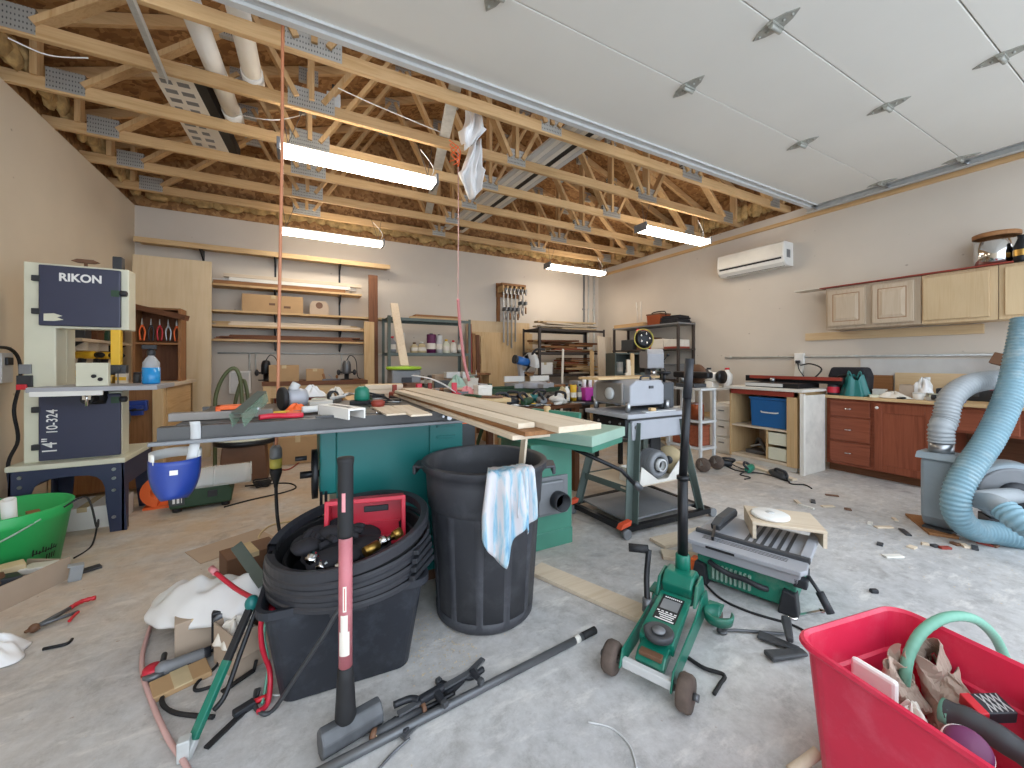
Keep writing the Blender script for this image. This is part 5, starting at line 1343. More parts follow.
# ---- wall cabinets and rails
def wall_cab(name, label, y0, y1, doors, m, raised):
    c = T(name, label, 'wall cabinet', (XR, (y0 + y1) / 2, 1.5), 0, 'wall cabinets')
    h = (y1 - y0) / 2
    MB().box(-.30, 0, -h, h, 0, .46).build('carcass', m, c, bev=.002)
    n = len(doors)
    for k, (a, b2) in enumerate(doors):
        a, b2 = a - (y0 + y1) / 2, b2 - (y0 + y1) / 2
        d = MB().box(-.322, -.302, a, b2, .03, .43)
        dd = d.build('door', m, c, bev=.004)
        if raised:
            MB().prism([(a + .012, .042), (b2 - .012, .042), (b2 - .012, .418), (a + .012, .418)], -.326, -.322, 'x').build('door_frame', m, dd)
            fr = MB()
            i0, i1, j0, j1 = a + .055, b2 - .055, .085, .375
            fr.add([(-.3262, i0, j0), (-.3262, i1, j0), (-.3262, i1, j1), (-.3262, i0, j1), (-.336, i0 + .03, j0 + .03), (-.336, i1 - .03, j0 + .03), (-.336, i1 - .03, j1 - .03), (-.336, i0 + .03, j1 - .03)], [(0, 1, 5, 4), (1, 2, 6, 5), (2, 3, 7, 6), (3, 0, 4, 7), (4, 5, 6, 7)])
            fr.build('raised_panel', m, dd)
            g2 = MB()
            for (u0, u1, v0, v1) in ((i0 - .006, i0, j0, j1), (i1, i1 + .006, j0, j1), (i0 - .006, i1 + .006, j0 - .006, j0), (i0 - .006, i1 + .006, j1, j1 + .006)):
                g2.box(-.3268, -.3255, u0, u1, v0, v1)
            g2.build('groove', M['brownwood_z'], dd)
    return c
wall_cab('wall_cabinet', 'pale wall cabinet with two raised panel doors on right wall', 1.455, 2.225, [(1.50, 1.815), (1.865, 2.20)][::-1], M['grayoak_z'], True)
wall_cab('wall_cabinet', 'wall cabinet with a plain flat maple door beside the raised panel one', .985, 1.45, [(1.03, 1.435)], M['maple_z'], False)
wall_cab('wall_cabinet', 'flat maple wall cabinet under the steel pot at picture edge', .40, .98, [(.45, .945)], M['maple_z'], False)
plank('sheet', 'dark red thin sheet lying on top of the wall cabinets', 'sheet', (5.3, .9, 1.968), (5.3, 2.27, 1.968), .28, .012, M['rust_red'])
plank('sheet', 'thin white sheet poking out past the end of the wall cabinets', 'sheet', (5.32, 1.6, 1.982), (5.32, 2.56, 1.982), .2, .008, M['white_paint'])
plank('wood_rail', 'long pine rail fixed to the right wall below the cabinets', 'rail', (XR - .012, 1.12, 1.445), (XR - .012, 2.56, 1.445), .022, .09, M['maple_y'])
# steel pot with wooden rim
pt = T('steel_pot', 'shiny steel pot with a wooden lid on top of the cabinets', 'pot', (5.33, 1.02, 1.982), 0)
MB().lathe([(.125, 0), (.13, .005), (.13, .24), (.125, .24)], 36).build('pot_body', M['chrome'], pt)
MB().lathe([(.137, .235), (.14, .24), (.14, .27), (.13, .275), (0, .275)], 36).build('lid', M['brownwood_x'], pt)
MB().box(-.02, .02, -.15, -.128, .12, .17).build('handle', M['black_plastic'], pt, bev=.004)
kt = T('thermos', 'black and brass flask beside the steel pot', 'flask', (5.22, .86, 1.961), 0)
MB().lathe([(.045, 0), (.05, .01), (.05, .13), (.035, .17), (.025, .2), (.03, .22), (0, .225)], 18).build('body', M['black_metal'], kt)
MB().lathe([(.052, .05), (.052, .1)], 18, cap=False).build('band', M['brass'], kt)
# conduit and outlet
mb = MB().tube([(0, 0, 0), (0, 3.0, 0)], .012, 8)
mb.ball((0, 2.93, 0), (.02, .05, .02), 8, 6).ball((0, 1.47, 0), (.018, .05, .018), 8, 6)
tag(mb.build('conduit', M['galv'], loc=(XR - .015, .6, 1.205)), 'long grey conduit along the right wall above the counters', 'conduit')
so = T('outlet_box', 'white outlet box with hanging black plug below the conduit', 'outlet', (XR, 2.62, 1.05), 0)
MB().box(-.05, 0, -.05, .05, .06, .2).build('box_body', M['white_plastic'], so, bev=.005)
MB().prism([(-.045, .05), (.045, .05), (.06, -.12), (-.02, -.14)], -.045, -.004, 'x').build('cover', M['white_paint'], so, bev=.004)
MB().box(-.085, -.05, -.02, .02, .07, .11).build('plug', M['black_plastic'], so, bev=.003)
MB().tube(spl([(-.07, 0, .09), (-.08, -.02, .0), (-.06, -.06, -.08), (-.04, -.1, -.15)], 6), .006, 6).build('cord', M['black_rubber'], so)

# ---- cherry base cabinets and counter
bc = T('base_cabinet', 'reddish base cabinet with three drawers and one door on the right', 'base cabinet', (XR, 1.68, 0), 0)
X0 = 4.93
def B_(): return W(bc)
B_().box(X0 + .06, XR - .01, 1.26, 2.1, 0, .1).build('toe_kick', M['walnut_y'], bc)
B_().box(X0, XR - .01, 1.26, 2.1, .08, .765).build('carcass', M['cherry_y'], bc, bev=.002)
for k, (z0, z1) in enumerate([(.585, .745), (.34, .565), (.11, .32)]):
    d = B_().box(X0 - .02, X0 - .001, 1.735, 2.07, z0, z1).build('drawer', M['cherry_y'], bc, bev=.005)
    B_().tube(spl([(X0 - .02, 1.935, (z0 + z1) / 2), (X0 - .045, 1.925, (z0 + z1) / 2), (X0 - .045, 1.885, (z0 + z1) / 2), (X0 - .02, 1.875, (z0 + z1) / 2)], 4), .005, 6).build('handle', M['chrome'], d)
d = B_().box(X0 - .02, X0 - .001, 1.285, 1.70, .09, .745)
d = d.build('door', M['cherry_z'], bc, bev=.004)
dm = W(bc)
for (a, b2, z0, z1) in ((1.285, 1.345, .09, .745), (1.64, 1.70, .09, .745), (1.345, 1.64, .09, .155), (1.345, 1.64, .655, .745)):
    dm.box(X0 - .028, X0 - .019, a, b2, z0, z1)
dm.build('door_frame', M['cherry_z'], d, bev=.003)
B_().ball((X0 - .04, 1.675, .70), .014, 10, 8).build('knob', M['white_plastic'], d)
b2c = T('base_cabinet', 'reddish kneehole desk cabinet with one drawer behind the hoses', 'base cabinet', (XR, .8, 0), 0)
W(b2c).box(X0, XR - .01, .34, .37, 0, .765).build('side_panel', M['cherry_z'], b2c)
W(b2c).box(X0 + .03, XR - .01, 1.225, 1.255, 0, .765).build('side_panel', M['cherry_z'], b2c)
W(b2c).box(X0, XR - .01, .37, 1.225, .54, .765).build('drawer_box', M['cherry_y'], b2c)
W(b2c).box(XR - .03, XR - .01, .37, 1.225, 0, .54).build('back_panel', M['walnut_y'], b2c)
d = W(b2c).box(X0 - .02, X0 - .001, .82, 1.2, .56, .745).build('drawer', M['cherry_y'], b2c, bev=.005)
W(b2c).tube(spl([(X0 - .02, 1.02, .65), (X0 - .045, 1.01, .65), (X0 - .045, .98, .65), (X0 - .02, .97, .65)], 4), .005, 6).build('handle', M['chrome'], d)
d = W(b2c).box(X0 - .02, X0 - .001, .39, .79, .56, .745).build('drawer', M['cherry_y'], b2c, bev=.005)
ct = MB().box(0, .62, 0, 1.9, 0, .028)
tag(ct.build('counter_top', M['pine_y'], loc=(4.87, .3, .766), bev=.004), 'worn wooden counter top over the reddish base cabinets', 'counter top')
plank('board', 'tan board with cleats leaning on the wall behind the counter', 'board', (5.46, .98, .93), (5.46, 1.72, .93), .018, .2, M['maple_y'])
plank('board', 'brown board standing against the wall left of the tan board', 'board', (5.47, 1.74, .92), (5.47, 2.0, .92), .016, .16, M['brownwood_y'])
struct(MB().box(XR - .012, XR, .2, 2.02, .80, 1.17).build('trim_2', M['light_grey']), 'pale splash panel on the right wall behind the counter')
# things on the counter
ZK = .795
def onk(px, py): return fl(px, py, ZK)
t = T('padded_case', 'black padded tool case standing on the counter', 'case', (5.15, 1.98, ZK), 0)
MB().prism([(-.16, 0), (.16, 0), (.17, .2), (.14, .29), (-.14, .29), (-.17, .2)], -.09, .09, 'x').build('body', M['black_cloth'], t, bev=.02)
MB().tube(spl([(-.092, -.08, .16), (-.11, -.05, .2), (-.11, .05, .2), (-.092, .08, .16)], 5), .01, 6).build('handle', M['black_rubber'], t)
t = T('green_bag', 'translucent green plastic bag on the counter before the black case', 'bag', (4.98, 1.88, ZK), 0)
q = random.Random(8)
MB().sheet(lambda u, v: ((.09 * (1 - .35 * v)) * math.cos(2 * math.pi * u) * (1 + .12 * math.sin(10 * math.pi * u)), (.12 * (1 - .45 * v)) * math.sin(2 * math.pi * u) * (1 + .12 * math.sin(14 * math.pi * u)), .19 * v + .03 * v * math.sin(6 * math.pi * u)), 40, 8).build('bag_body', M['teal'], t)
MB().tube(spl([(0, -.06, .17), (0, -.045, .25), (0, -.02, .18)], 5), .008, 6).tube(spl([(0, .02, .18), (0, .05, .25), (0, .06, .17)], 5), .008, 6).build('handles', M['teal'], t)
t = T('jar', 'dark jar with a red label at the counter end', 'jar', (4.95, 2.05, ZK), 0)
MB().lathe([(.045, 0), (.05, .01), (.05, .1), (.045, .11)], 18).build('body', M['black_plastic'], t)
MB().lathe([(.052, .025), (.052, .085)], 18, cap=False).build('paper_label', M['crate_red'], t)
MB().lathe([(.05, .11), (.05, .135), (0, .137)], 18).build('lid', M['black_plastic'], t)
t = T('jar', 'grey tin standing beside the dark jar at the counter end', 'tin', (5.2, 2.15, ZK), 0)
MB().lathe([(.045, 0), (.045, .12), (.043, .125), (0, .125)], 18).build('body', M['mid_grey'], t)
MB().lathe([(.046, .11), (.046, .115)], 18, cap=False).build('rim', M['steel'], t)
for k, (x, y, rz, m, sx, sy, h, la) in enumerate([(5.02, 1.62, 20, 'paper', .16, .12, .02, 'white papers heaped on the counter beside the green bag'), (4.98, 1.5, -14, 'ink', .14, .05, .014, 'dark folder under the papers on the counter'), (5.2, 1.55, 10, 'grey_card', .12, .1, .12, 'grey cardboard box on the counter behind the papers'), (5.12, 1.35, -8, 'paper', .22, .2, .03, 'pale stack of sheets in the middle of the counter'), (5.1, 1.30, 15, 'cream', .2, .14, .02, 'cream sheets topping the middle counter stack')]):
    t = T('papers', la, 'papers', (x, y, ZK + (.031 if k == 4 else .0)), rz)
    MB().box(-sx / 2, sx / 2, -sy / 2, sy / 2, 0, h).cbox((.01, .01, h + .003), (sx * .9, sy * .9, .004), (2, 1, 12)).build('stack', M[m], t, bev=.001)
    MB().box(-sx * .3, sx * .2, -sy * .2, sy * .2, h + .005, h + .006).build('print', M['mid_grey'], t)
for k, (x, y, m, la) in enumerate([(5.02, 1.42, 'white_plastic', 'white cup on the counter in front of the sheets'), (5.3, 1.44, 'white_plastic', 'white bottle standing at the back of the counter')]):
    t = T('cup', la, 'cup' if k == 0 else 'bottle', (x, y, ZK), 0)
    MB().lathe([(.035, 0), (.042, .06 + .1 * k), (.038, .062 + .1 * k), (.03, .004)] if k == 0 else [(.035, 0), (.038, .12), (.02, .16), (.018, .18), (0, .18)], 16, cap=False).build('body', M[m], t)
    MB().lathe([(.043, .055), (.044, .06)] if k == 0 else [(.022, .17), (.022, .2), (0, .2)], 16, cap=False).build('rim', M['light_grey'], t)
t = T('spray_can', 'blue spray can lying on the counter near the grey hose', 'spray can', (4.93, 1.2, ZK + .033), 0)
MB().cyl((0, -.09, 0), (0, .07, 0), .032, 18).build('body', M['royal_blue'], t)
MB().cyl((0, .07, 0), (0, .11, 0), .024, 14).build('cap', M['black_plastic'], t)
t = T('tool_case', 'long black case with a red stripe at the back of the counter', 'case', (5.33, 1.15, ZK), 0)
MB().box(-.08, .08, -.22, .22, 0, .1).build('body', M['black_plastic'], t, bev=.008)
MB().box(-.07, .07, -.12, .1, .1, .12).build('red_top', M['red'], t, bev=.004)
MB().box(-.09, -.08, -.05, .05, .04, .07).build('handle', M['dark_grey'], t, bev=.003)
crumple('plastic_bag', 'cream cloth bag lying on the counter under the blue hose', 'bag', (5.05, .86, ZK), .1, .14, .14, 23, M['paper'])
t = T('dark_box', 'small dark box propped up behind the cream cloth bag', 'box', (5.3, .98, ZK), 0)
MB().beam((0, 0, 0), (.03, 0, .32), .03, .03).build('post', M['black_plastic'], t)
MB().cbox((.02, 0, .36), (.06, .13, .1), (20, 10, 0)).build('head', M['brown'], t, bev=.006)

# ---- white end panel and router cabinet
rc = T('router_cabinet', 'open cabinet with a red-edged top and a blue bin, right side', 'cabinet', (4.8, 2.5, 0), 0)
rx0, rx1, ry0, ry1 = 4.47, 5.05, 2.16, 2.88
def RC(): return W(rc)
RC().box(rx0 - .03, rx1, ry0 - .06, ry1 + .05, .83, .858).build('top', M['dirty_white'], rc, bev=.004)
RC().box(rx0, rx0 + .02, ry0, ry1, .775, .83).build('top_rail', M['rust_red'], rc)
RC().box(rx0, rx1, ry0, ry0 + .03, .05, .83).build('side_panel', M['pine_z'], rc)
RC().box(rx0, rx1, ry1 - .02, ry1, .05, .83).build('side_panel', M['pine_z'], rc)
RC().box(rx0, rx0 + .03, ry0 + .03, ry0 + .10, .05, .775).build('face_stile', M['pine_z'], rc)
RC().box(rx1 - .015, rx1, ry0 + .03, ry1 - .02, .05, .83).build('back_panel', M['pale_z'], rc)
RC().box(rx0 + .01, rx1 - .015, ry0 + .03, ry1 - .02, .40, .42).build('shelf', M['pale_y'], rc)
RC().box(rx0 + .01, rx1 - .015, ry0 + .03, ry1 - .02, .05, .08).build('bottom', M['pale_y'], rc)
RC().box(rx0 + .02, rx1 - .015, 2.46, 2.48, .08, .40).build('divider', M['pine_z'], rc)
for z0, z1 in ((.09, .22), (.25, .38)):
    d = RC().box(rx0 + .02, rx0 + .04, 2.27, 2.455, z0, z1).box(rx0 + .04, rx1 - .1, 2.275, 2.45, z0, z1 - .02).build('drawer', M['cream'], rc, bev=.003)
RC().box(rx0 + .03, rx1, ry0 + .02, ry1, 0, .05).build('plinth', M['dirty_white'], rc)
wp = T('end_panel', 'tall white weathered panel standing between the open cabinet and red cabinet', 'panel', (4.68, 2.10, 0), 0)
MB().box(-.24, .19, -.012, .012, 0, .80).build('board', M['dirty_white'], wp, bev=.003)
MB().box(-.25, -.22, -.02, .02, 0, .82).build('edge_strip', M['white_paint'], wp, bev=.003)
tb = T('storage_bin', 'blue storage bin inside the open cabinet', 'bin', (4.68, 2.46, .421), 0)
mb = MB().prism([(-.2, 0), (.2, 0), (.215, .3), (-.215, .3)], -.15, .15, 'x'); mb.build('body', M['tote_blue'], tb, bev=.008)
MB().box(-.16, .16, -.225, .225, .3, .33).build('lid', M['tote_blue'], tb, bev=.006)
MB().tube(spl([(-.155, -.09, .17), (-.175, -.06, .165), (-.175, .06, .165), (-.155, .09, .17)], 5), .008, 6).build('handle', M['white_plastic'], tb)
rt = T('router_table', 'black router table with a red fence on the open cabinet', 'router table', (4.85, 2.45, .859), 0)
MB().box(-.28, .15, -.25, .3, 0, .05).build('plate', M['black_metal'], rt, bev=.003)
MB().box(.05, .1, -.5, .5, .05, .12).build('fence', M['black_metal'], rt, bev=.003)
MB().box(.0, .05, -.5, .42, .085, .12).build('fence_face', M['rust_red'], rt, bev=.002)
MB().box(-.29, -.28, -.1, .3, .01, .045).build('track', M['light_grey'], rt)
MB().cyl((-.1, .1, .05), (-.1, .1, .1), .025, 14).build('bit_collar', M['steel'], rt)
MB().tube(spl([(.1, -.2, .08), (.2, -.25, .2), (.3, -.1, .26), (.5, .1, .24)], 6), .008, 6).build('cord', M['black_rubber'], rt)
mb = T('frame_clamp', 'heap of dark clamps in the lower left opening of the cabinet', 'clamp', (4.72, 2.66, .081), 0)
MB().box(-.1, .1, -.12, .12, 0, .04).build('base', M['dark_steel'], mb, bev=.004)
MB().tube(spl([(-.08, -.1, .05), (0, .02, .16), (.08, .1, .08)], 6), .02, 8).build('frame', M['dark_steel'], mb)
MB().cyl((-.1, .06, .08), (.06, -.1, .14), .012, 8).build('screw', M['steel'], mb)
# stuff at the foot of the cabinet
for k, (px, py, m, la) in enumerate([(750, 472, 'saw_green', 'green power tool on the floor before the open cabinet'), (778, 478, 'dark_grey', 'dark power tool on the floor nearest the white panel'), (722, 466, 'black_plastic', 'black power tool on the floor before the white drawers')]):
    t = T('power_tool', la, 'power tool', fl(px, py), 20 + 50 * k, 'tools at the foot of the open cabinet')
    MB().lathe([(.02, -.1), (.035, -.09), (.038, .05), (.025, .09), (.01, .11)], 12, (0, 0, .04), (1, 0, 0)).build('body', M[m], t)
    MB().tube(spl([(-.09, 0, .05), (-.12, .03, .09), (-.03, .04, .1), (.02, .01, .07)], 5), .013, 8).build('handle', M['black_plastic'], t)
    MB().tube(spl([(-.1, 0, .03), (-.2, .05, .008), (-.25, -.05, .008), (-.35, -.02, .008)], 6), .006, 6).build('cord', M['black_rubber'], t)
plank('board', 'pale offcut board on the floor along the open cabinet plinth', 'board', fl(738, 462, .012), fl(795, 480, .012), .06, .02, M['pale_y'])
cable('cord', 'black cord straggling on the floor before the open cabinet', [fl(700, 462, .006), fl(716, 460, .006), fl(735, 470, .006), fl(765, 474, .006), fl(790, 482, .006)], .006, M['black_rubber'], 'cord')

# ---- white drawer units
for k, (y0, y1, h, x0, la) in enumerate([(2.96, 3.2, .63, 4.62, 'narrow white drawer cabinet beside the open cabinet'), (3.25, 3.6, .80, 4.75, 'white table with open shelves behind the narrow drawer cabinet')]):
    t = T('drawer_cabinet' if k == 0 else 'side_table', la, 'cabinet' if k == 0 else 'table', (x0 + .2, (y0 + y1) / 2, 0), 0)
    hy = (y1 - y0) / 2
    if k == 0:
        MB().box(-.18, .2, -hy, hy, 0, h).build('carcass', M['white_paint'], t, bev=.003)
        for z0, z1 in ((.03, .2), (.22, .4), (.42, .6)):
            d = MB().box(-.2, -.18, -hy + .008, hy - .008, z0, z1).build('drawer', M['white_paint'], t, bev=.004)
            MB().box(-.215, -.2, -.035, .035, (z0 + z1) / 2 + .02, (z0 + z1) / 2 + .035).build('handle', M['steel'], d, bev=.002)
    else:
        MB().box(-.25, .3, -hy, hy, h - .03, h).build('top', M['white_paint'], t, bev=.003)
        for z in (.1, .42): MB().box(-.22, .28, -hy + .02, hy - .02, z, z + .02).build('shelf', M['pine_y'], t)
        for sx in (-.22, .26):
            for sy in (-1, 1): MB().box(sx - .02, sx + .02, sy * (hy - .03) - .02, sy * (hy - .03) + .02, 0, h - .03).build('leg', M['white_paint'], t)
bg = T('bench_grinder', 'white and black bench grinder on the white table', 'bench grinder', (4.92, 3.42, .801), 0)
MB().box(-.07, .07, -.06, .06, 0, .08).build('base', M['white_plastic'], bg, bev=.01)
MB().cyl((0, -.09, .14), (0, .09, .14), .065, 18).build('motor', M['white_plastic'], bg)
for s2 in (-1, 1):
    MB().lathe([(.02, -.025), (.085, -.025), (.09, 0), (.085, .025), (.02, .025)], 22, (0, s2 * .14, .14), (0, 1, 0)).build('wheel_guard', M['black_metal'], bg)
for k, (x, y, m, la) in enumerate([(5.1, 3.32, 'white_plastic', 'white jug at the back of the white table'), (5.0, 3.52, 'dirty_white', 'dirty white tub on the far end of the white table')]):
    t = T('jug', la, 'jug', (x, y, .801), 0)
    MB().lathe([(.06, 0), (.065, .02), (.065, .17), (.03, .21), (.025, .24)], 18).build('body', M[m], t)
    MB().lathe([(.03, .235), (.03, .26), (0, .26)], 14).build('cap', M['black_plastic' if k else 'red'], t)

# ---- wheeled cart with machine
ca = T('machine_cart', 'grey steel cart on a large caster holding a belt sander', 'cart', (3.78, 2.88, 0), 0)
for sx in (-1, 1):
    for sy in (-1, 1):
        MB().box(sx * .11 - .014, sx * .11 + .014, sy * .2 - .014, sy * .2 + .014, .12, .84).build('post', M['light_grey'], ca, bev=.003)
        MB().lathe([(.02, -.02), (.07, -.02), (.075, 0), (.07, .02), (.02, .02)], 20, (sx * .11, sy * .2 - .03, .076), (1, .3, 0)).build('caster', M['tire'], ca)
        MB().beam((sx * .11, sy * .2, .13), (sx * .11, sy * .2 - .03, .07), .05, .03).build('caster_fork', M['steel'], ca)
for z in (.22, .5, .84): MB().box(-.13, .13, -.22, .22, z, z + .025).build('shelf', M['light_grey'], ca, bev=.003)
sd2 = T('belt_sander', 'dark belt sander on the grey wheeled cart', 'belt sander', (3.78, 2.88, .866), 0)
MB().box(-.1, .1, -.12, .12, 0, .04).build('base', M['dark_grey'], sd2, bev=.005)
MB().box(-.05, .05, -.24, .2, .1, .17).build('belt_frame', M['black_metal'], sd2, bev=.02)
MB().cyl((0, .1, .04), (0, .1, .12), .04, 12).build('pivot', M['steel'], sd2)
MB().lathe([(.02, -.015), (.11, -.015), (.11, .015), (.02, .015)], 26, (.1, .0, .14), (1, 0, 0)).build('sanding_disc', M['brown'], sd2)
MB().cyl((.12, 0, .14), (.24, 0, .14), .06, 18).build('motor', M['black_metal'], sd2)
rp = T('paint_can', 'copper coloured can on the middle shelf of the wheeled cart', 'can', (3.75, 2.78, .526), 0)
MB().lathe([(.07, 0), (.07, .17), (.066, .175), (0, .175)], 20).build('body', M['copper'], rp)
MB().lathe([(.072, .165), (.072, .175)], 20, cap=False).build('rim', M['steel'], rp)
rb2 = T('storage_box', 'reddish box on the lowest shelf of the wheeled cart', 'box', (3.78, 2.88, .246), 0)
MB().box(-.1, .1, -.16, .16, 0, .2).build('body', M['cherry_x'], rb2, bev=.006)
MB().box(-.105, .105, -.165, .165, .2, .22).build('lid', M['cherry_x'], rb2, bev=.004)

# ---- drill press
dpz = T('drill_press', 'grey drill press with an open pulley and belt behind the planer', 'drill press', (4.02, 3.67, 0), -35)
MB().box(-.2, .2, -.3, .22, 0, .06).build('base', M['mid_grey'], dpz, bev=.006)
MB().cyl((0, .1, .06), (0, .1, 1.3), .045, 20).build('column', M['dark_steel'], dpz)
MB().box(-.2, .2, -.28, .06, .86, .9).cyl((0, .1, .8), (0, .1, .92), .07, 16).build('work_table', M['light_grey'], dpz, bev=.004)
MB().prism([(-.3, 1.06), (.16, 1.06), (.18, 1.12), (.18, 1.28), (-.26, 1.3), (-.3, 1.24)], -.1, .1, 'x').build('head', M['machine_grey'], dpz, bev=.012)
MB().cyl((0, -.18, .95), (0, -.18, 1.06), .035, 16).cyl((0, -.18, .91), (0, -.18, .96), .022, 12).build('quill_chuck', M['chrome'], dpz)
for k in range(3):
    a = R(120 * k + 10)
    h2 = MB().cyl((.1, -.16, 1.12), (.16, -.16 + .14 * math.cos(a), 1.12 + .14 * math.sin(a)), .007, 8).ball((.16, -.16 + .14 * math.cos(a), 1.12 + .14 * math.sin(a)), .02, 10, 7)
    h2.build('feed_handle', M['black_plastic'], dpz)
MB().cyl((0, .26, 1.0), (0, .26, 1.26), .085, 20).build('motor', M['dark_grey'], dpz)
# pulley standing on edge with a yellow drive belt, as the cover is off
pl = MB().lathe([(.02, -.03), (.09, -.03), (.11, -.015), (.085, 0), (.11, .015), (.09, .03), (.02, .03)], 30, (-.12, -.2, 1.43), (.25, -1, .1))
plo = pl.build('pulley', M['black_metal'], dpz)
MB().tube([V((-.12, -.2, 1.43)) + frame_to((.25, -1, .1)) @ V((.125 * math.cos(a), .125 * math.sin(a), 0)) for a in [2 * math.pi * j / 30 for j in range(30)]], .007, 6, closed=True).build('belt', M['yellow_disc'], plo)
for k in range(5):
    a = 2 * math.pi * k / 5
    c2 = V((-.12, -.2, 1.43)) + frame_to((.25, -1, .1)) @ V((.06 * math.cos(a), .06 * math.sin(a), .036))
    MB().ball(c2, .016, 8, 6).build('pulley_boss', M['chrome'], plo)
MB().beam((-.1, -.16, 1.28), (-.12, -.18, 1.42), .05, .04).build('pulley_bracket', M['dark_grey'], dpz)
MB().tube(spl([(-.2, -.15, 1.5), (-.16, -.05, 1.56), (-.02, .0, 1.52), (.02, .1, 1.3)], 6), .01, 6).build('cord', M['red'], dpz)
# grey cabinets between the corner shelf and drill press
gc = T('steel_cabinet', 'dark grey steel cabinet with an open compartment behind the planer', 'cabinet', (4.19, 4.33, 0), -20)
MB().box(-.2, .2, .16, .18, 0, 1.27).box(-.2, -.18, -.18, .16, 0, 1.27).box(.18, .2, -.18, .16, 0, 1.27).build('shell', M['shelf_green'], gc, bev=.003)
for z in (.0, .5, .95, 1.25): MB().box(-.18, .18, -.18, .16, z, z + .02).build('shelf', M['shelf_green'], gc)
MB().box(-.2, .2, -.19, -.17, .02, .94).build('door', M['dark_grey'], gc, bev=.004)
for k, (x, m, r2, h, la) in enumerate([(-.08, 'dirty_white', .05, .18, 'dirty white can in the open steel cabinet compartment'), (.05, 'steel', .04, .12, 'steel can in the open steel cabinet compartment')]):
    bottle('can', la, (4.19 + x, 4.30 - x * .3, .971), r2, h, M[m], M['black_plastic'], 'cans in the steel cabinet', 1)
gp = T('steel_cabinet', 'tall plain grey green cabinet next to the drill press', 'cabinet', (4.66, 4.36, 0), -20)
MB().box(-.16, .16, -.14, .14, 0, 1.25).build('shell', M['shelf_green'], gp, bev=.006)
MB().box(-.155, .155, -.155, -.14, .03, 1.22).build('door', M['shelf_green'], gp, bev=.004)
MB().box(.1, .12, -.17, -.155, .6, .72).build('handle', M['steel'], gp)

# ---- steel shelf along the right wall
rs = T('steel_shelf', 'steel shelf unit along the right wall with a copper basket on top', 'shelf unit', (5.24, 4.75, 0), 0)
for x in (5.1, 5.45):
    for y in (4.1, 5.5):
        W(rs).prism([(x, y), (x + .035, y), (x + .035, y + .003), (x + .003, y + .003), (x + .003, y + .035), (x, y + .035)], 0, 1.76, 'z').build('post', M['shelf_dark'], rs)
for z in (.3, .85, 1.33, 1.73):
    W(rs).box(5.095, 5.49, 4.095, 5.54, z, z + .022).build('shelf', M['mid_grey'] if z > 1.5 else M['shelf_dark'], rs)
bk = T('basket', 'copper brown basket with dark straps on top of right wall shelf', 'basket', (5.28, 4.64, 1.753), 0)
MB().prism([(-.13, 0), (.13, 0), (.15, .17), (-.15, .17)], -.12, .12, 'x').build('body', M['copper'], bk, bev=.01)
MB().box(-.126, .126, -.155, .155, .165, .19).build('rim', M['brown'], bk, bev=.006)
MB().tube(spl([(0, -.15, .15), (0, -.12, .22), (0, .12, .22), (0, .15, .15)], 6), .01, 6).build('handle', M['black_rubber'], bk)
dk = T('tarp', 'folded black tarpaulin at the near end of right wall shelf top', 'tarpaulin', (5.28, 4.3, 1.753), 0)
for k in range(4): MB().cbox((0, .0, .018 + .03 * k), (.34 - .02 * k, .34 - .03 * (k % 2), .026), (0, 0, 3 * k)).build('fold', M['black_cloth'], dk, bev=.008)
for k in range(4):
    tag(MB().box(-.06, .06, -.35, .35, 0, .03).build('plank', M['lumber_y'], loc=(5.17 + .125 * (k % 3), 5.17, 1.753 + .032 * (k // 3)), bev=.002), 'short yellow board on top of the right wall shelf', 'plank', 'boards on the right wall shelf')
for k in range(2):
    tag(MB().tube([(0, 0, 0), (.0, .05 * k, .42)], .009, 6).build('rod', M['dirty_white'], loc=(5.13, 4.88 + .06 * k, 1.753)), ['thin white rod standing up on the right wall shelf', 'second thin white rod upright on the right wall shelf'][k], 'rod')
for k, (y, w_, h, m, la) in enumerate([(4.27, .24, .14, 'dirty_white', 'white carton with a red edge on the second right wall shelf'), (4.53, .24, .16, 'paper', 'pale carton on the second right wall shelf'), (4.83, .28, .2, 'brown', 'brown box on the second right wall shelf'), (5.2, .28, .18, 'dark_grey', 'dark box at the far end of the second right wall shelf')]):
    t = T('storage_box', la, 'box', (5.27, y, 1.353), 0, 'boxes on the right wall shelf')
    MB().box(-.15, .15, -w_ / 2, w_ / 2, 0, h).build('body', M[m], t, bev=.004)
    MB().box(-.152, .152, -w_ / 2 - .001, w_ / 2 + .001, .0, .03).build('edge_band', M['rust_red' if k == 0 else m], t)
for k, (y, m, la) in enumerate([(4.32, 'mid_grey', 'grey bin on the third right wall shelf'), (4.7, 'dark_green', 'green bin on the third right wall shelf'), (5.08, 'foam_tan', 'tan bin on the third right wall shelf')]):
    t = T('storage_bin', la, 'bin', (5.27, y, .873), 0, 'bins on the right wall shelf')
    MB().prism([(-.13, 0), (.13, 0), (.15, .22), (-.15, .22)], -.14, .14, 'x').build('body', M[m], t, bev=.006)
    MB().box(-.15, .15, -.16, .16, .22, .24).build('lid', M[m], t, bev=.004)

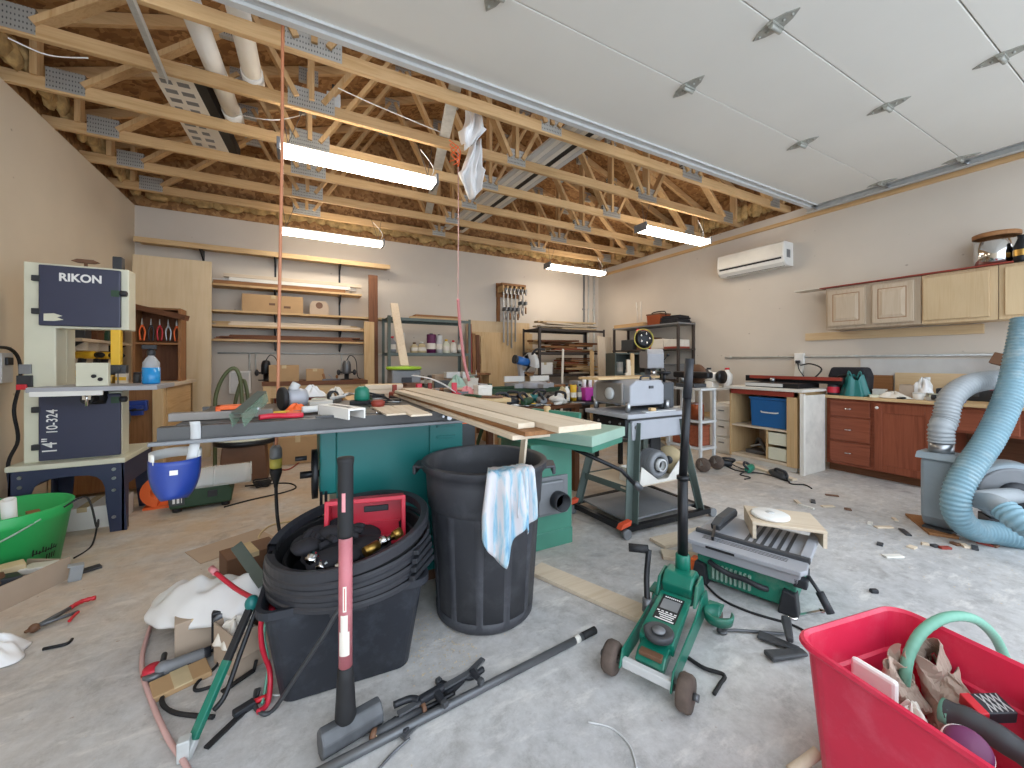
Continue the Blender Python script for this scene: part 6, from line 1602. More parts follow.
# ---- magenta caddy and small stuff between saw boards and planer
mg = T('tool_caddy', 'magenta caddy full of small bottles beyond the planks', 'caddy', at(590, 392, 4.4), 0)
mz = at(590, 398, 4.4)
mg.location = (mz.x, mz.y, .72)
MB().prism([(-.14, 0), (.14, 0), (.15, .14), (-.15, .14)], -.1, .1, 'y').build('body', M['magenta'], mg, bev=.008)
for k in range(3): MB().cyl((-.08 + .08 * k, 0, .13), (-.08 + .08 * k, 0, .26), .022, 12).build('tube', M['white_plastic'], mg)
tl = T('tool_table', 'dark low table carrying the magenta caddy', 'table', (mz.x, mz.y + .05, 0), 0)
MB().box(-.4, .35, -.25, .25, .69, .719).build('table_top', M['black_metal'], tl, bev=.004)
for sx in (-.36, .31):
    for sy in (-.2, .2): MB().box(sx - .02, sx + .02, sy - .02, sy + .02, 0, .69).build('leg', M['black_metal'], tl)
for k in range(3):
    x = mz.x - .32 + .09 * k
    bottle('bottle', ['white bottle first beside the magenta caddy', 'yellow bottle second from the magenta caddy', 'grey bottle next to the magenta caddy'][k], (x, mz.y, .72), .035, .18, M[['white_plastic', 'yellow', 'mid_grey'][k]], M['black_plastic'], 'bottles beside the magenta caddy', k % 3)
# turned pale wood pieces on the jointer bed end
for k, (px, py, h, la) in enumerate([(584, 412, .09, 'short pale turned wood peg by the planer'), (576, 415, .05, 'small pale wood knob by the planks end')]):
    p = fl(px, py + 6, .736)
    t = T('wood_peg', la, 'peg', (1.55 + .12 * k, 2.35 - .1 * k, .736), 0)
    MB().lathe([(.035, 0), (.03, .01), (.022, h * .6), (.026, h * .9), (.018, h)], 14).build('body', M['pine_z'], t)
    MB().lathe([(.04, 0), (.04, .01), (0, .012)], 14).build('foot', M['pine_x'], t)

# ================================================================ DUST COLLECTOR
def hose(name, label, pts, r, m, pitch=.024, amp=.07, n=20, sm=14, cat='hose', q4=4):
    P = spl(pts, sm)
    L_ = [0]
    for a, b2 in zip(P, P[1:]): L_.append(L_[-1] + (b2 - a).length)
    tot = L_[-1]; N = int(tot / (pitch / q4)); out = []; j = 0
    for k in range(N + 1):
        s = tot * k / N
        while j < len(L_) - 2 and L_[j + 1] < s: j += 1
        f = (s - L_[j]) / max(1e-9, L_[j + 1] - L_[j]); out.append(P[j].lerp(P[j + 1], f))
    rr = [r * (1 + amp * math.cos(2 * math.pi * k / q4)) for k in range(len(out))]
    o0 = out[0]
    o = MB().tube([p - o0 for p in out], rr, n).build(name, m, loc=o0)
    return tag(o, label, cat)
du = T('dust_blower', 'grey dust collector blower housing on the floor by the hoses', 'blower', (3.81, .93, 0), 0)
du_ = MB
def DU(): return W(du).at((3.81 - 3.75 - 3.81, .93 - .98 - .93, 0))
DU().prism([(3.67, .10), (3.71, .03), (3.82, .03), (3.85, .12), (3.85, .49), (3.67, .49)], .94, 1.10, 'y').build('housing', M['blower_grey'], du, bev=.02)
DU().prism([(3.645, .49), (3.875, .49), (3.84, .53), (3.68, .53)], .92, 1.12, 'y').build('flange', M['blower_grey'], du, bev=.006)
DU().lathe([(.062, .52), (.062, .60)], 24, (3.76, 1.02, 0)).build('outlet_collar', M['steel'], du)
DU().box(3.68, 3.735, .934, .94, .36, .46).build('paper_label', M['paper'], du)
DU().box(3.745, 3.835, .936, .94, .37, .45).build('rating_plate', M['mid_grey'], du)
mk = DU()
for z in (.37, .40, .43): mk.box(3.69, 3.725, .932, .934, z, z + .008)
mk.build('label_marks', M['ink'], du)
DU().box(3.67, 3.85, .95, 1.09, 0, .03).build('foot', M['dark_grey'], du)
dr = T('fan_drum', 'round grey blower drum with a clear inlet elbow at right edge', 'blower', (4.22, .74, 0), 0)
dr.rotation_euler = (0, 0, R(-60))
MB().lathe([(.0, -.08), (.19, -.08), (.205, -.065), (.205, .065), (.19, .08), (0, .08)], 44, (0, .03, .26), (0, -1, 0)).build('drum', M['blower_grey'], dr)
MB().lathe([(.16, -.006), (.175, -.006), (.175, .006), (.16, .006)], 40, (0, -.055, .26), (0, -1, 0)).build('rim_ring', M['mid_grey'], dr)
MB().box(-.12, .12, -.05, .11, 0, .08).build('foot', M['dark_grey'], dr)
p_el = [dr.matrix_basis.inverted() @ v for v in (at(985, 497, 2.62), at(975, 499, 2.5), at(992, 502, 2.36), at(1006, 508, 2.3))]
MB().tube(spl([(0.0, -.06, .26)] + p_el[1:], 6), .05, 16).build('inlet_elbow', M['hose_grey'], dr)
MB().lathe([(.03, -.02), (.085, -.015), (.085, .02), (.03, .02)], 20, (0, -.065, .26), (0, -1, 0)).build('inlet_flange', M['black_plastic'], dr)
ou = V((3.82, .97, .60))
hose('flex_hose', 'ribbed grey dust hose rising from the blower and bending over the counter', [ou, ou + V((0, 0, .09)), at(945, 420, 2.68), at(951, 398, 2.7), at(968, 385, 2.74), at(992, 380, 2.8), at(1018, 381, 2.86), at(1050, 386, 2.95)], .064, M['hose_grey'])
hose('flex_hose', 'wide blue dust hose sweeping down from the right edge to the floor', [at(1026, 320, 2.62), at(1020, 352, 2.6), at(1010, 394, 2.56), at(990, 438, 2.5), at(968, 470, 2.46), at(957, 492, 2.44), at(957, 513, 2.44), at(970, 528, 2.45), at(995, 533, 2.45), at(1022, 538, 2.42), at(1050, 545, 2.4)], .066, M['hose_blue'])
hose('flex_hose', 'short blue hose end coming up from the right edge to the drum elbow', [at(1004, 509, 2.26), at(1018, 520, 2.2), at(1040, 534, 2.14)], .062, M['hose_blue'])
plank('board', 'brown board on the floor under the grey blower', 'board', fl(918, 516, .01), fl(944, 536, .01), .14, .018, M['brownwood_x'])
# ================================================================ FOREGROUND
# ---- black bin with rag
bn = T('trash_can', 'large round black plastic bin with ribbed sides beside the table saw', 'bin', (.765, 1.69, 0), 0)
n = 48; mb = MB(); prof = []
def can_r(z): return .222 + (.268 - .222) * z / .69
def ribbed(z, a):
    r = can_r(z)
    if .05 < z < .50:
        k = (math.degrees(a) % 30) / 30
        r -= .007 if .12 < k < .88 else 0
    return r
zs = [0, .012, .05, .051, .15, .3, .49, .5, .505, .62, .655, .66, .69]
na = 144; vs = []
for z in zs:
    for j in range(na):
        a = 2 * math.pi * j / na
        r = ribbed(z, a)
        if z == 0: r -= .012
        if .5 < z < .655: r += .006
        if z >= .66: r += .022
        elif z == .655: r += .006
        vs.append((r * math.cos(a), r * math.sin(a), z))
fs = [(i * na + j, i * na + (j + 1) % na, (i + 1) * na + (j + 1) % na, (i + 1) * na + j) for i in range(len(zs) - 1) for j in range(na)]
mb.add(vs, fs, True)
mb.lathe([(.29, .69), (.275, .695), (.262, .685), (.255, .6), (.22, .02), (0, .02)], na, cap=False)
mb.build('body', M['can_plastic'], bn)
for sg in (-1, 1):
    mb = MB()
    mb.prism([(sg * .275, -.07), (sg * .325, -.05), (sg * .325, .05), (sg * .275, .07)], .655, .668, 'z')
    mb.prism([(sg * .312, -.055), (sg * .328, -.05), (sg * .328, .05), (sg * .312, .055)], .625, .668, 'z')
    mb.build('handle', M['can_plastic'], bn, rot=(0, 0, -28), bev=.006)
# rag over the rim: follows the rim then hangs down the outside
ra = T('rag', 'tie-dyed white and blue rag hanging over the black bin rim', 'rag', (.765, 1.69, 0), 0)
def ragmat():
    m, nt, b = _new('rag_cloth')
    vec = _coords(nt, (9, 9, 1.6), rand=False)
    f = _noise(nt, vec, 2.2, 5, .6, .5)
    colr = _ramp(nt, f, [(.30, '5b93b8'), (.42, '9fbfcd'), (.5, 'cdcdd0'), (.66, 'd2cccd'), (.76, 'bfa9b0')])
    nt.links.new(colr, b.inputs['Base Color']); b.inputs['Roughness'].default_value = .9
    return m
M['rag'] = ragmat()
def ragf(a0, a1, ln, ph, wav, tip):
    def f(u, v):
        a = R(a0 + (a1 - a0) * u)
        L2 = ln * (1 - tip * abs(u - .5) * 1.2 + .08 * math.sin(5 * u + ph))
        s = -.16 + v * (L2 + .16)      # length along the cloth, 0 at the rim
        fold = wav * math.sin(u * 15 + ph) * min(1, abs(s) * 5 + .15)
        if s < 0:
            r = .252 + s * .15 - .01; z = .70 + s * .9
            r -= .01
        else:
            w = min(1, s / .05)
            r = .262 + .045 * w; z = .715 - max(0, s - .03)
        if -.02 < s < .03: z = .708
        r += fold + .012
        c2 = math.radians((a0 + a1) / 2)
        squeeze = .72 + .28 * min(1, max(0, s) / .2)
        a = c2 + (a - c2) * squeeze
        return (r * math.cos(a), r * math.sin(a), z)
    return f
base = math.degrees(math.atan2(-1.67, -.72))        # toward the camera
MB().sheet(ragf(base - 3, base + 30, .40, .4, .020, .5), 40, 36).build('front_fold', M['rag'], ra, solid=.004)
MB().sheet(ragf(base + 22, base + 42, .33, 2.1, .018, .7), 26, 30).build('side_fold', M['rag'], ra, solid=.004)
p0 = V((.86, 1.62, .10)); p1 = V((.955, 1.63, .86))
plank('stick', 'pale flat stick standing up in the black bin beside the rag', 'stick', p0, p1, .012, .045, M['pale_z'], up=(0, 1, 0))

# ---- black tote and edging coil
to = T('storage_tote', 'scuffed black plastic tote under the coil of black edging', 'tote', (.165, 1.69, 0), -4)
def rrect(hx, hy, r, n=6):
    pts = []
    for cx_, cy_, a0 in ((hx - r, hy - r, 0), (-hx + r, hy - r, 90), (-hx + r, -hy + r, 180), (hx - r, -hy + r, 270)):
        for k in range(n + 1):
            a = R(a0 + 90 * k / n); pts.append((cx_ + r * math.cos(a), cy_ + r * math.sin(a)))
    return pts
def tub_shell(mb, levels):
    rings = [[(x, y, z) for x, y in rrect(hx, hy, r)] for hx, hy, r, z in levels]
    n = len(rings[0]); vs = [p for rg in rings for p in rg]
    fs = [(i * n + j, i * n + (j + 1) % n, (i + 1) * n + (j + 1) % n, (i + 1) * n + j) for i in range(len(rings) - 1) for j in range(n)]
    mb.add(vs, fs, False)
    k = len(mb.v) - len(vs)
    mb.f.append([k + (len(rings) - 1) * n + j for j in range(n)]); mb.sm.append(False); mb.mi.append(mb.cur)
    return mb
tub_shell(MB(), [(.19, .17, .05, 0.0), (.215, .195, .05, .005), (.255, .255, .05, .325), (.275, .275, .055, .335), (.275, .275, .055, .36), (.262, .262, .05, .36), (.25, .25, .05, .32), (.205, .185, .05, .012)]).build('body', M['tote_black'], to)
MB().box(-.06, .06, -.283, -.27, .30, .34).build('front_grip', M['tote_black'], to, bev=.006)
co = T('edging_coil', 'coil of black plastic lawn edging sitting in the black tote', 'edging coil', (.18, 1.645, .345), 0)
def band(R0, z0, z1, tilt=0, a0=0, a1=360, spread=0, th=.012, ctr=(0, 0), tdir=25, lift=0):
    N = 60; vs = []
    for i in range(N + 1):
        a = R(a0 + (a1 - a0) * i / N)
        rr = R0 + spread * i / N
        x, y = ctr[0] + rr * math.cos(a), ctr[1] + rr * math.sin(a)
        dz2 = (x * math.cos(R(tdir)) + y * math.sin(R(tdir))) * math.tan(R(tilt)) + lift
        for (r2, z) in ((0, z0), (0, z1), (-.006, z1 + .006), (-th, z1), (-th, z0), (-.004, (z0 + z1) / 2)):
            f = (rr + r2) / rr
            vs.append((ctr[0] + (x - ctr[0]) * f, ctr[1] + (y - ctr[1]) * f, z + dz2))
    m = 6
    return vs, [(i * m + j, i * m + (j + 1) % m, (i + 1) * m + (j + 1) % m, (i + 1) * m + j) for i in range(N) for j in range(m)]
for k in range(5):
    vs, fs = band(.295 - .004 * (k % 2), .004 + .024 * k, .0155 + .024 * k, tilt=1 + 1.2 * k)
    MB().add(vs, fs).build('edging_loop', M['edging'], co)
vs, fs = band(.29, .125, .155, tilt=9, a0=-175, a1=170, th=.03, lift=.006); MB().add(vs, fs).build('top_loop', M['edging'], co)
vs, fs = band(.272, .01, .115, tilt=4); MB().add(vs, fs).build('inner_loop', M['black_rubber'], co)
vs, fs = band(.235, .02, .09, tilt=4); MB().add(vs, fs).build('inner_loop', M['black_rubber'], co)
ba = R(-42)
for k in range(4):
    MB().cbox((.294 * math.cos(ba + .02), .294 * math.sin(ba + .02), .03 + .028 * k), (.022, .17 - .012 * k, .018), (0, -6, -42 + 2 * k)).build('connector_strip', M['black_plastic'], co, bev=.003)
# things in the middle of the coil
def blobs(name, label, cat, c, items, m, seed):
    mb = MB()
    for k, (x, y, z, a, b2, h, rz) in enumerate(items): mb.ball((x, y, z), (a, b2, h), 16, 10, (0, 0, rz), .10, seed * 31 + k)
    return tag(mb.build(name, m, loc=c, sub=1), label, cat)
gl = T('work_gloves', 'black work gloves heaped inside the edging coil', 'gloves', (.12, 1.66, .44), 0)
for k, (x, y, rz, z) in enumerate([(-.05, .06, 20, .03), (.0, -.02, -30, .05), (-.10, -.06, 60, .035)]):
    g3 = MB(); ca_, sa_ = math.cos(R(rz)), math.sin(R(rz))
    g3.ball((x, y, z), (.06, .045, .025), 14, 9, (0, 6, rz), .06, k)
    for f in range(4):
        o2 = (f - 1.5) * .021
        p0 = V((x + .045 * ca_ - o2 * sa_, y + .045 * sa_ + o2 * ca_, z)); p1 = p0 + V((.055 * ca_, .055 * sa_, .012 * (f % 2)))
        g3.tube(spl([p0, p0.lerp(p1, .5) + V((0, 0, .008)), p1], 4), [.012] * 6 + [.011, .010, .007], 8)
    g3.tube([V((x + .0 * ca_ + .045 * sa_, y - .045 * ca_, z)), V((x + .035 * ca_ + .075 * sa_, y + .035 * sa_ - .075 * ca_, z + .006))], [.013, .010], 8)
    g3.build('glove', M['black_cloth'], gl)
blobs('black_cloth', 'black crumpled cloth lying in the hollow of the edging coil', 'cloth', (.13, 1.62, .40), [(0, 0, .03, .14, .12, .035, 0), (-.08, .09, .04, .09, .08, .035, 30), (.07, .1, .03, .1, .1, .03, 80), (-.02, -.09, .045, .1, .06, .03, 10), (.1, -.04, .04, .08, .09, .03, 50)], M['black_cloth'], 3)
kr = T('red_tray', 'red plastic tray with a slot handle propped in edging coil', 'tray', at(366, 522, 1.60), 0)
kr.rotation_euler = (R(-8), R(0), R(-12))
mb = MB()
mb.box(-.145, .145, .09, .096, -.085, .085).build('back_panel', M['crate_red'], kr)
MB().box(-.145, .145, -.0, .096, .079, .086).build('upper_wall', M['crate_red'], kr, bev=.002)
MB().box(-.145, .145, -.0, .096, -.086, -.079).build('lower_wall', M['crate_red'], kr, bev=.002)
for s2 in (-1, 1): MB().box(s2 * .145 - .0035, s2 * .145 + .0035, 0, .096, -.086, .086).build('end_wall', M['crate_red'], kr, bev=.002)
MB().box(-.155, .155, -.012, .0, .076, .094).box(-.155, .155, -.012, 0, -.094, -.076).box(-.155, -.138, -.012, 0, -.08, .08).box(.138, .155, -.012, 0, -.08, .08).build('rim', M['crate_red'], kr, bev=.003)
MB().box(-.015, .085, .084, .0905, .02, .045).build('slot_handle', M['black_plastic'], kr, bev=.004)
MB().box(-.138, .138, .082, .09, -.03, -.022).build('rib', M['crate_red'], kr)
hd_ = T('hose_fitting', 'brass and steel hose fitting lying by the red tray', 'fitting', at(378, 547, 1.45), 0)
MB().cyl((-.05, -.02, 0), (0, 0, .008), .018, 12).build('brass_nut', M['brass'], hd_)
MB().cyl((0, 0, .008), (.06, .02, .02), .012, 12).ball((.02, .01, .014), .02, 10, 7).build('steel_body', M['chrome'], hd_)
MB().cyl((.06, .02, .02), (.09, .03, .028), .018, 12).build('coupling', M['brass'], hd_)
for k, (px, py, la) in enumerate([(312, 558, 'shiny steel pulley piece in the black cloth'), (322, 566, 'second shiny steel piece in the black cloth'), (340, 566, 'round shiny cap near sledge handle in the black cloth')]):
    t = T('metal_piece', la, 'metal part', at(px, py, 1.34), 30 * k)
    MB().lathe([(.006, -.008), (.02, -.008), (.014, 0), (.02, .008), (.006, .008)], 16, axis=(.4, -.6, .6)).build('wheel', M['chrome'], t)
    MB().cyl((-.012, .008, -.012), (.012, -.012, .012), .005, 8).build('pin', M['steel'], t)

# ---- sledge hammer standing on its head
sl = T('sledge_hammer', 'sledge hammer standing on its head with a pink handle', 'sledge hammer', (.12, 1.27, 0), 12)
MB().prism([(.036 * math.cos(R(22.5 + 45 * k)), .042 + .042 * math.sin(R(22.5 + 45 * k))) for k in range(8)], -.072, .105, 'x').build('head', M['sledge'], sl, bev=.006)
MB().lathe([(.026, .075), (.03, .085), (.028, .12), (.024, .2), (.021, .235), (0, .236)], 18).build('collar', M['black_rubber'], sl)
MB().cyl((0, 0, .22), (0, 0, .635), .0195, 18).build('handle', M['handle_pink'], sl)
MB().lathe([(.0215, .62), (.022, .63), (.022, .83), (.024, .845), (.024, .855), (0, .857)], 18).build('grip', M['black_rubber'], sl)
def patch(z0, z1, a0, a1, r, m, nm, par):
    mb = MB(); N = 6; vs = []
    for k in range(N + 1):
        a = R(a0 + (a1 - a0) * k / N)
        vs += [(r * math.cos(a), r * math.sin(a), z0), (r * math.cos(a), r * math.sin(a), z1)]
    mb.add(vs, [(2 * k, 2 * k + 2, 2 * k + 3, 2 * k + 1) for k in range(N)]); return mb.build(nm, m, par, noflip=True)
patch(.345, .395, -150, -90, .0199, M['paper'], 'paper_label', sl)
patch(.275, .345, -165, -75, .0199, M['paper'], 'torn_label', sl)
patch(.405, .48, -130, -100, .0199, M['paper'], 'logo_strip', sl)
patch(.70, .755, -135, -108, .0223, M['pink'], 'grip_label', sl)
ink = MB()
patch(.41, .475, -118, -112, .0201, M['red'], 'label_print', sl)

# ---- pipe and clamps on the floor
A, B = V((-.10, 1.19, .014)), fl(595, 630, .014)
pp = T('steel_pipe', 'long grey steel pipe lying on the floor past the hammer', 'pipe', A, 0)
d = B - A
MB().cyl((0, 0, 0), d * .95, .0135, 18).build('tube', M['dark_steel'], pp)
MB().cyl(d * .94, d, .0145, 18).build('black_end', M['black_rubber'], pp)
MB().cyl(d * .905, d * .925, .0145, 18).build('white_band', M['white_paint'], pp)
MB().cyl(d * .0, d * .11, .0142, 18).build('yellow_end', M['foam_tan'], pp)
def bar_clamp(name, label, A, B, s):
    t = T(name, label, 'clamp', A, 0)
    d = B - A; m = frame_to(d); n2 = V((-d.y, d.x, 0)).normalized(); u = d.normalized()
    MB().beam((0, 0, .012), d + V((0, 0, .012)), .02, .007).build('bar', M['dark_steel'], t)
    MB().beam(u * .02 + V((0, 0, .014)), u * .02 + n2 * .06 * s + V((0, 0, .014)), .022, .02, taper=.6).build('fixed_jaw', M['black_plastic'], t, bev=.005)
    MB().cbox(u * .02 + n2 * .06 * s + V((0, 0, .014)), (.02, .02, .02), (0, 0, 20)).build('jaw_pad', M['dark_grey'], t, bev=.004)
    f = d * .55
    MB().beam(f + V((0, 0, .014)), f + n2 * .06 * s + V((0, 0, .014)), .028, .022, taper=.6).beam(f - u * .03 + V((0, 0, .014)), f + u * .06 + V((0, 0, .014)), .024, .024).build('trigger_head', M['black_plastic'], t, bev=.006)
    MB().cbox(f + n2 * .06 * s + V((0, 0, .014)), (.02, .02, .02), (0, 0, 20)).build('jaw_pad', M['dark_grey'], t, bev=.004)
    MB().tube(spl([f + u * .06 + V((0, 0, .018)), f + u * .08 - n2 * .025 * s + V((0, 0, .016)), f + u * .13 - n2 * .035 * s + V((0, 0, .016))], 5), .01, 8).build('pistol_grip', M['black_plastic'], t)
    return t
bar_clamp('bar_clamp', 'black bar clamp on the floor nearest the sledge hammer head', fl(402, 742, .0), fl(483, 662, .0), 1)
bar_clamp('bar_clamp', 'black bar clamp lying over the pipe, farther from hammer', fl(476, 672, .03), fl(398, 718, .03), 1)
cl = T('cutter', 'grey handled cutter lying behind the sledge hammer head', 'cutter', fl(374, 738, .012), 0)
d = fl(414, 704, .02) - fl(366, 728, .02)
MB().tube([V((0, 0, .01)), d * .3 + V((0, 0, .012)), d + V((0, 0, .01))], [.012, .015, .011], 12).build('grip', M['dark_grey'], cl)
MB().tube(spl([d + V((0, 0, .01)), d * 1.3 + V((0, 0, .01)), d * 1.75 + V((0, 0, .012))], 4), .007, 8).build('shank', M['black_metal'], cl)
MB().lathe([(.012, -.006), (.018, -.006), (.018, .006), (.012, .006)], 14, d * 1.02 + V((0, 0, .012)), d).build('ferrule', M['brown'], cl)
nt_ = T('rubber_puck', 'small brown rubber puck beside the hammer head', 'puck', fl(374, 742, 0), 0)
MB().lathe([(.014, -.008), (.018, -.004), (.018, .006), (.012, .01), (0, .01)], 14, (0, 0, .02), (.8, -.6, .1)).build('puck_body', M['brown'], nt_)
MB().lathe([(.008, .01), (.008, .012), (0, .013)], 10, (0, 0, .02), (.8, -.6, .1)).build('centre', M['foam_tan'], nt_)
cable('wire', 'thin dark rod sticking out from the clamps toward the camera', [fl(410, 738, .02), fl(394, 752, .008), fl(378, 770, .006)], .004, M['dark_steel'], 'rod')

# ---- clutter left of the tote
for k, (px, py, sx, sy, sz, rz, m, la) in enumerate([(196, 652, .15, .13, .14, 12, 'grey_card', 'grey brown cardboard box half under the white plastic bag'), (246, 668, .16, .16, .15, 30, 'grey_card', 'cardboard box standing against the black tote'), (248, 575, .24, .16, .12, 20, 'brown', 'brown box behind the white plastic bag'), (178, 690, .16, .1, .02, 20, 'cardboard', 'flat cardboard scrap on the floor under the grinder')]):
    p = fl(px, py); p.y += sy * .4
    t = carton('cardboard_box', la, (p.x, p.y, 0), sx, sy, sz, rz, m, openf=(k == 1)) 
def big_bag():
    q = random.Random(41)
    A, B = at(152, 630, 1.72), at(266, 592, 1.58)
    ax = (B - A); ax.z = 0; L0 = ax.length; ax.normalize(); sd = V((-ax.y, ax.x, 0))
    def f(u, v):
        h = (.02 + .085 * math.sin(math.pi * min(1, .12 + .62 * u)) ** 1.5) * (1 - .25 * max(0, u - .75) * 4 * .3)
        a = math.pi * v; w3 = .04 + .075 * math.sin(math.pi * (.1 + .8 * u))
        wr = .012 * math.sin(17 * u + 3 * math.sin(6 * v)) + .010 * math.sin(9 * v + 11 * u) + .006 * math.sin(31 * u + 14 * v)
        end = math.sin(math.pi * min(.5, u * 3 + .05)) * math.sin(math.pi * min(.5, (1 - u) * 3 + .12))
        z = .10 * (1 - abs(2 * v - 1)) * 0 + h * math.sin(a) * end + wr * math.sin(a)
        p = A + ax * (L0 * u) + sd * (-math.cos(a) * w3 * end + wr * .5)
        return (p.x - A.x, p.y - A.y, .085 + .085 * u + z - .03 * abs(math.cos(a)))
    o = MB().sheet(f, 60, 30).build('plastic_bag', M['bag_white'], loc=(A.x, A.y, 0), solid=.002)
    return tag(o, 'large white plastic bag draped over cardboard boxes by the tote', 'plastic bag')
big_bag()
cable('cord', 'black cable loop on the floor beside the angle grinder', [fl(204, 652, .02), fl(186, 668, .012), fl(168, 686, .008), fl(162, 702, .008), fl(176, 713, .008), fl(214, 717, .008)], .007, M['black_rubber'], 'cord')
t = T('metal_clamp', 'black metal clamp part sticking out of cardboard box beside the bag', 'gadget', at(222, 620, 1.55), 0)
MB().box(-.03, .03, -.03, .03, -.07, .05).build('body', M['black_metal'], t, bev=.006)
MB().lathe([(.01, -.036), (.024, -.036), (.024, -.03)], 14, (.0, 0, .02), (0, 1, 0)).build('round_face', M['dark_steel'], t)
crumple('paper_scrap', 'white printed paper stuffed beside the black tote', 'paper', at(236, 640, 1.5), .07, .05, .07, 43, M['paper'])
# angle grinder lying on the floor
gr_ = T('angle_grinder', 'grey angle grinder lying on the floor left of the tote', 'grinder', fl(184, 668), 12)
MB().lathe([(.024, -.1), (.03, -.09), (.03, .06), (.036, .08), (.036, .11), (.02, .13)], 16, (0, 0, .034), (-1, 0, 0)).build('body', M['mid_grey'], gr_); gr_.scale = (.62, .62, .75)
MB().lathe([(.012, -.02), (.052, -.018), (.055, 0), (.03, .006)], 22, (-.13, 0, .03), (0, .2, 1)).build('disc_guard', M['dark_steel'], gr_)
MB().cyl((.06, 0, .034), (.13, 0, .036), .026, 14).build('rear_grip', M['black_plastic'], gr_)
MB().cyl((-.1, .0, .05), (-.09, .09, .06), .015, 10).build('side_handle', M['black_plastic'], gr_)
MB().tube(spl([(.13, 0, .036), (.17, -.03, .03), (.15, -.12, .008), (.06, -.2, .008), (.05, -.27, .008), (.15, -.3, .008)], 7), .008, 8).build('cord', M['black_rubber'], gr_)
rc_ = T('bottle_stopper', 'small red round cap on the floor by the grinder', 'cap', fl(153, 676), 0)
MB().lathe([(.026, 0), (.03, .008), (.03, .03), (.024, .036), (0, .036)], 18).build('cap_body', M['crate_red'], rc_)
MB().lathe([(.031, .01), (.033, .012), (.033, .018), (.031, .02)], 18, cap=False).build('ridge', M['rust_red'], rc_)
# air hoses
cable('air_hose', 'faded pink air hose running along the floor to the lower left', [fl(158, 608, .012), fl(146, 640, .012), fl(142, 668, .012), fl(152, 702, .012), fl(168, 738, .012), fl(184, 762, .012), fl(205, 800, .012)], .0078, M['cord_pink'], 'hose')
rh = T('red_hose', 'red hose draped from the bag over tote corner to floor', 'hose', at(258, 610, 1.36), 0)
P = [at(216, 573, 1.56), at(238, 590, 1.5), at(272, 609, 1.33), at(262, 618, 1.33), at(262, 646, 1.33), at(270, 672, fl(270, 680).length * 0 + 1.35), fl(268, 702, .012), fl(258, 712, .012)]
MB().tube([p - rh.location for p in spl(P, 7)], .0085, 8).build('hose_tube', M['crate_red'], rh)
MB().cyl(P[0] - rh.location, P[0] - rh.location + V((-.02, .03, .01)), .012, 10).build('end_fitting', M['pink'], rh)
cable('cable', 'dark grey cable looping over the tote front to the floor', [at(352, 600, 1.22), at(338, 612, 1.19), at(326, 632, 1.205), at(310, 656, 1.235), at(290, 686, 1.265), fl(274, 709, .008), fl(264, 714, .008), fl(255, 706, .008), fl(256, 690, .008)], .007, M['dark_grey'], 'cable')
cable('cable', 'thin green grey cable hanging beside the red hose', [at(268, 612, 1.33), at(264, 634, 1.335), at(268, 660, 1.345), at(266, 684, 1.35), fl(262, 704, .008)], .0045, M['hose_green'], 'cable')
# long green and black bar leaning up to the tote
A, B = fl(192, 742, .03), at(252, 603, 1.36)
lb2 = T('lever_bar', 'green and black long lever bar leaning from the floor to tote', 'lever bar', A, 0)
d = B - A
MB().beam((0, 0, 0) , d * .55, .026, .018).build('green_section', M['jack_green'], lb2, bev=.003)
MB().beam(d * .53, d * .98, .024, .016).build('black_section', M['black_rubber'], lb2, bev=.003)
MB().ball(d * 1.0, (.022, .022, .026), 14, 9).build('green_knob', M['teal'], lb2)
MB().beam(d * .02, d * -.16 + V((0, 0, -.0)), .03, .02).box(-.03, .0, -.03, .0, -.028, .03).build('steel_shoe', M['galv'], lb2, bev=.003)
off = V((.022, -.01, 0))
MB().tube(spl([d * .2 + off, d * .3 + off * 1.6, d * .6 + off * 1.3, d * .95 + off], 6), .008, 8).build('side_rod', M['black_metal'], lb2)
# flat black bars on the floor
for k, (p0, p1, la) in enumerate([((206, 748), (256, 700), 'flat black strap lying on the floor beside the lever bar'), ((222, 692), (254, 670), 'short black strap on the floor behind the lever bar')]):
    a, b2 = fl(*p0, .006), fl(*p1, .006)
    tag(MB().beam((0, 0, 0), b2 - a, .018, .006).tube([b2 - a, (b2 - a) * 1.08 + V((0, 0, .03))], .006, 6).build('strap', M['black_rubber'], loc=a), la, 'strap')
tr = T('terminal_plug', 'black and red wired plug on the floor by the hose end', 'plug', fl(244, 712, 0), 25)
MB().box(-.03, .03, -.014, .014, 0, .022).build('plug_body', M['black_plastic'], tr, bev=.004)
MB().tube([(.03, 0, .012), (.07, -.01, .012)], .009, 8).build('red_sleeve', M['red'], tr)
MB().tube([(.07, -.01, .012), (.11, -.05, .006)], .003, 6).build('white_wire', M['white_plastic'], tr)
plank('steel_strip', 'dark steel strip standing up behind the coil at left', 'strip', at(236, 545, 1.72), at(264, 584, 1.58), .045, .004, M['shelf_green'], up=(0, -1, .5))
tag(MB().box(-.2, .2, -.12, .12, 0, .004).build('cardboard_sheet', M['grey_card'], loc=fl(232, 545), rot=(0, 0, 28)), 'flat cardboard sheet on the floor beyond the white bag', 'cardboard')

# ---- floor jack
jk = T('floor_jack', 'green hydraulic floor jack with its black handle standing upright', 'floor jack', (1.062, .984, 0), 24)
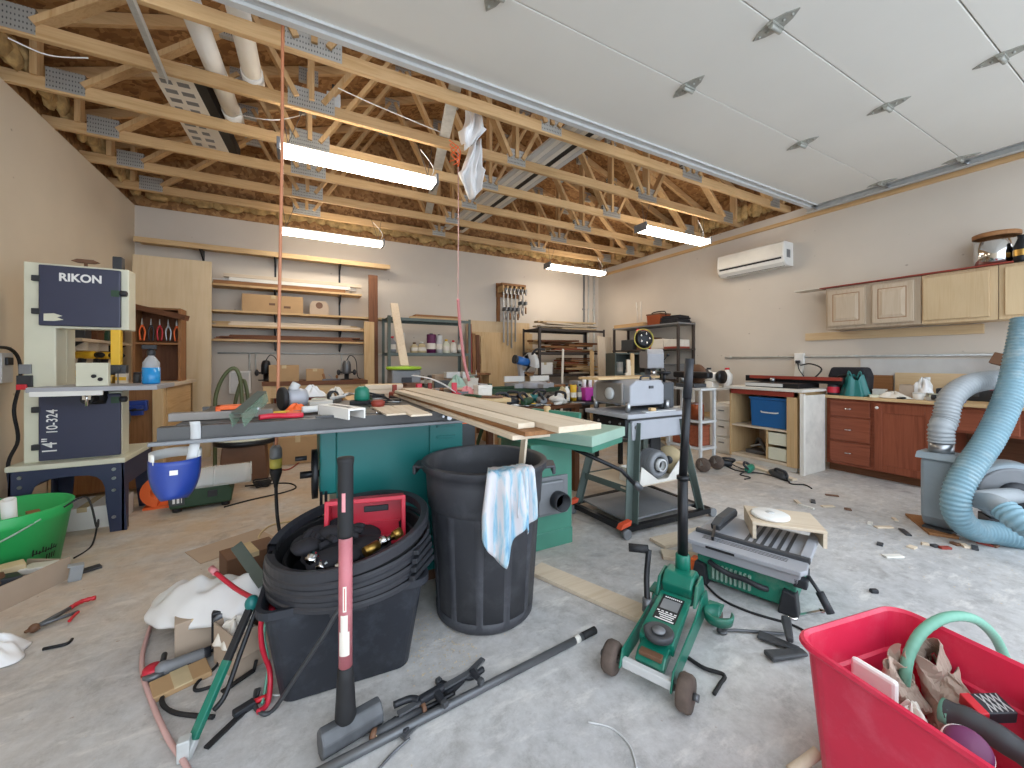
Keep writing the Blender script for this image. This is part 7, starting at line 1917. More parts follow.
# local x runs from the front wheels to the rear casters
for sg in (-1, 1):
    MB().prism([(-.03, .05), (.0, .105), (.30, .125), (.42, .16), (.50, .15), (.53, .09), (.50, .055), (.1, .045)], sg * .088 - .0035, sg * .088 + .0035, 'y').build('side_plate', M['jack_green'], jk, bev=.002)
    MB().lathe([(.012, -.022), (.05, -.022), (.056, -.012), (.056, .012), (.05, .022), (.012, .022)], 24, (0, sg * .128, .056), (0, 1, 0)).build('front_wheel', M['tire'], jk)
    MB().cyl((0, sg * .152, .056), (0, sg * .168, .056), .012, 10).build('axle_nut', M['dark_steel'], jk)
    ccx = .50; ccy = sg * .12
    MB().lathe([(.01, -.014), (.034, -.014), (.038, 0), (.034, .014), (.01, .014)], 20, (ccx + .02, ccy, .038), (.4, 1, 0)).build('rear_caster', M['tire'], jk)
    MB().prism([(ccx - .04, ccy - .03), (ccx + .05, ccy - .03), (ccx + .05, ccy + .03), (ccx - .04, ccy + .03)], .078, .086, 'z').prism([(ccx + .0, .03), (ccx + .04, .03), (ccx + .045, .08), (ccx - .01, .08)], ccy + .018, ccy + .022, 'y').build('caster_bracket', M['jack_green'], jk, bev=.002)
MB().cyl((0, -.13, .056), (0, .13, .056), .011, 12).build('front_axle', M['steel'], jk)
MB().box(-.012, .012, -.085, .085, .045, .075).build('front_crossbar', M['light_grey'], jk, bev=.003)
MB().prism([(.10, .12), (.13, .135), (.36, .165), (.36, .155), (.1, .08)], -.062, .062, 'y').build('top_cover', M['jack_green'], jk, bev=.004)
MB().prism([(.02, .075), (.05, .10), (.16, .12), (.16, .08), (.03, .055)], -.052, .052, 'y').build('lift_arm', M['jack_green'], jk, bev=.006)
MB().box(.03, .06, -.04, .04, .088, .104).build('arm_window', M['brown'], jk, bev=.003)
MB().lathe([(.028, .11), (.05, .125), (.054, .145), (.046, .15), (.03, .142), (0, .142)], 26, (.115, -.005, 0)).build('saddle', M['dark_grey'], jk)
MB().lathe([(.022, .143), (.024, .15), (.0, .15)], 16, (.115, -.005, 0)).build('saddle_pad', M['mid_grey'], jk)
lab = MB().add([(.185, -.042, .1437), (.335, -.042, .1633), (.335, .042, .1633), (.185, .042, .1437)], [(0, 1, 2, 3)])
lab.build('black_label', M['ink'], jk, noflip=True)
lm = MB(); 
def lq(x0, x1, y0, y1, dz2=.0008):
    f = lambda x: .1437 + (x - .185) * (.1633 - .1437) / .15 + dz2
    lm.add([(x0, y0, f(x0)), (x1, y0, f(x1)), (x1, y1, f(x1)), (x0, y1, f(x0))], [(0, 1, 2, 3)])
for k in range(9): lq(.318, .326, -.034 + .0075 * k, -.029 + .0075 * k)
for k in range(5): lq(.232 + .016 * k * 0, .238, -.036 + .016 * k, -.026 + .016 * k)
for k in range(3): lq(.222 - .0 - .011 * k, .227 - .011 * k, -.036 + .004 * k, .03 - .006 * k)
lq(.188, .194, -.036, .034)
lm.build('label_print', M['ink_white'], jk, noflip=True)
lg = MB(); old = lm; lm = lg
lq(.25, .31, -.034, .034); lm.build('label_picture', M['mid_grey'], jk, noflip=True)
# handle yoke, socket and pole
MB().prism([(.38, .12), (.36, .2), (.40, .235), (.47, .235), (.51, .2), (.50, .12)], -.06, .06, 'y').build('yoke', M['jack_green'], jk, bev=.008)
for sg in (-1, 1): MB().prism([(.34, .14), (.38, .21), (.47, .22), (.51, .14)], sg * .075 - .006, sg * .075 + .006, 'y').build('yoke_cheek', M['jack_green'], jk, bev=.003)
MB().lathe([(.032, .2), (.03, .29), (.026, .295)], 18, (.465, 0, 0)).build('socket', M['jack_green'], jk)
MB().cyl((.465, 0, .26), (.466, .0, .64), .0215, 20).cyl((.466, 0, .62), (.480, -.016, 1.0), .0175, 20).build('handle_pole', M['black_metal'], jk)
MB().cyl((.479, -.015, .98), (.486, -.023, 1.155), .0188, 20).build('handle_grip', M['black_plastic'], jk)
MB().lathe([(.022, -.008), (.026, -.008), (.026, .008), (.022, .008)], 18, (.467, 0, .63)).box(.485, .5, -.005, .005, .625, .635).build('handle_clip', M['black_metal'], jk)
# side carry handle
ch = MB().tube(spl([(.30, .1, .13), (.335, .115, .2), (.36, .118, .27), (.38, .12, .31)], 6), .012, 8)
ch.build('carry_bar', M['black_metal'], jk)
MB().tube([(.385, .125, .308), (.35, .2, .308)], .018, 12).build('carry_grip', M['black_rubber'], jk)
MB().cyl((.29, .098, .09), (.30, .1, .14), .02, 12).build('spring', M['dark_steel'], jk)
# cup shaped bracket at the right side
MB().lathe([(.05, 0), (.055, .03), (.05, .035), (.045, .01), (0, .006)], 22, (.42, -.15, .085), a0=0, a1=300, cap=False).build('side_bracket', M['jack_green'], jk, solid=.004)

# ---- bench table saw on the floor
ps = T('portable_table_saw', 'green portable table saw on the floor beside the floor jack', 'table saw', (1.80, 1.36, 0), -72)
w_, dpt = .45, .46
MB().prism([(.02, .02), (.43, .02), (.44, .15), (.01, .15)], .03, .42, 'y').build('body', M['saw_green'], ps, bev=.01)
MB().prism([(.0, .15), (w_, .15), (w_ + .01, .2), (-.01, .2)], -.0, .06, 'y').build('front_rail', M['machine_grey'], ps, bev=.006)
MB().prism([(-.02, -.02), (w_ + .01, -.02), (w_ + .03, .02), (w_ + .0, dpt), (.0, dpt), (-.035, .03)], .2, .222, 'z').build('table', M['machine_grey'], ps, bev=.004)
mb = MB()
for y in (.05, .065, .08): mb.box(.03, .40, y - .0025, y + .0025, .222, .2226)
mb.build('table_grooves', M['black_metal'], ps)
MB().box(-.02, w_ + .03, .10, .125, .215, .24).build('fence_rail', M['dark_grey'], ps, bev=.004)
gsl = MB()
for k in range(6): gsl.box(.20 + .035 * k, .215 + .035 * k, .15, .44, .2215, .2245)
gsl.build('table_ribs', M['dark_grey'], ps)
MB().box(w_ - .01, w_ + .03, .12, .46, .215, .245).build('rip_fence', M['machine_grey'], ps, bev=.004)
mb = MB()
for k in range(9): mb.box(.09 + .02 * k, .1 + .02 * k, .012, .03, .045, .115)
mb.build('vent_slots', M['pale_green'], ps)
MB().tube(spl([(.08, .01, .125), (.12, -.012, .12), (.18, -.012, .105), (.24, -.012, .105), (.30, -.012, .095), (.33, .01, .085)], 5), .013, 8).build('front_grip', M['black_plastic'], ps)
for x in (.0, .38):
    MB().prism([(x - .01, 0), (x + .07, 0), (x + .06, .1), (x + .01, .11)], .0, .07, 'y').build('front_foot', M['black_plastic'], ps, bev=.006)
    MB().prism([(x, 0), (x + .06, 0), (x + .06, .06), (x, .06)], .38, .44, 'y').build('rear_foot', M['black_plastic'], ps, bev=.006)
MB().cyl((w_ + .03, .04, .19), (w_ + .1, .02, .10), .008, 8).cyl((w_ + .07, .03, .14), (w_ + .11, .015, .07), .016, 12).build('lever', M['black_plastic'], ps)
MB().box(w_ - .02, w_ + .03, .0, .05, .14, .18).build('clamp_block', M['black_plastic'], ps, bev=.005)
MB().box(.07, .20, -.0225, -.02, .203, .214).build('maker_plate', M['ink'], ps)
MB().box(-.02, .02, .02, .07, .04, .11).build('red_switch', M['orange'], ps, bev=.008)
# riving guard resting on it
bg_ = T('blade_guard', 'dark grey saw blade guard lying on the portable table saw', 'blade guard', fl(724, 523, .25), 14)
bg_.location.z = .245
MB().prism([(-.12, 0), (.14, .01), (.15, .035), (.12, .06), (-.06, .055), (-.13, .03)], -.022, .022, 'y').build('shell', M['dark_grey'], bg_, bev=.006)
MB().box(-.12, .12, -.024, .024, .02, .028).build('rib', M['black_plastic'], bg_)
MB().beam((-.13, 0, .02), (-.24, -.03, .0), .012, .02).build('arm', M['black_metal'], bg_)
wt2 = T('router_plate', 'cream plate on short legs lying over the portable table saw', 'plate', (2.27, 1.17, .2255), -50)
MB().box(-.16, .16, -.13, .13, .07, .085).build('plate_board', M['pale_x'], wt2, bev=.003)
for sx in (-1, 1): MB().box(sx * .15 - .008, sx * .15 + .008, -.13, .13, 0, .07).build('side_leg', M['pale_x'], wt2)
wd = T('white_disc', 'white round disc lying on the cream plate', 'disc', (2.22, 1.205, .312), 0)
MB().lathe([(.085, 0), (.09, .004), (.09, .014), (.08, .02), (0, .022)], 30).build('disc_body', M['white_plastic'], wd)
MB().lathe([(.0, .024), (.02, .024), (.022, .02)], 16).build('centre_hub', M['light_grey'], wd)
cable('cord', 'thin black cord trailing from the portable saw along the floor', [fl(702, 580, .006), fl(720, 598, .006), fl(750, 612, .006), fl(790, 624, .006), fl(806, 632, .006)], .005, M['black_rubber'], 'cord')
# tools on the floor near the red tote
wr = T('wrench', 'silver wrench on the floor next to the portable saw foot', 'wrench', fl(792, 618, 0), 0)
A, B = V((0, 0, .006)), fl(822, 611, .006) - wr.location
MB().beam(A, B, .012, .008).build('shank', M['chrome'], wr)
MB().lathe([(.012, -.005), (.022, -.005), (.022, .005), (.012, .005)], 16, A).build('ring_end', M['chrome'], wr)
MB().cbox(B, (.03, .022, .008), (0, 0, 30)).build('open_end', M['chrome'], wr, bev=.003)
gc2 = T('hook_rod', 'dark rod with a hook lying from jack caster to right', 'rod', fl(722, 630, 0), 0)
P = [fl(722, 631, .01), fl(735, 630, .012), fl(760, 632, .01), fl(785, 634, .01)]
MB().tube([p - gc2.location for p in P], .006, 8).build('shaft', M['dark_steel'], gc2)
MB().lathe([(.01, -.004), (.02, -.004), (.02, .004), (.01, .004)], 14, P[0] - gc2.location).build('eye', M['dark_steel'], gc2)
bp_ = T('clamp_pieces', 'dark grey plastic clamp pieces heaped on the floor by red tote', 'clamp', fl(782, 655, 0), 0)
q0 = bp_.location
for k, (p0, p1, w2, h2) in enumerate([((758, 634), (800, 650), .05, .015), ((786, 626), (790, 648), .035, .03), ((768, 656), (805, 652), .05, .02)]):
    a, b2 = fl(*p0, .015) - q0, fl(*p1, .015) - q0
    if k == 1: a.z += .03; b2.z += .03
    MB().beam(a, b2, w2, h2, taper=.7).build(['lower_arm', 'grip', 'upper_arm'][k], M['dark_grey'], bp_, bev=.006)
cable('strap', 'black rubber strap bent on the floor right of the jack wheel', [fl(687, 657, .008), fl(704, 668, .01), fl(724, 675, .012), fl(720, 684, .01), fl(714, 694, .006)], .007, M['black_rubber'], 'strap', 6, 5)
tag(MB().cbox((0, 0, .01), (.035, .02, .02), (0, 0, -30)).build('black_clip', M['black_plastic'], loc=fl(874, 593), bev=.005), 'small black clip on the floor beyond the red tote', 'clip')
tag(MB().tube(spl([fl(790, 772, .01), fl(805, 762, .03), fl(818, 752, .05)], 5), .014, 8).build('curled_band', M['pale_x']), 'curled pale wood band on the floor against the red tote', 'band')
# pale scraps along the right floor
q = random.Random(77)
sc_ = [(798, 503), (806, 507), (813, 502), (828, 507), (848, 510), (884, 528), (870, 524), (905, 533), (895, 520), (832, 496), (912, 548), (893, 557), (880, 545)]
for k, (px, py) in enumerate(sc_):
    p = fl(px, py)
    m = M[['pale_x', 'white_paint', 'dark_grey', 'pale_y', 'brown'][k % 5]]
    tag(MB().cbox((0, 0, .006), (q.uniform(.04, .13), q.uniform(.02, .04), .01), (0, 0, q.uniform(0, 180))).build('wood_scrap', m, loc=p, bev=.001), 'small scrap on the floor before the reddish cabinets', 'wood scrap', 'scraps on the floor by the cabinets')
# wood chips and sawdust grains: nobody could count them
ch_ = MB(); q = random.Random(5)
for k in range(900):
    r_ = q.random()
    if r_ < .35: p = V((q.uniform(.35, .62), q.uniform(1.38, 1.75), 0))
    elif r_ < .7: p = V((q.uniform(2.9, 4.4), q.uniform(.5, 1.4), 0))
    else: p = V((q.uniform(-1.2, 3.5), q.uniform(1.0, 5.0), 0))
    a = q.uniform(0, 6.3); s_ = q.uniform(.002, .006)
    ch_.add([p + V((s_ * math.cos(a), s_ * math.sin(a), .001)), p + V((s_ * math.cos(a + 2), s_ * math.sin(a + 2), .001)), p + V((s_ * math.cos(a + 4), s_ * math.sin(a + 4), .003))], [(0, 1, 2)])
tag(ch_.build('wood_chips', M['sawdust'], noflip=True), 'wood chips and sawdust scattered over the concrete floor', 'wood chips', kind='stuff')

# ---- red tote with contents
rt_ = T('red_tote', 'large red plastic tote full of junk in the near right corner', 'tote', (1.322, .21, 0), -10)
hx, hy = .212, .335
tub_shell(MB(), [(hx - .05, hy - .05, .05, 0), (hx - .035, hy - .035, .05, .006), (hx - .006, hy - .006, .06, .385), (hx + .004, hy + .004, .06, .388), (hx + .008, hy + .008, .06, .395), (hx + .006, hy + .006, .06, .404), (hx, hy, .058, .407), (hx - .008, hy - .008, .055, .400), (hx - .014, hy - .014, .055, .30), (hx - .022, hy - .022, .055, .295), (hx - .045, hy - .045, .05, .012)]).build('shell', M['tote_red'], rt_, bev=.0)
for sx in (-1, 1):
    MB().prism([(-.05, .03), (.05, .03), (.045, .29), (-.045, .29)], hx - .034 if sx > 0 else -hx - .0, hx - .0 if sx > 0 else -hx + .034, 'x').build('side_rib', M['tote_red'], rt_, bev=.012) if sx < 0 else None
MB().prism([(-.10, .2), (.06, .2), (.06, .36), (-.10, .36)], hx - .05, hx - .02, 'x').build('inner_grip_pocket', M['tote_red'], rt_, bev=.012)
MB().prism([(-.04, .2), (.04, .2), (.05, .36), (-.05, .36)], -hy + .02, -hy + .05, 'y').build('inner_grip_pocket', M['tote_red'], rt_, bev=.012)
tag(MB().prism([(x, y) for x, y in rrect(.14, .26, .04)], 0, .01).build('junk_bed', M['brown_paper'], loc=(1.315, .215, .12), rot=(0, 0, -10)), 'crushed brown paper bed at the bottom of red tote', 'paper', kind='stuff')
def intote(x, y, z): 
    a = R(-10); return V((1.315 + x * math.cos(a) - y * math.sin(a), .215 + x * math.sin(a) + y * math.cos(a), z))
P = [fl(904, 700, .18), at(905, 676, 1.05), at(910, 652, 1.05), at(924, 630, 1.06), at(948, 617, 1.07), at(974, 619, 1.09), at(994, 636, 1.14), at(1006, 660, 1.19)]
hose('green_hose', 'pale green garden hose arching out of the red tote', P, .0125, M['hose_green'], .02, .02, 14)
def sleeve(name, label, loc, rot, w2, h2, m, seed):
    q = random.Random(seed); ph = q.random() * 6
    def f(u, v):
        a = 2 * math.pi * u
        x = w2 * math.cos(a) * (1 - .15 * v + .12 * math.sin(4 * v + ph)); y = .018 * math.sin(a) * (1 + .7 * math.sin(5 * v + ph)) + .012 * math.sin(9 * u + 6 * v + ph) + .006 * math.sin(23 * u + 17 * v)
        return (x + .012 * math.sin(4 * v + ph), y, h2 * v + .014 * math.sin(3 * a + ph) * v + .01 * math.sin(11 * u + ph) * v)
    o = MB().sheet(f, 26, 12, smooth=False).build(name, m, loc=loc, rot=rot, solid=.0015)
    return tag(o, label, 'paper bag')
sleeve('paper_bag', 'folded brown paper bag upright at the left of the red tote', fl(904, 716, .17), (8, -18, -20), .046, .20, M['brown_paper'], 3)
sleeve('paper_bag', 'crumpled brown paper bag beside the green hose in tote', fl(940, 716, .17), (-6, -16, 10), .044, .20, M['brown_paper'], 6)
sleeve('paper_bag', 'darker wrinkled paper bag in the middle of the tote', fl(950, 728, .18), (10, 10, 70), .034, .14, M['brown_paper'], 9)
crumple('tissue', 'white tissue scrap at the near side of the red tote', 'tissue', fl(912, 722, .22), .035, .035, .04, 51, M['paper'])
a, b2 = fl(852, 668, .315), fl(898, 697, .315)
tag(MB().beam((0, 0, 0), b2 - a, .02, .07).build('foam_strip', M['white_plastic'], loc=a, bev=.008), 'white foam strip along the near wall inside the red tote', 'foam')
dt = T('dark_tube', 'dark grey sleeve with a green cuff lying across the red tote', 'tube', fl(946, 712, .27), 0)
e = fl(1036, 762, .27) - dt.location
MB().tube(spl([V((0, 0, 0)), e * .4 + V((0, 0, .012)), e], 6), [.027 + .0015 * math.sin(k * 1.7) for k in range(13)], 16).build('sleeve', M['dark_grey'], dt)
MB().tube([e * -.06, e * .06], .0285, 16).build('cuff', M['hose_green'], dt)
pd = T('polishing_pad', 'purple pink polishing pad with striped edge in the red tote', 'pad', fl(968, 748, .325), 0)
pd.scale = (.8, .8, .9)
pd.rotation_euler = (R(30), R(-30), R(-20))
MB().lathe([(.0, .022), (.034, .02), (.044, .012), (.047, 0)], 30).build('pad_face', M['purple'], pd)
MB().lathe([(.048, 0), (.050, -.008), (.047, -.01)], 30).build('white_edge', M['white_plastic'], pd)
MB().lathe([(.050, -.009), (.050, -.022), (.0, -.024)], 30).build('backing', M['dark_grey'], pd)
tr2 = T('battery_pack', 'black and red battery box with a cross pattern in the tote', 'battery', fl(988, 708, .30), 0)
tr2.rotation_euler = (R(14), R(-8), R(-35))
tr2.scale = (.8, .8, .8)
MB().box(-.05, .05, -.03, .03, -.02, .02).build('case', M['black_plastic'], tr2, bev=.004)
xm = MB()
for k in range(4):
    xm.beam((-.015 + .014 * k, -.025, .021), (.0 + .014 * k, .025, .021), .0025, .002).beam((.0 + .014 * k, -.025, .021), (-.015 + .014 * k, .025, .021), .0025, .002)
xm.build('cross_pattern', M['light_grey'], tr2)
MB().box(-.052, -.025, -.031, .031, -.018, .021).build('red_end', M['red'], tr2, bev=.003)
crumple('cloth', 'grey cloth scrap at the far end of the red tote', 'cloth', fl(1010, 735, .2), .06, .05, .06, 53, M['brown_paper'])
crumple('cloth', 'pale rag lying on the floor of the red tote near hose', 'cloth', fl(890, 700, .13), .07, .06, .05, 54, M['dirty_white'])
# ================================================================ EXTRA CLUTTER SEEN IN THE HEAPS
def bits(px, py, z): return fl(px, py, z)
# loose stuff on the saw table
crumple('plastic_wrap', 'crumpled white and blue wrapper behind the booklets on the saw', 'wrapper', bits(312, 397, ZT + .001), .08, .06, .06, 61, M['bag_white'])
crumple('plastic_wrap', 'crumpled pale wrapper beside the silver brush on the saw', 'wrapper', bits(336, 397, ZT + .001), .06, .05, .05, 62, M['paper'])
crumple('plastic_wrap', 'orange red wrapper by the foot of the orange cord', 'wrapper', bits(296, 412, ZT + .001), .05, .03, .03, 63, M['orange'])
t = T('tape_roll', 'dark roll of tape standing on edge behind the silver brush', 'tape', bits(333, 396, ZT + .031), 30)
MB().lathe([(.02, -.012), (.032, -.012), (.032, .012), (.02, .012), (.02, -.012)], 24, axis=(0, 1, 0), cap=False).build('roll', M['black_plastic'], t)
MB().lathe([(.017, -.011), (.02, -.011), (.02, .011), (.017, .011), (.017, -.011)], 24, axis=(0, 1, 0), cap=False).build('core', M['cardboard'], t)
t = T('tool_battery', 'black tool battery on the saw table in front of the grinder', 'battery', bits(284, 405, ZT + .001), 12)
MB().box(-.03, .03, -.03, .03, 0, .05).build('body', M['black_plastic'], t, bev=.006)
MB().box(-.031, .031, -.031, -.0, .03, .045).build('yellow_strip', M['yellow'], t)
t = T('caulk_tube', 'white tube with a blue nozzle lying on the saw table', 'tube', bits(320, 409, ZT + .02), 0)
MB().cyl((-.07, 0, 0), (.05, .02, 0), .016, 14).build('body', M['white_plastic'], t)
MB().cyl((.05, .02, 0), (.09, .026, 0), .006, 10).build('nozzle', M['blue'], t)
for k, (px, py, ln, rz, m, la) in enumerate([(372, 399, .2, 15, 'dark_green', 'dark green tool handle on the saw table near the cord tangle'), (386, 402, .16, -20, 'black_plastic', 'black tool handle beside the dark green one on the saw'), (352, 394, .18, 50, 'steel', 'steel ruler lying behind the white metal channel')]):
    t = T('hand_tool', la, 'hand tool', bits(px, py, ZT + .013), rz)
    MB().tube([(-ln / 2, 0, 0), (-ln * .1, 0, .002), (0, 0, 0)], [.010, .012, .008], 10).build('grip', M[m], t)
    MB().cyl((0, 0, 0), (ln / 2, 0, 0), .0045, 8).build('shaft', M['steel'], t)
# outfeed heap
t = T('drill', 'black and red drill lying on the outfeed heap', 'drill', (.80, 2.78, .905), 30)
MB().lathe([(.02, -.09), (.03, -.08), (.03, .05), (.02, .08), (.008, .11)], 14, axis=(1, 0, 0)).build('body', M['crate_red'], t)
MB().beam((-.03, 0, -.0), (-.05, .09, .0), .03, .035, (0, 0, 1)).build('grip', M['black_plastic'], t, bev=.006)
for k, (x, y, sx, sy, h, rz, m, la) in enumerate([(.95, 2.72, .2, .06, .03, 12, 'dark_grey', 'dark metal bar across the outfeed heap'), (1.1, 3.0, .18, .1, .06, -20, 'grayoak_x', 'grey brown block on the outfeed table far side'), (1.25, 2.8, .12, .08, .09, 5, 'dirty_white', 'dirty white box at the outfeed table corner'), (.68, 3.15, .2, .14, .07, 8, 'brown', 'brown box at the back of the outfeed table'), (.45, 2.8, .1, .07, .05, 30, 'black_plastic', 'black box near the outfeed table corner'), (.9, 3.2, .24, .1, .05, -8, 'machine_grey', 'grey tool case at the back of the outfeed table')]):
    t = T('small_box', la, 'box', (x, y, .871), rz)
    MB().box(-sx / 2, sx / 2, -sy / 2, sy / 2, 0, h * .7).build('body', M[m], t, bev=.003)
    MB().box(-sx / 2 - .002, sx / 2 + .002, -sy / 2 - .002, sy / 2 + .002, h * .7, h).build('lid', M[m], t, bev=.003)
for k in range(7):
    x, y = .58 + .11 * k, 2.66 + .05 * (k % 3)
    tag(MB().tube(spl([(-.1, 0, .012), (0, .02, .012 + .01 * (k % 2)), (.1, -.01, .012)], 4), .010, 8).build('hand_tool', M[['crate_red', 'black_rubber', 'handle_pink', 'steel', 'rust_red', 'dark_green', 'brown'][k]], loc=(x, y, .871), rot=(0, 0, 25 * k)), ['red tool handle first along the outfeed table edge', 'black tool handle second along the outfeed table edge', 'pink tool handle third along the outfeed table edge', 'steel tool shaft fourth along the outfeed table edge', 'dark red tool handle fifth along the outfeed table edge', 'green tool handle sixth along the outfeed table edge', 'brown tool handle last along the outfeed table edge'][k], 'hand tool', 'tools along the outfeed table edge')
# bench in front of the grey green shelf
for k, (x, y, sx, sy, h, rz, m, la) in enumerate([(1.14, 4.53, .18, .12, .1, 6, 'brown', 'brown box at the left end of the tool heaped workbench'), (1.5, 4.52, .2, .14, .12, -12, 'dark_grey', 'dark tool box at the middle of the tool heaped workbench'), (1.86, 4.55, .16, .12, .14, 15, 'dirty_white', 'dirty white box at the right end of the tool heaped workbench'), (1.6, 4.9, .2, .12, .18, 0, 'grey_card', 'grey cardboard box at the back of the tool heaped workbench')]):
    t = T('storage_box', la, 'box', (x, y, .801), rz)
    MB().box(-sx / 2, sx / 2, -sy / 2, sy / 2, 0, h * .75).build('body', M[m], t, bev=.004)
    MB().box(-sx / 2 - .003, sx / 2 + .003, -sy / 2 - .003, sy / 2 + .003, h * .75, h).build('lid', M[m], t, bev=.004)
crumple('rag', 'pale green rag on top of the tool heaped workbench', 'rag', (1.93, 4.75, .801), .1, .1, .16, 71, M['pale_green'])
# on the miter saw stand and in front of it
for k, (x, y, z, ln, rz, m, la) in enumerate([(2.3, 4.45, .803, .5, 4, 'dark_green', 'long dark green clamp bar along the miter saw stand'), (3.15, 4.42, .803, .45, -8, 'brownwood_x', 'brown offcut strip along the miter saw stand'), (3.2, 4.58, .803, .4, 6, 'dark_steel', 'dark steel bar at the right of the miter saw stand')]):
    tag(MB().box(-ln / 2, ln / 2, -.022, .022, 0, .03).box(-ln / 2, -ln / 2 + .04, -.03, .03, 0, .07).build('bar', M[m], loc=(x, y, z), rot=(0, 0, rz), bev=.004), la, 'bar')
t = T('wheeled_tool', 'black wheeled tool between the miter saw stand and the planks', 'tool', (mz.x - .25, mz.y + .1, .72), 20)
MB().lathe([(.02, -.015), (.06, -.015), (.065, 0), (.06, .015), (.02, .015)], 22, (0, -.04, .065), (.3, 1, 0)).build('wheel', M['black_rubber'], t)
MB().box(-.1, .1, -.02, .04, .0, .05).build('frame', M['dark_steel'], t, bev=.006)
crumple('rag', 'tan rag on the dark low table beside the black wheeled tool', 'rag', (mz.x - .36, mz.y + .02, .72), .08, .08, .12, 72, M['foam_tan'])
bx_ = T('tool_box', 'long green tool tray lying beyond the planks on the low table', 'tray', (mz.x + .1, mz.y - .13, .72), 6)
MB().box(-.16, .16, -.05, .05, 0, .05).build('tray_body', M['dark_green'], bx_, bev=.005)
MB().tube(spl([(-.14, 0, .05), (-.1, 0, .1), (.1, 0, .1), (.14, 0, .05)], 5), .006, 6).build('handle', M['steel'], bx_)
# scrap lumber bin and things near the planer
for k in range(5):
    x = 3.1 + .05 * (k % 3); y = 3.02 + .05 * (k // 2)
    tag(MB().beam((0, 0, 0), (.06 * (k - 2), .12, .95 + .07 * k), .05, .018, (0, 1, 0)).build('strip', M['pale_z' if k % 2 else 'pine_z'], loc=(x, y, .005), bev=.002), ['pale strip first of the bundle standing left of planer', 'yellowish strip second of the bundle standing left of planer', 'pale strip third of the bundle standing left of planer', 'yellowish strip fourth of the bundle standing left of planer', 'tallest pale strip of the bundle standing left of planer'][k], 'strip', 'strips standing left of the planer')
t = T('lamp', 'small work lamp with lit bulbs on the planer motor side', 'lamp', (2.9, 2.75, 0), 0) if False else None
tag(MB().box(-.35, .35, -.1, .1, 0, .018).build('board', M['pine_x'], loc=(2.18, 2.28, 1.012), rot=(0, 0, 6), bev=.002), 'thin yellow board lying across the top of the planer head', 'board')
t = T('tool_tray', 'pale grey tray on the planer bed beside the grey head', 'tray', (2.27, 1.985, .786), 0)
MB().box(-.16, .14, -.025, .025, 0, .008).build('tray_base', M['light_grey'], t)
MB().box(-.1, -.05, -.015, .015, .008, .03).build('tray_block', M['pine_x'], t, bev=.002)
# pale bags and white stuff by the right shelf foot
for k, (x, y, h, m, la) in enumerate([(4.62, 3.75, .5, 'dirty_white', 'white paper sack standing behind the white drawer cabinet'), (4.75, 4.05, .4, 'foam_tan', 'tan paper sack standing before the right wall shelf')]):
    t = T('sack', la, 'sack', (x, y, 0), 15 * k)
    MB().prism([(-.14, 0), (.14, 0), (.13, h * .8), (.1, h), (-.1, h), (-.13, h * .8)], -.08, .08, 'y').build('sack_body', M[m], t, bev=.03)
    MB().box(-.1, .1, -.012, .012, h, h + .03).build('folded_top', M[m], t, bev=.004)
# counter extras
for k, (x, y, sx, sy, h, rz, m, la) in enumerate([(5.18, 1.75, .12, .1, .07, 12, 'dirty_white', 'dirty white box beside the black case on the counter'), (5.0, 1.3, .12, .08, .03, -20, 'light_grey', 'grey plastic tray at the counter front edge'), (4.96, 1.72, .1, .07, .025, 25, 'cream', 'cream packet near the green bag on the counter'), (5.2, 1.9, .1, .06, .16, 0, 'orange', 'orange topped box behind the black case on the counter')]):
    t = T('small_box', la, 'box', (x, y, ZK), rz)
    MB().box(-sx / 2, sx / 2, -sy / 2, sy / 2, 0, h * .8).build('body', M[m], t, bev=.002)
    MB().box(-sx / 2 - .002, sx / 2 + .002, -sy / 2 - .002, sy / 2 + .002, h * .8, h).build('lid', M[m], t, bev=.002)
crumple('plastic_bag', 'white plastic bag standing on the counter before the tan board', 'plastic bag', (5.22, 1.45, ZK), .08, .09, .15, 81, M['bag_white'])
crumple('newspaper', 'heap of printed papers at the counter front by the green bag', 'papers', (4.98, 1.58, ZK), .07, .12, .05, 82, M['paper'])
# fan debris under the hoses
q = random.Random(91)
for k in range(8):
    p = fl(925 + 10 * k, 545 + 2 * (k % 3))
    tag(MB().cbox((0, 0, .008), (q.uniform(.03, .07), q.uniform(.02, .03), .014), (0, 0, q.uniform(0, 180))).build('wood_scrap', M[['pale_x', 'dark_grey', 'rust_red', 'brown'][k % 4]], loc=p, bev=.001), 'small scrap on the floor in front of the dust hoses', 'wood scrap', 'scraps in front of the dust hoses')
cable('wire', 'faint pale wire curved on the concrete in front of the jack', [fl(588, 722, .004), fl(612, 728, .004), fl(630, 746, .004), fl(637, 770, .004)], .003, M['light_grey'], 'wire')
# dirt and wood dust along the floor near the hose and drill cord
cable('cord', 'black cord straggling from hanging plug to the edging coil', [fl(262, 580, .006), fl(240, 590, .006), fl(228, 600, .01)], .006, M['black_rubber'], 'cord')

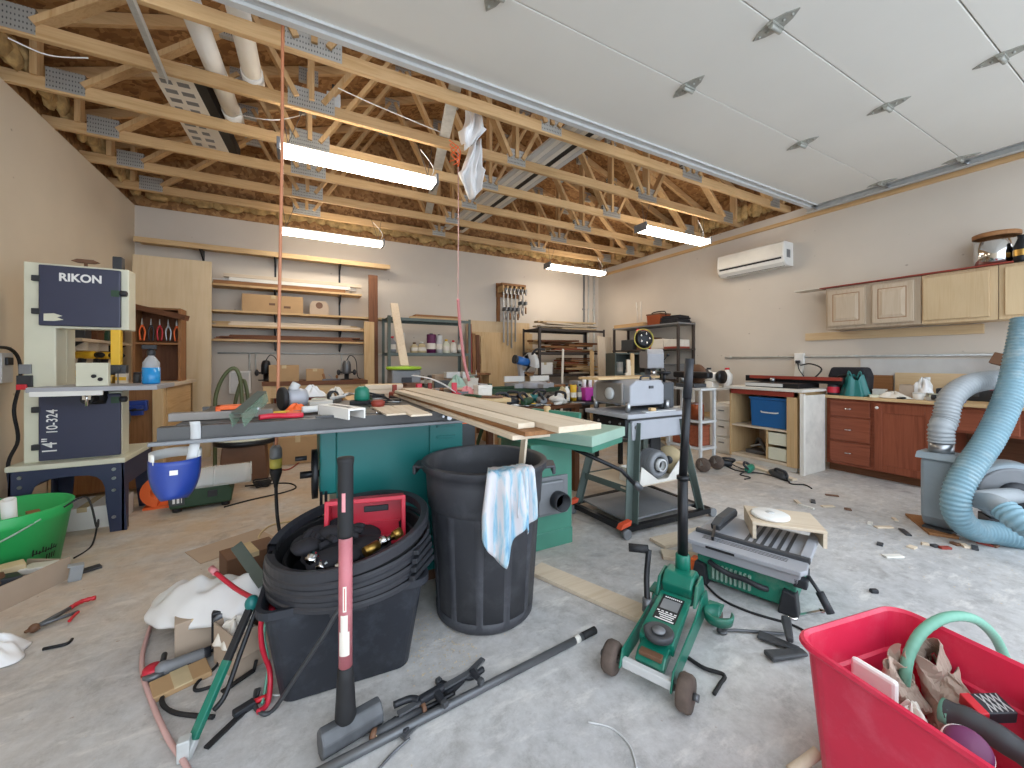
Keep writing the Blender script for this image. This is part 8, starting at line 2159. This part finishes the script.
# ---- crowded assembly table between the outfeed table and the planer
at_ = T('assembly_table', 'dark crowded table between the outfeed table and the planer', 'table', (1.78, 3.0, 0), 0)
MB().box(-.32, .42, -.22, .25, .74, .77).build('table_top', M['walnut_x'], at_, bev=.003)
for sx in (-.28, .38):
    for sy in (-.18, .21): MB().box(sx - .025, sx + .025, sy - .025, sy + .025, 0, .74).build('leg', M['walnut_z'], at_)
ZA = .771
q = random.Random(404)
stuff_ = [('black router motor lying at the left of the crowded table', 'router', 'black_plastic', 1.52, 2.88), ('dark green grinder on the crowded table front', 'grinder', 'dark_green', 1.68, 2.84), ('grey sander at the middle of the crowded table', 'sander', 'mid_grey', 1.84, 2.88), ('white grip tool at the right of the crowded table', 'hand tool', 'white_plastic', 2.0, 2.86), ('black jigsaw at the back of the crowded table', 'jigsaw', 'black_plastic', 1.62, 3.08), ('teal sander at the back of the crowded table', 'sander', 'teal', 1.9, 3.1)]
for k, (la, ca2_, m, x, y) in enumerate(stuff_):
    t = T('power_tool', la, ca2_, (x, y, ZA), 35 * k, 'tools on the crowded table')
    MB().lathe([(.02, -.09), (.034, -.08), (.036, .04), (.024, .08), (.01, .1)], 12, (0, 0, .04), (1, 0, 0)).build('body', M[m], t)
    MB().tube(spl([(-.08, 0, .05), (-.1, .03, .1), (-.02, .03, .11), (.02, .01, .07)], 5), .012, 8).build('handle', M['black_plastic'], t)
    MB().box(.02, .08, -.035, .035, 0, .008).build('shoe', M['steel'], t)
for k in range(8):
    x, y = 1.5 + .085 * k, 2.80 + .012 * (k % 3)
    ln = q.uniform(.16, .3)
    t = T('hand_tool', ['steel chisel first along the crowded table edge', 'white handled screwdriver second along the crowded table edge', 'black file third along the crowded table edge', 'yellow handled screwdriver fourth along the crowded table edge', 'grey spanner fifth along the crowded table edge', 'brown handled chisel sixth along the crowded table edge', 'white handled awl seventh along the crowded table edge', 'green handled file last along the crowded table edge'][k], 'hand tool', (x, y, ZA + .012), q.uniform(-50, 50), 'hand tools along the crowded table edge')
    MB().tube([(-ln / 2, 0, 0), (-ln * .15, 0, .001), (0, 0, 0)], [.011, .012, .007], 8).build('grip', M[['steel', 'white_plastic', 'black_rubber', 'yellow', 'mid_grey', 'brownwood_x', 'white_plastic', 'dark_green'][k]], t)
    MB().cyl((0, 0, 0), (ln / 2, 0, 0), .005, 8).build('shaft', M['steel'], t)
crumple('plastic_wrap', 'crumpled clear wrapper on the crowded table', 'wrapper', (2.1, 3.0, ZA), .08, .07, .07, 401, M['bag_white'])
crumple('rag', 'tan rag at the middle of the crowded table', 'rag', (1.75, 2.98, ZA), .08, .08, .07, 402, M['foam_tan'])
for k in range(6):
    tag(MB().cbox((0, 0, .012), (q.uniform(.08, .2), .04, .022), (0, 0, q.uniform(-60, 60))).build('wood_scrap', W1[k % 6], loc=(1.55 + .1 * k, 3.16, ZA), bev=.001), 'small offcut at the back of the crowded table', 'wood scrap', 'offcuts on the crowded table')
# second layer of things in front of the corner shelves
t = T('small_machine', 'dark machine with a small wheel left of the magenta caddy', 'machine', (mz.x - .62, mz.y + .12, 0), 15)
MB().box(-.12, .12, -.1, .1, 0, .62).build('stand', M['dark_grey'], t, bev=.006)
MB().box(-.16, .16, -.12, .12, .62, .66).build('deck', M['machine_grey'], t, bev=.004)
MB().lathe([(.02, -.015), (.07, -.015), (.075, 0), (.07, .015), (.02, .015)], 22, (.06, -.13, .72), (0, 1, 0)).build('wheel', M['black_metal'], t)
MB().box(-.12, .02, -.06, .06, .66, .8).build('body', M['dark_green'], t, bev=.012)
# ---------------------------------------------------------------- daylight and exposure
w = bpy.data.worlds.new('world'); S.world = w; w.use_nodes = True
bg = w.node_tree.nodes['Background']
bg.inputs['Color'].default_value = (.78, .88, 1.0, 1)
bg.inputs['Strength'].default_value = 2.05
S.view_settings.view_transform = 'Standard'
S.view_settings.look = 'None'
S.view_settings.gamma = 1
S.view_settings.use_curve_mapping = False
S.view_settings.exposure = 0.85
S.cycles.max_bounces = 8
S.cycles.diffuse_bounces = 5
S.cycles.transparent_max_bounces = 8
S.cycles.caustics_reflective = False
S.cycles.caustics_refractive = False
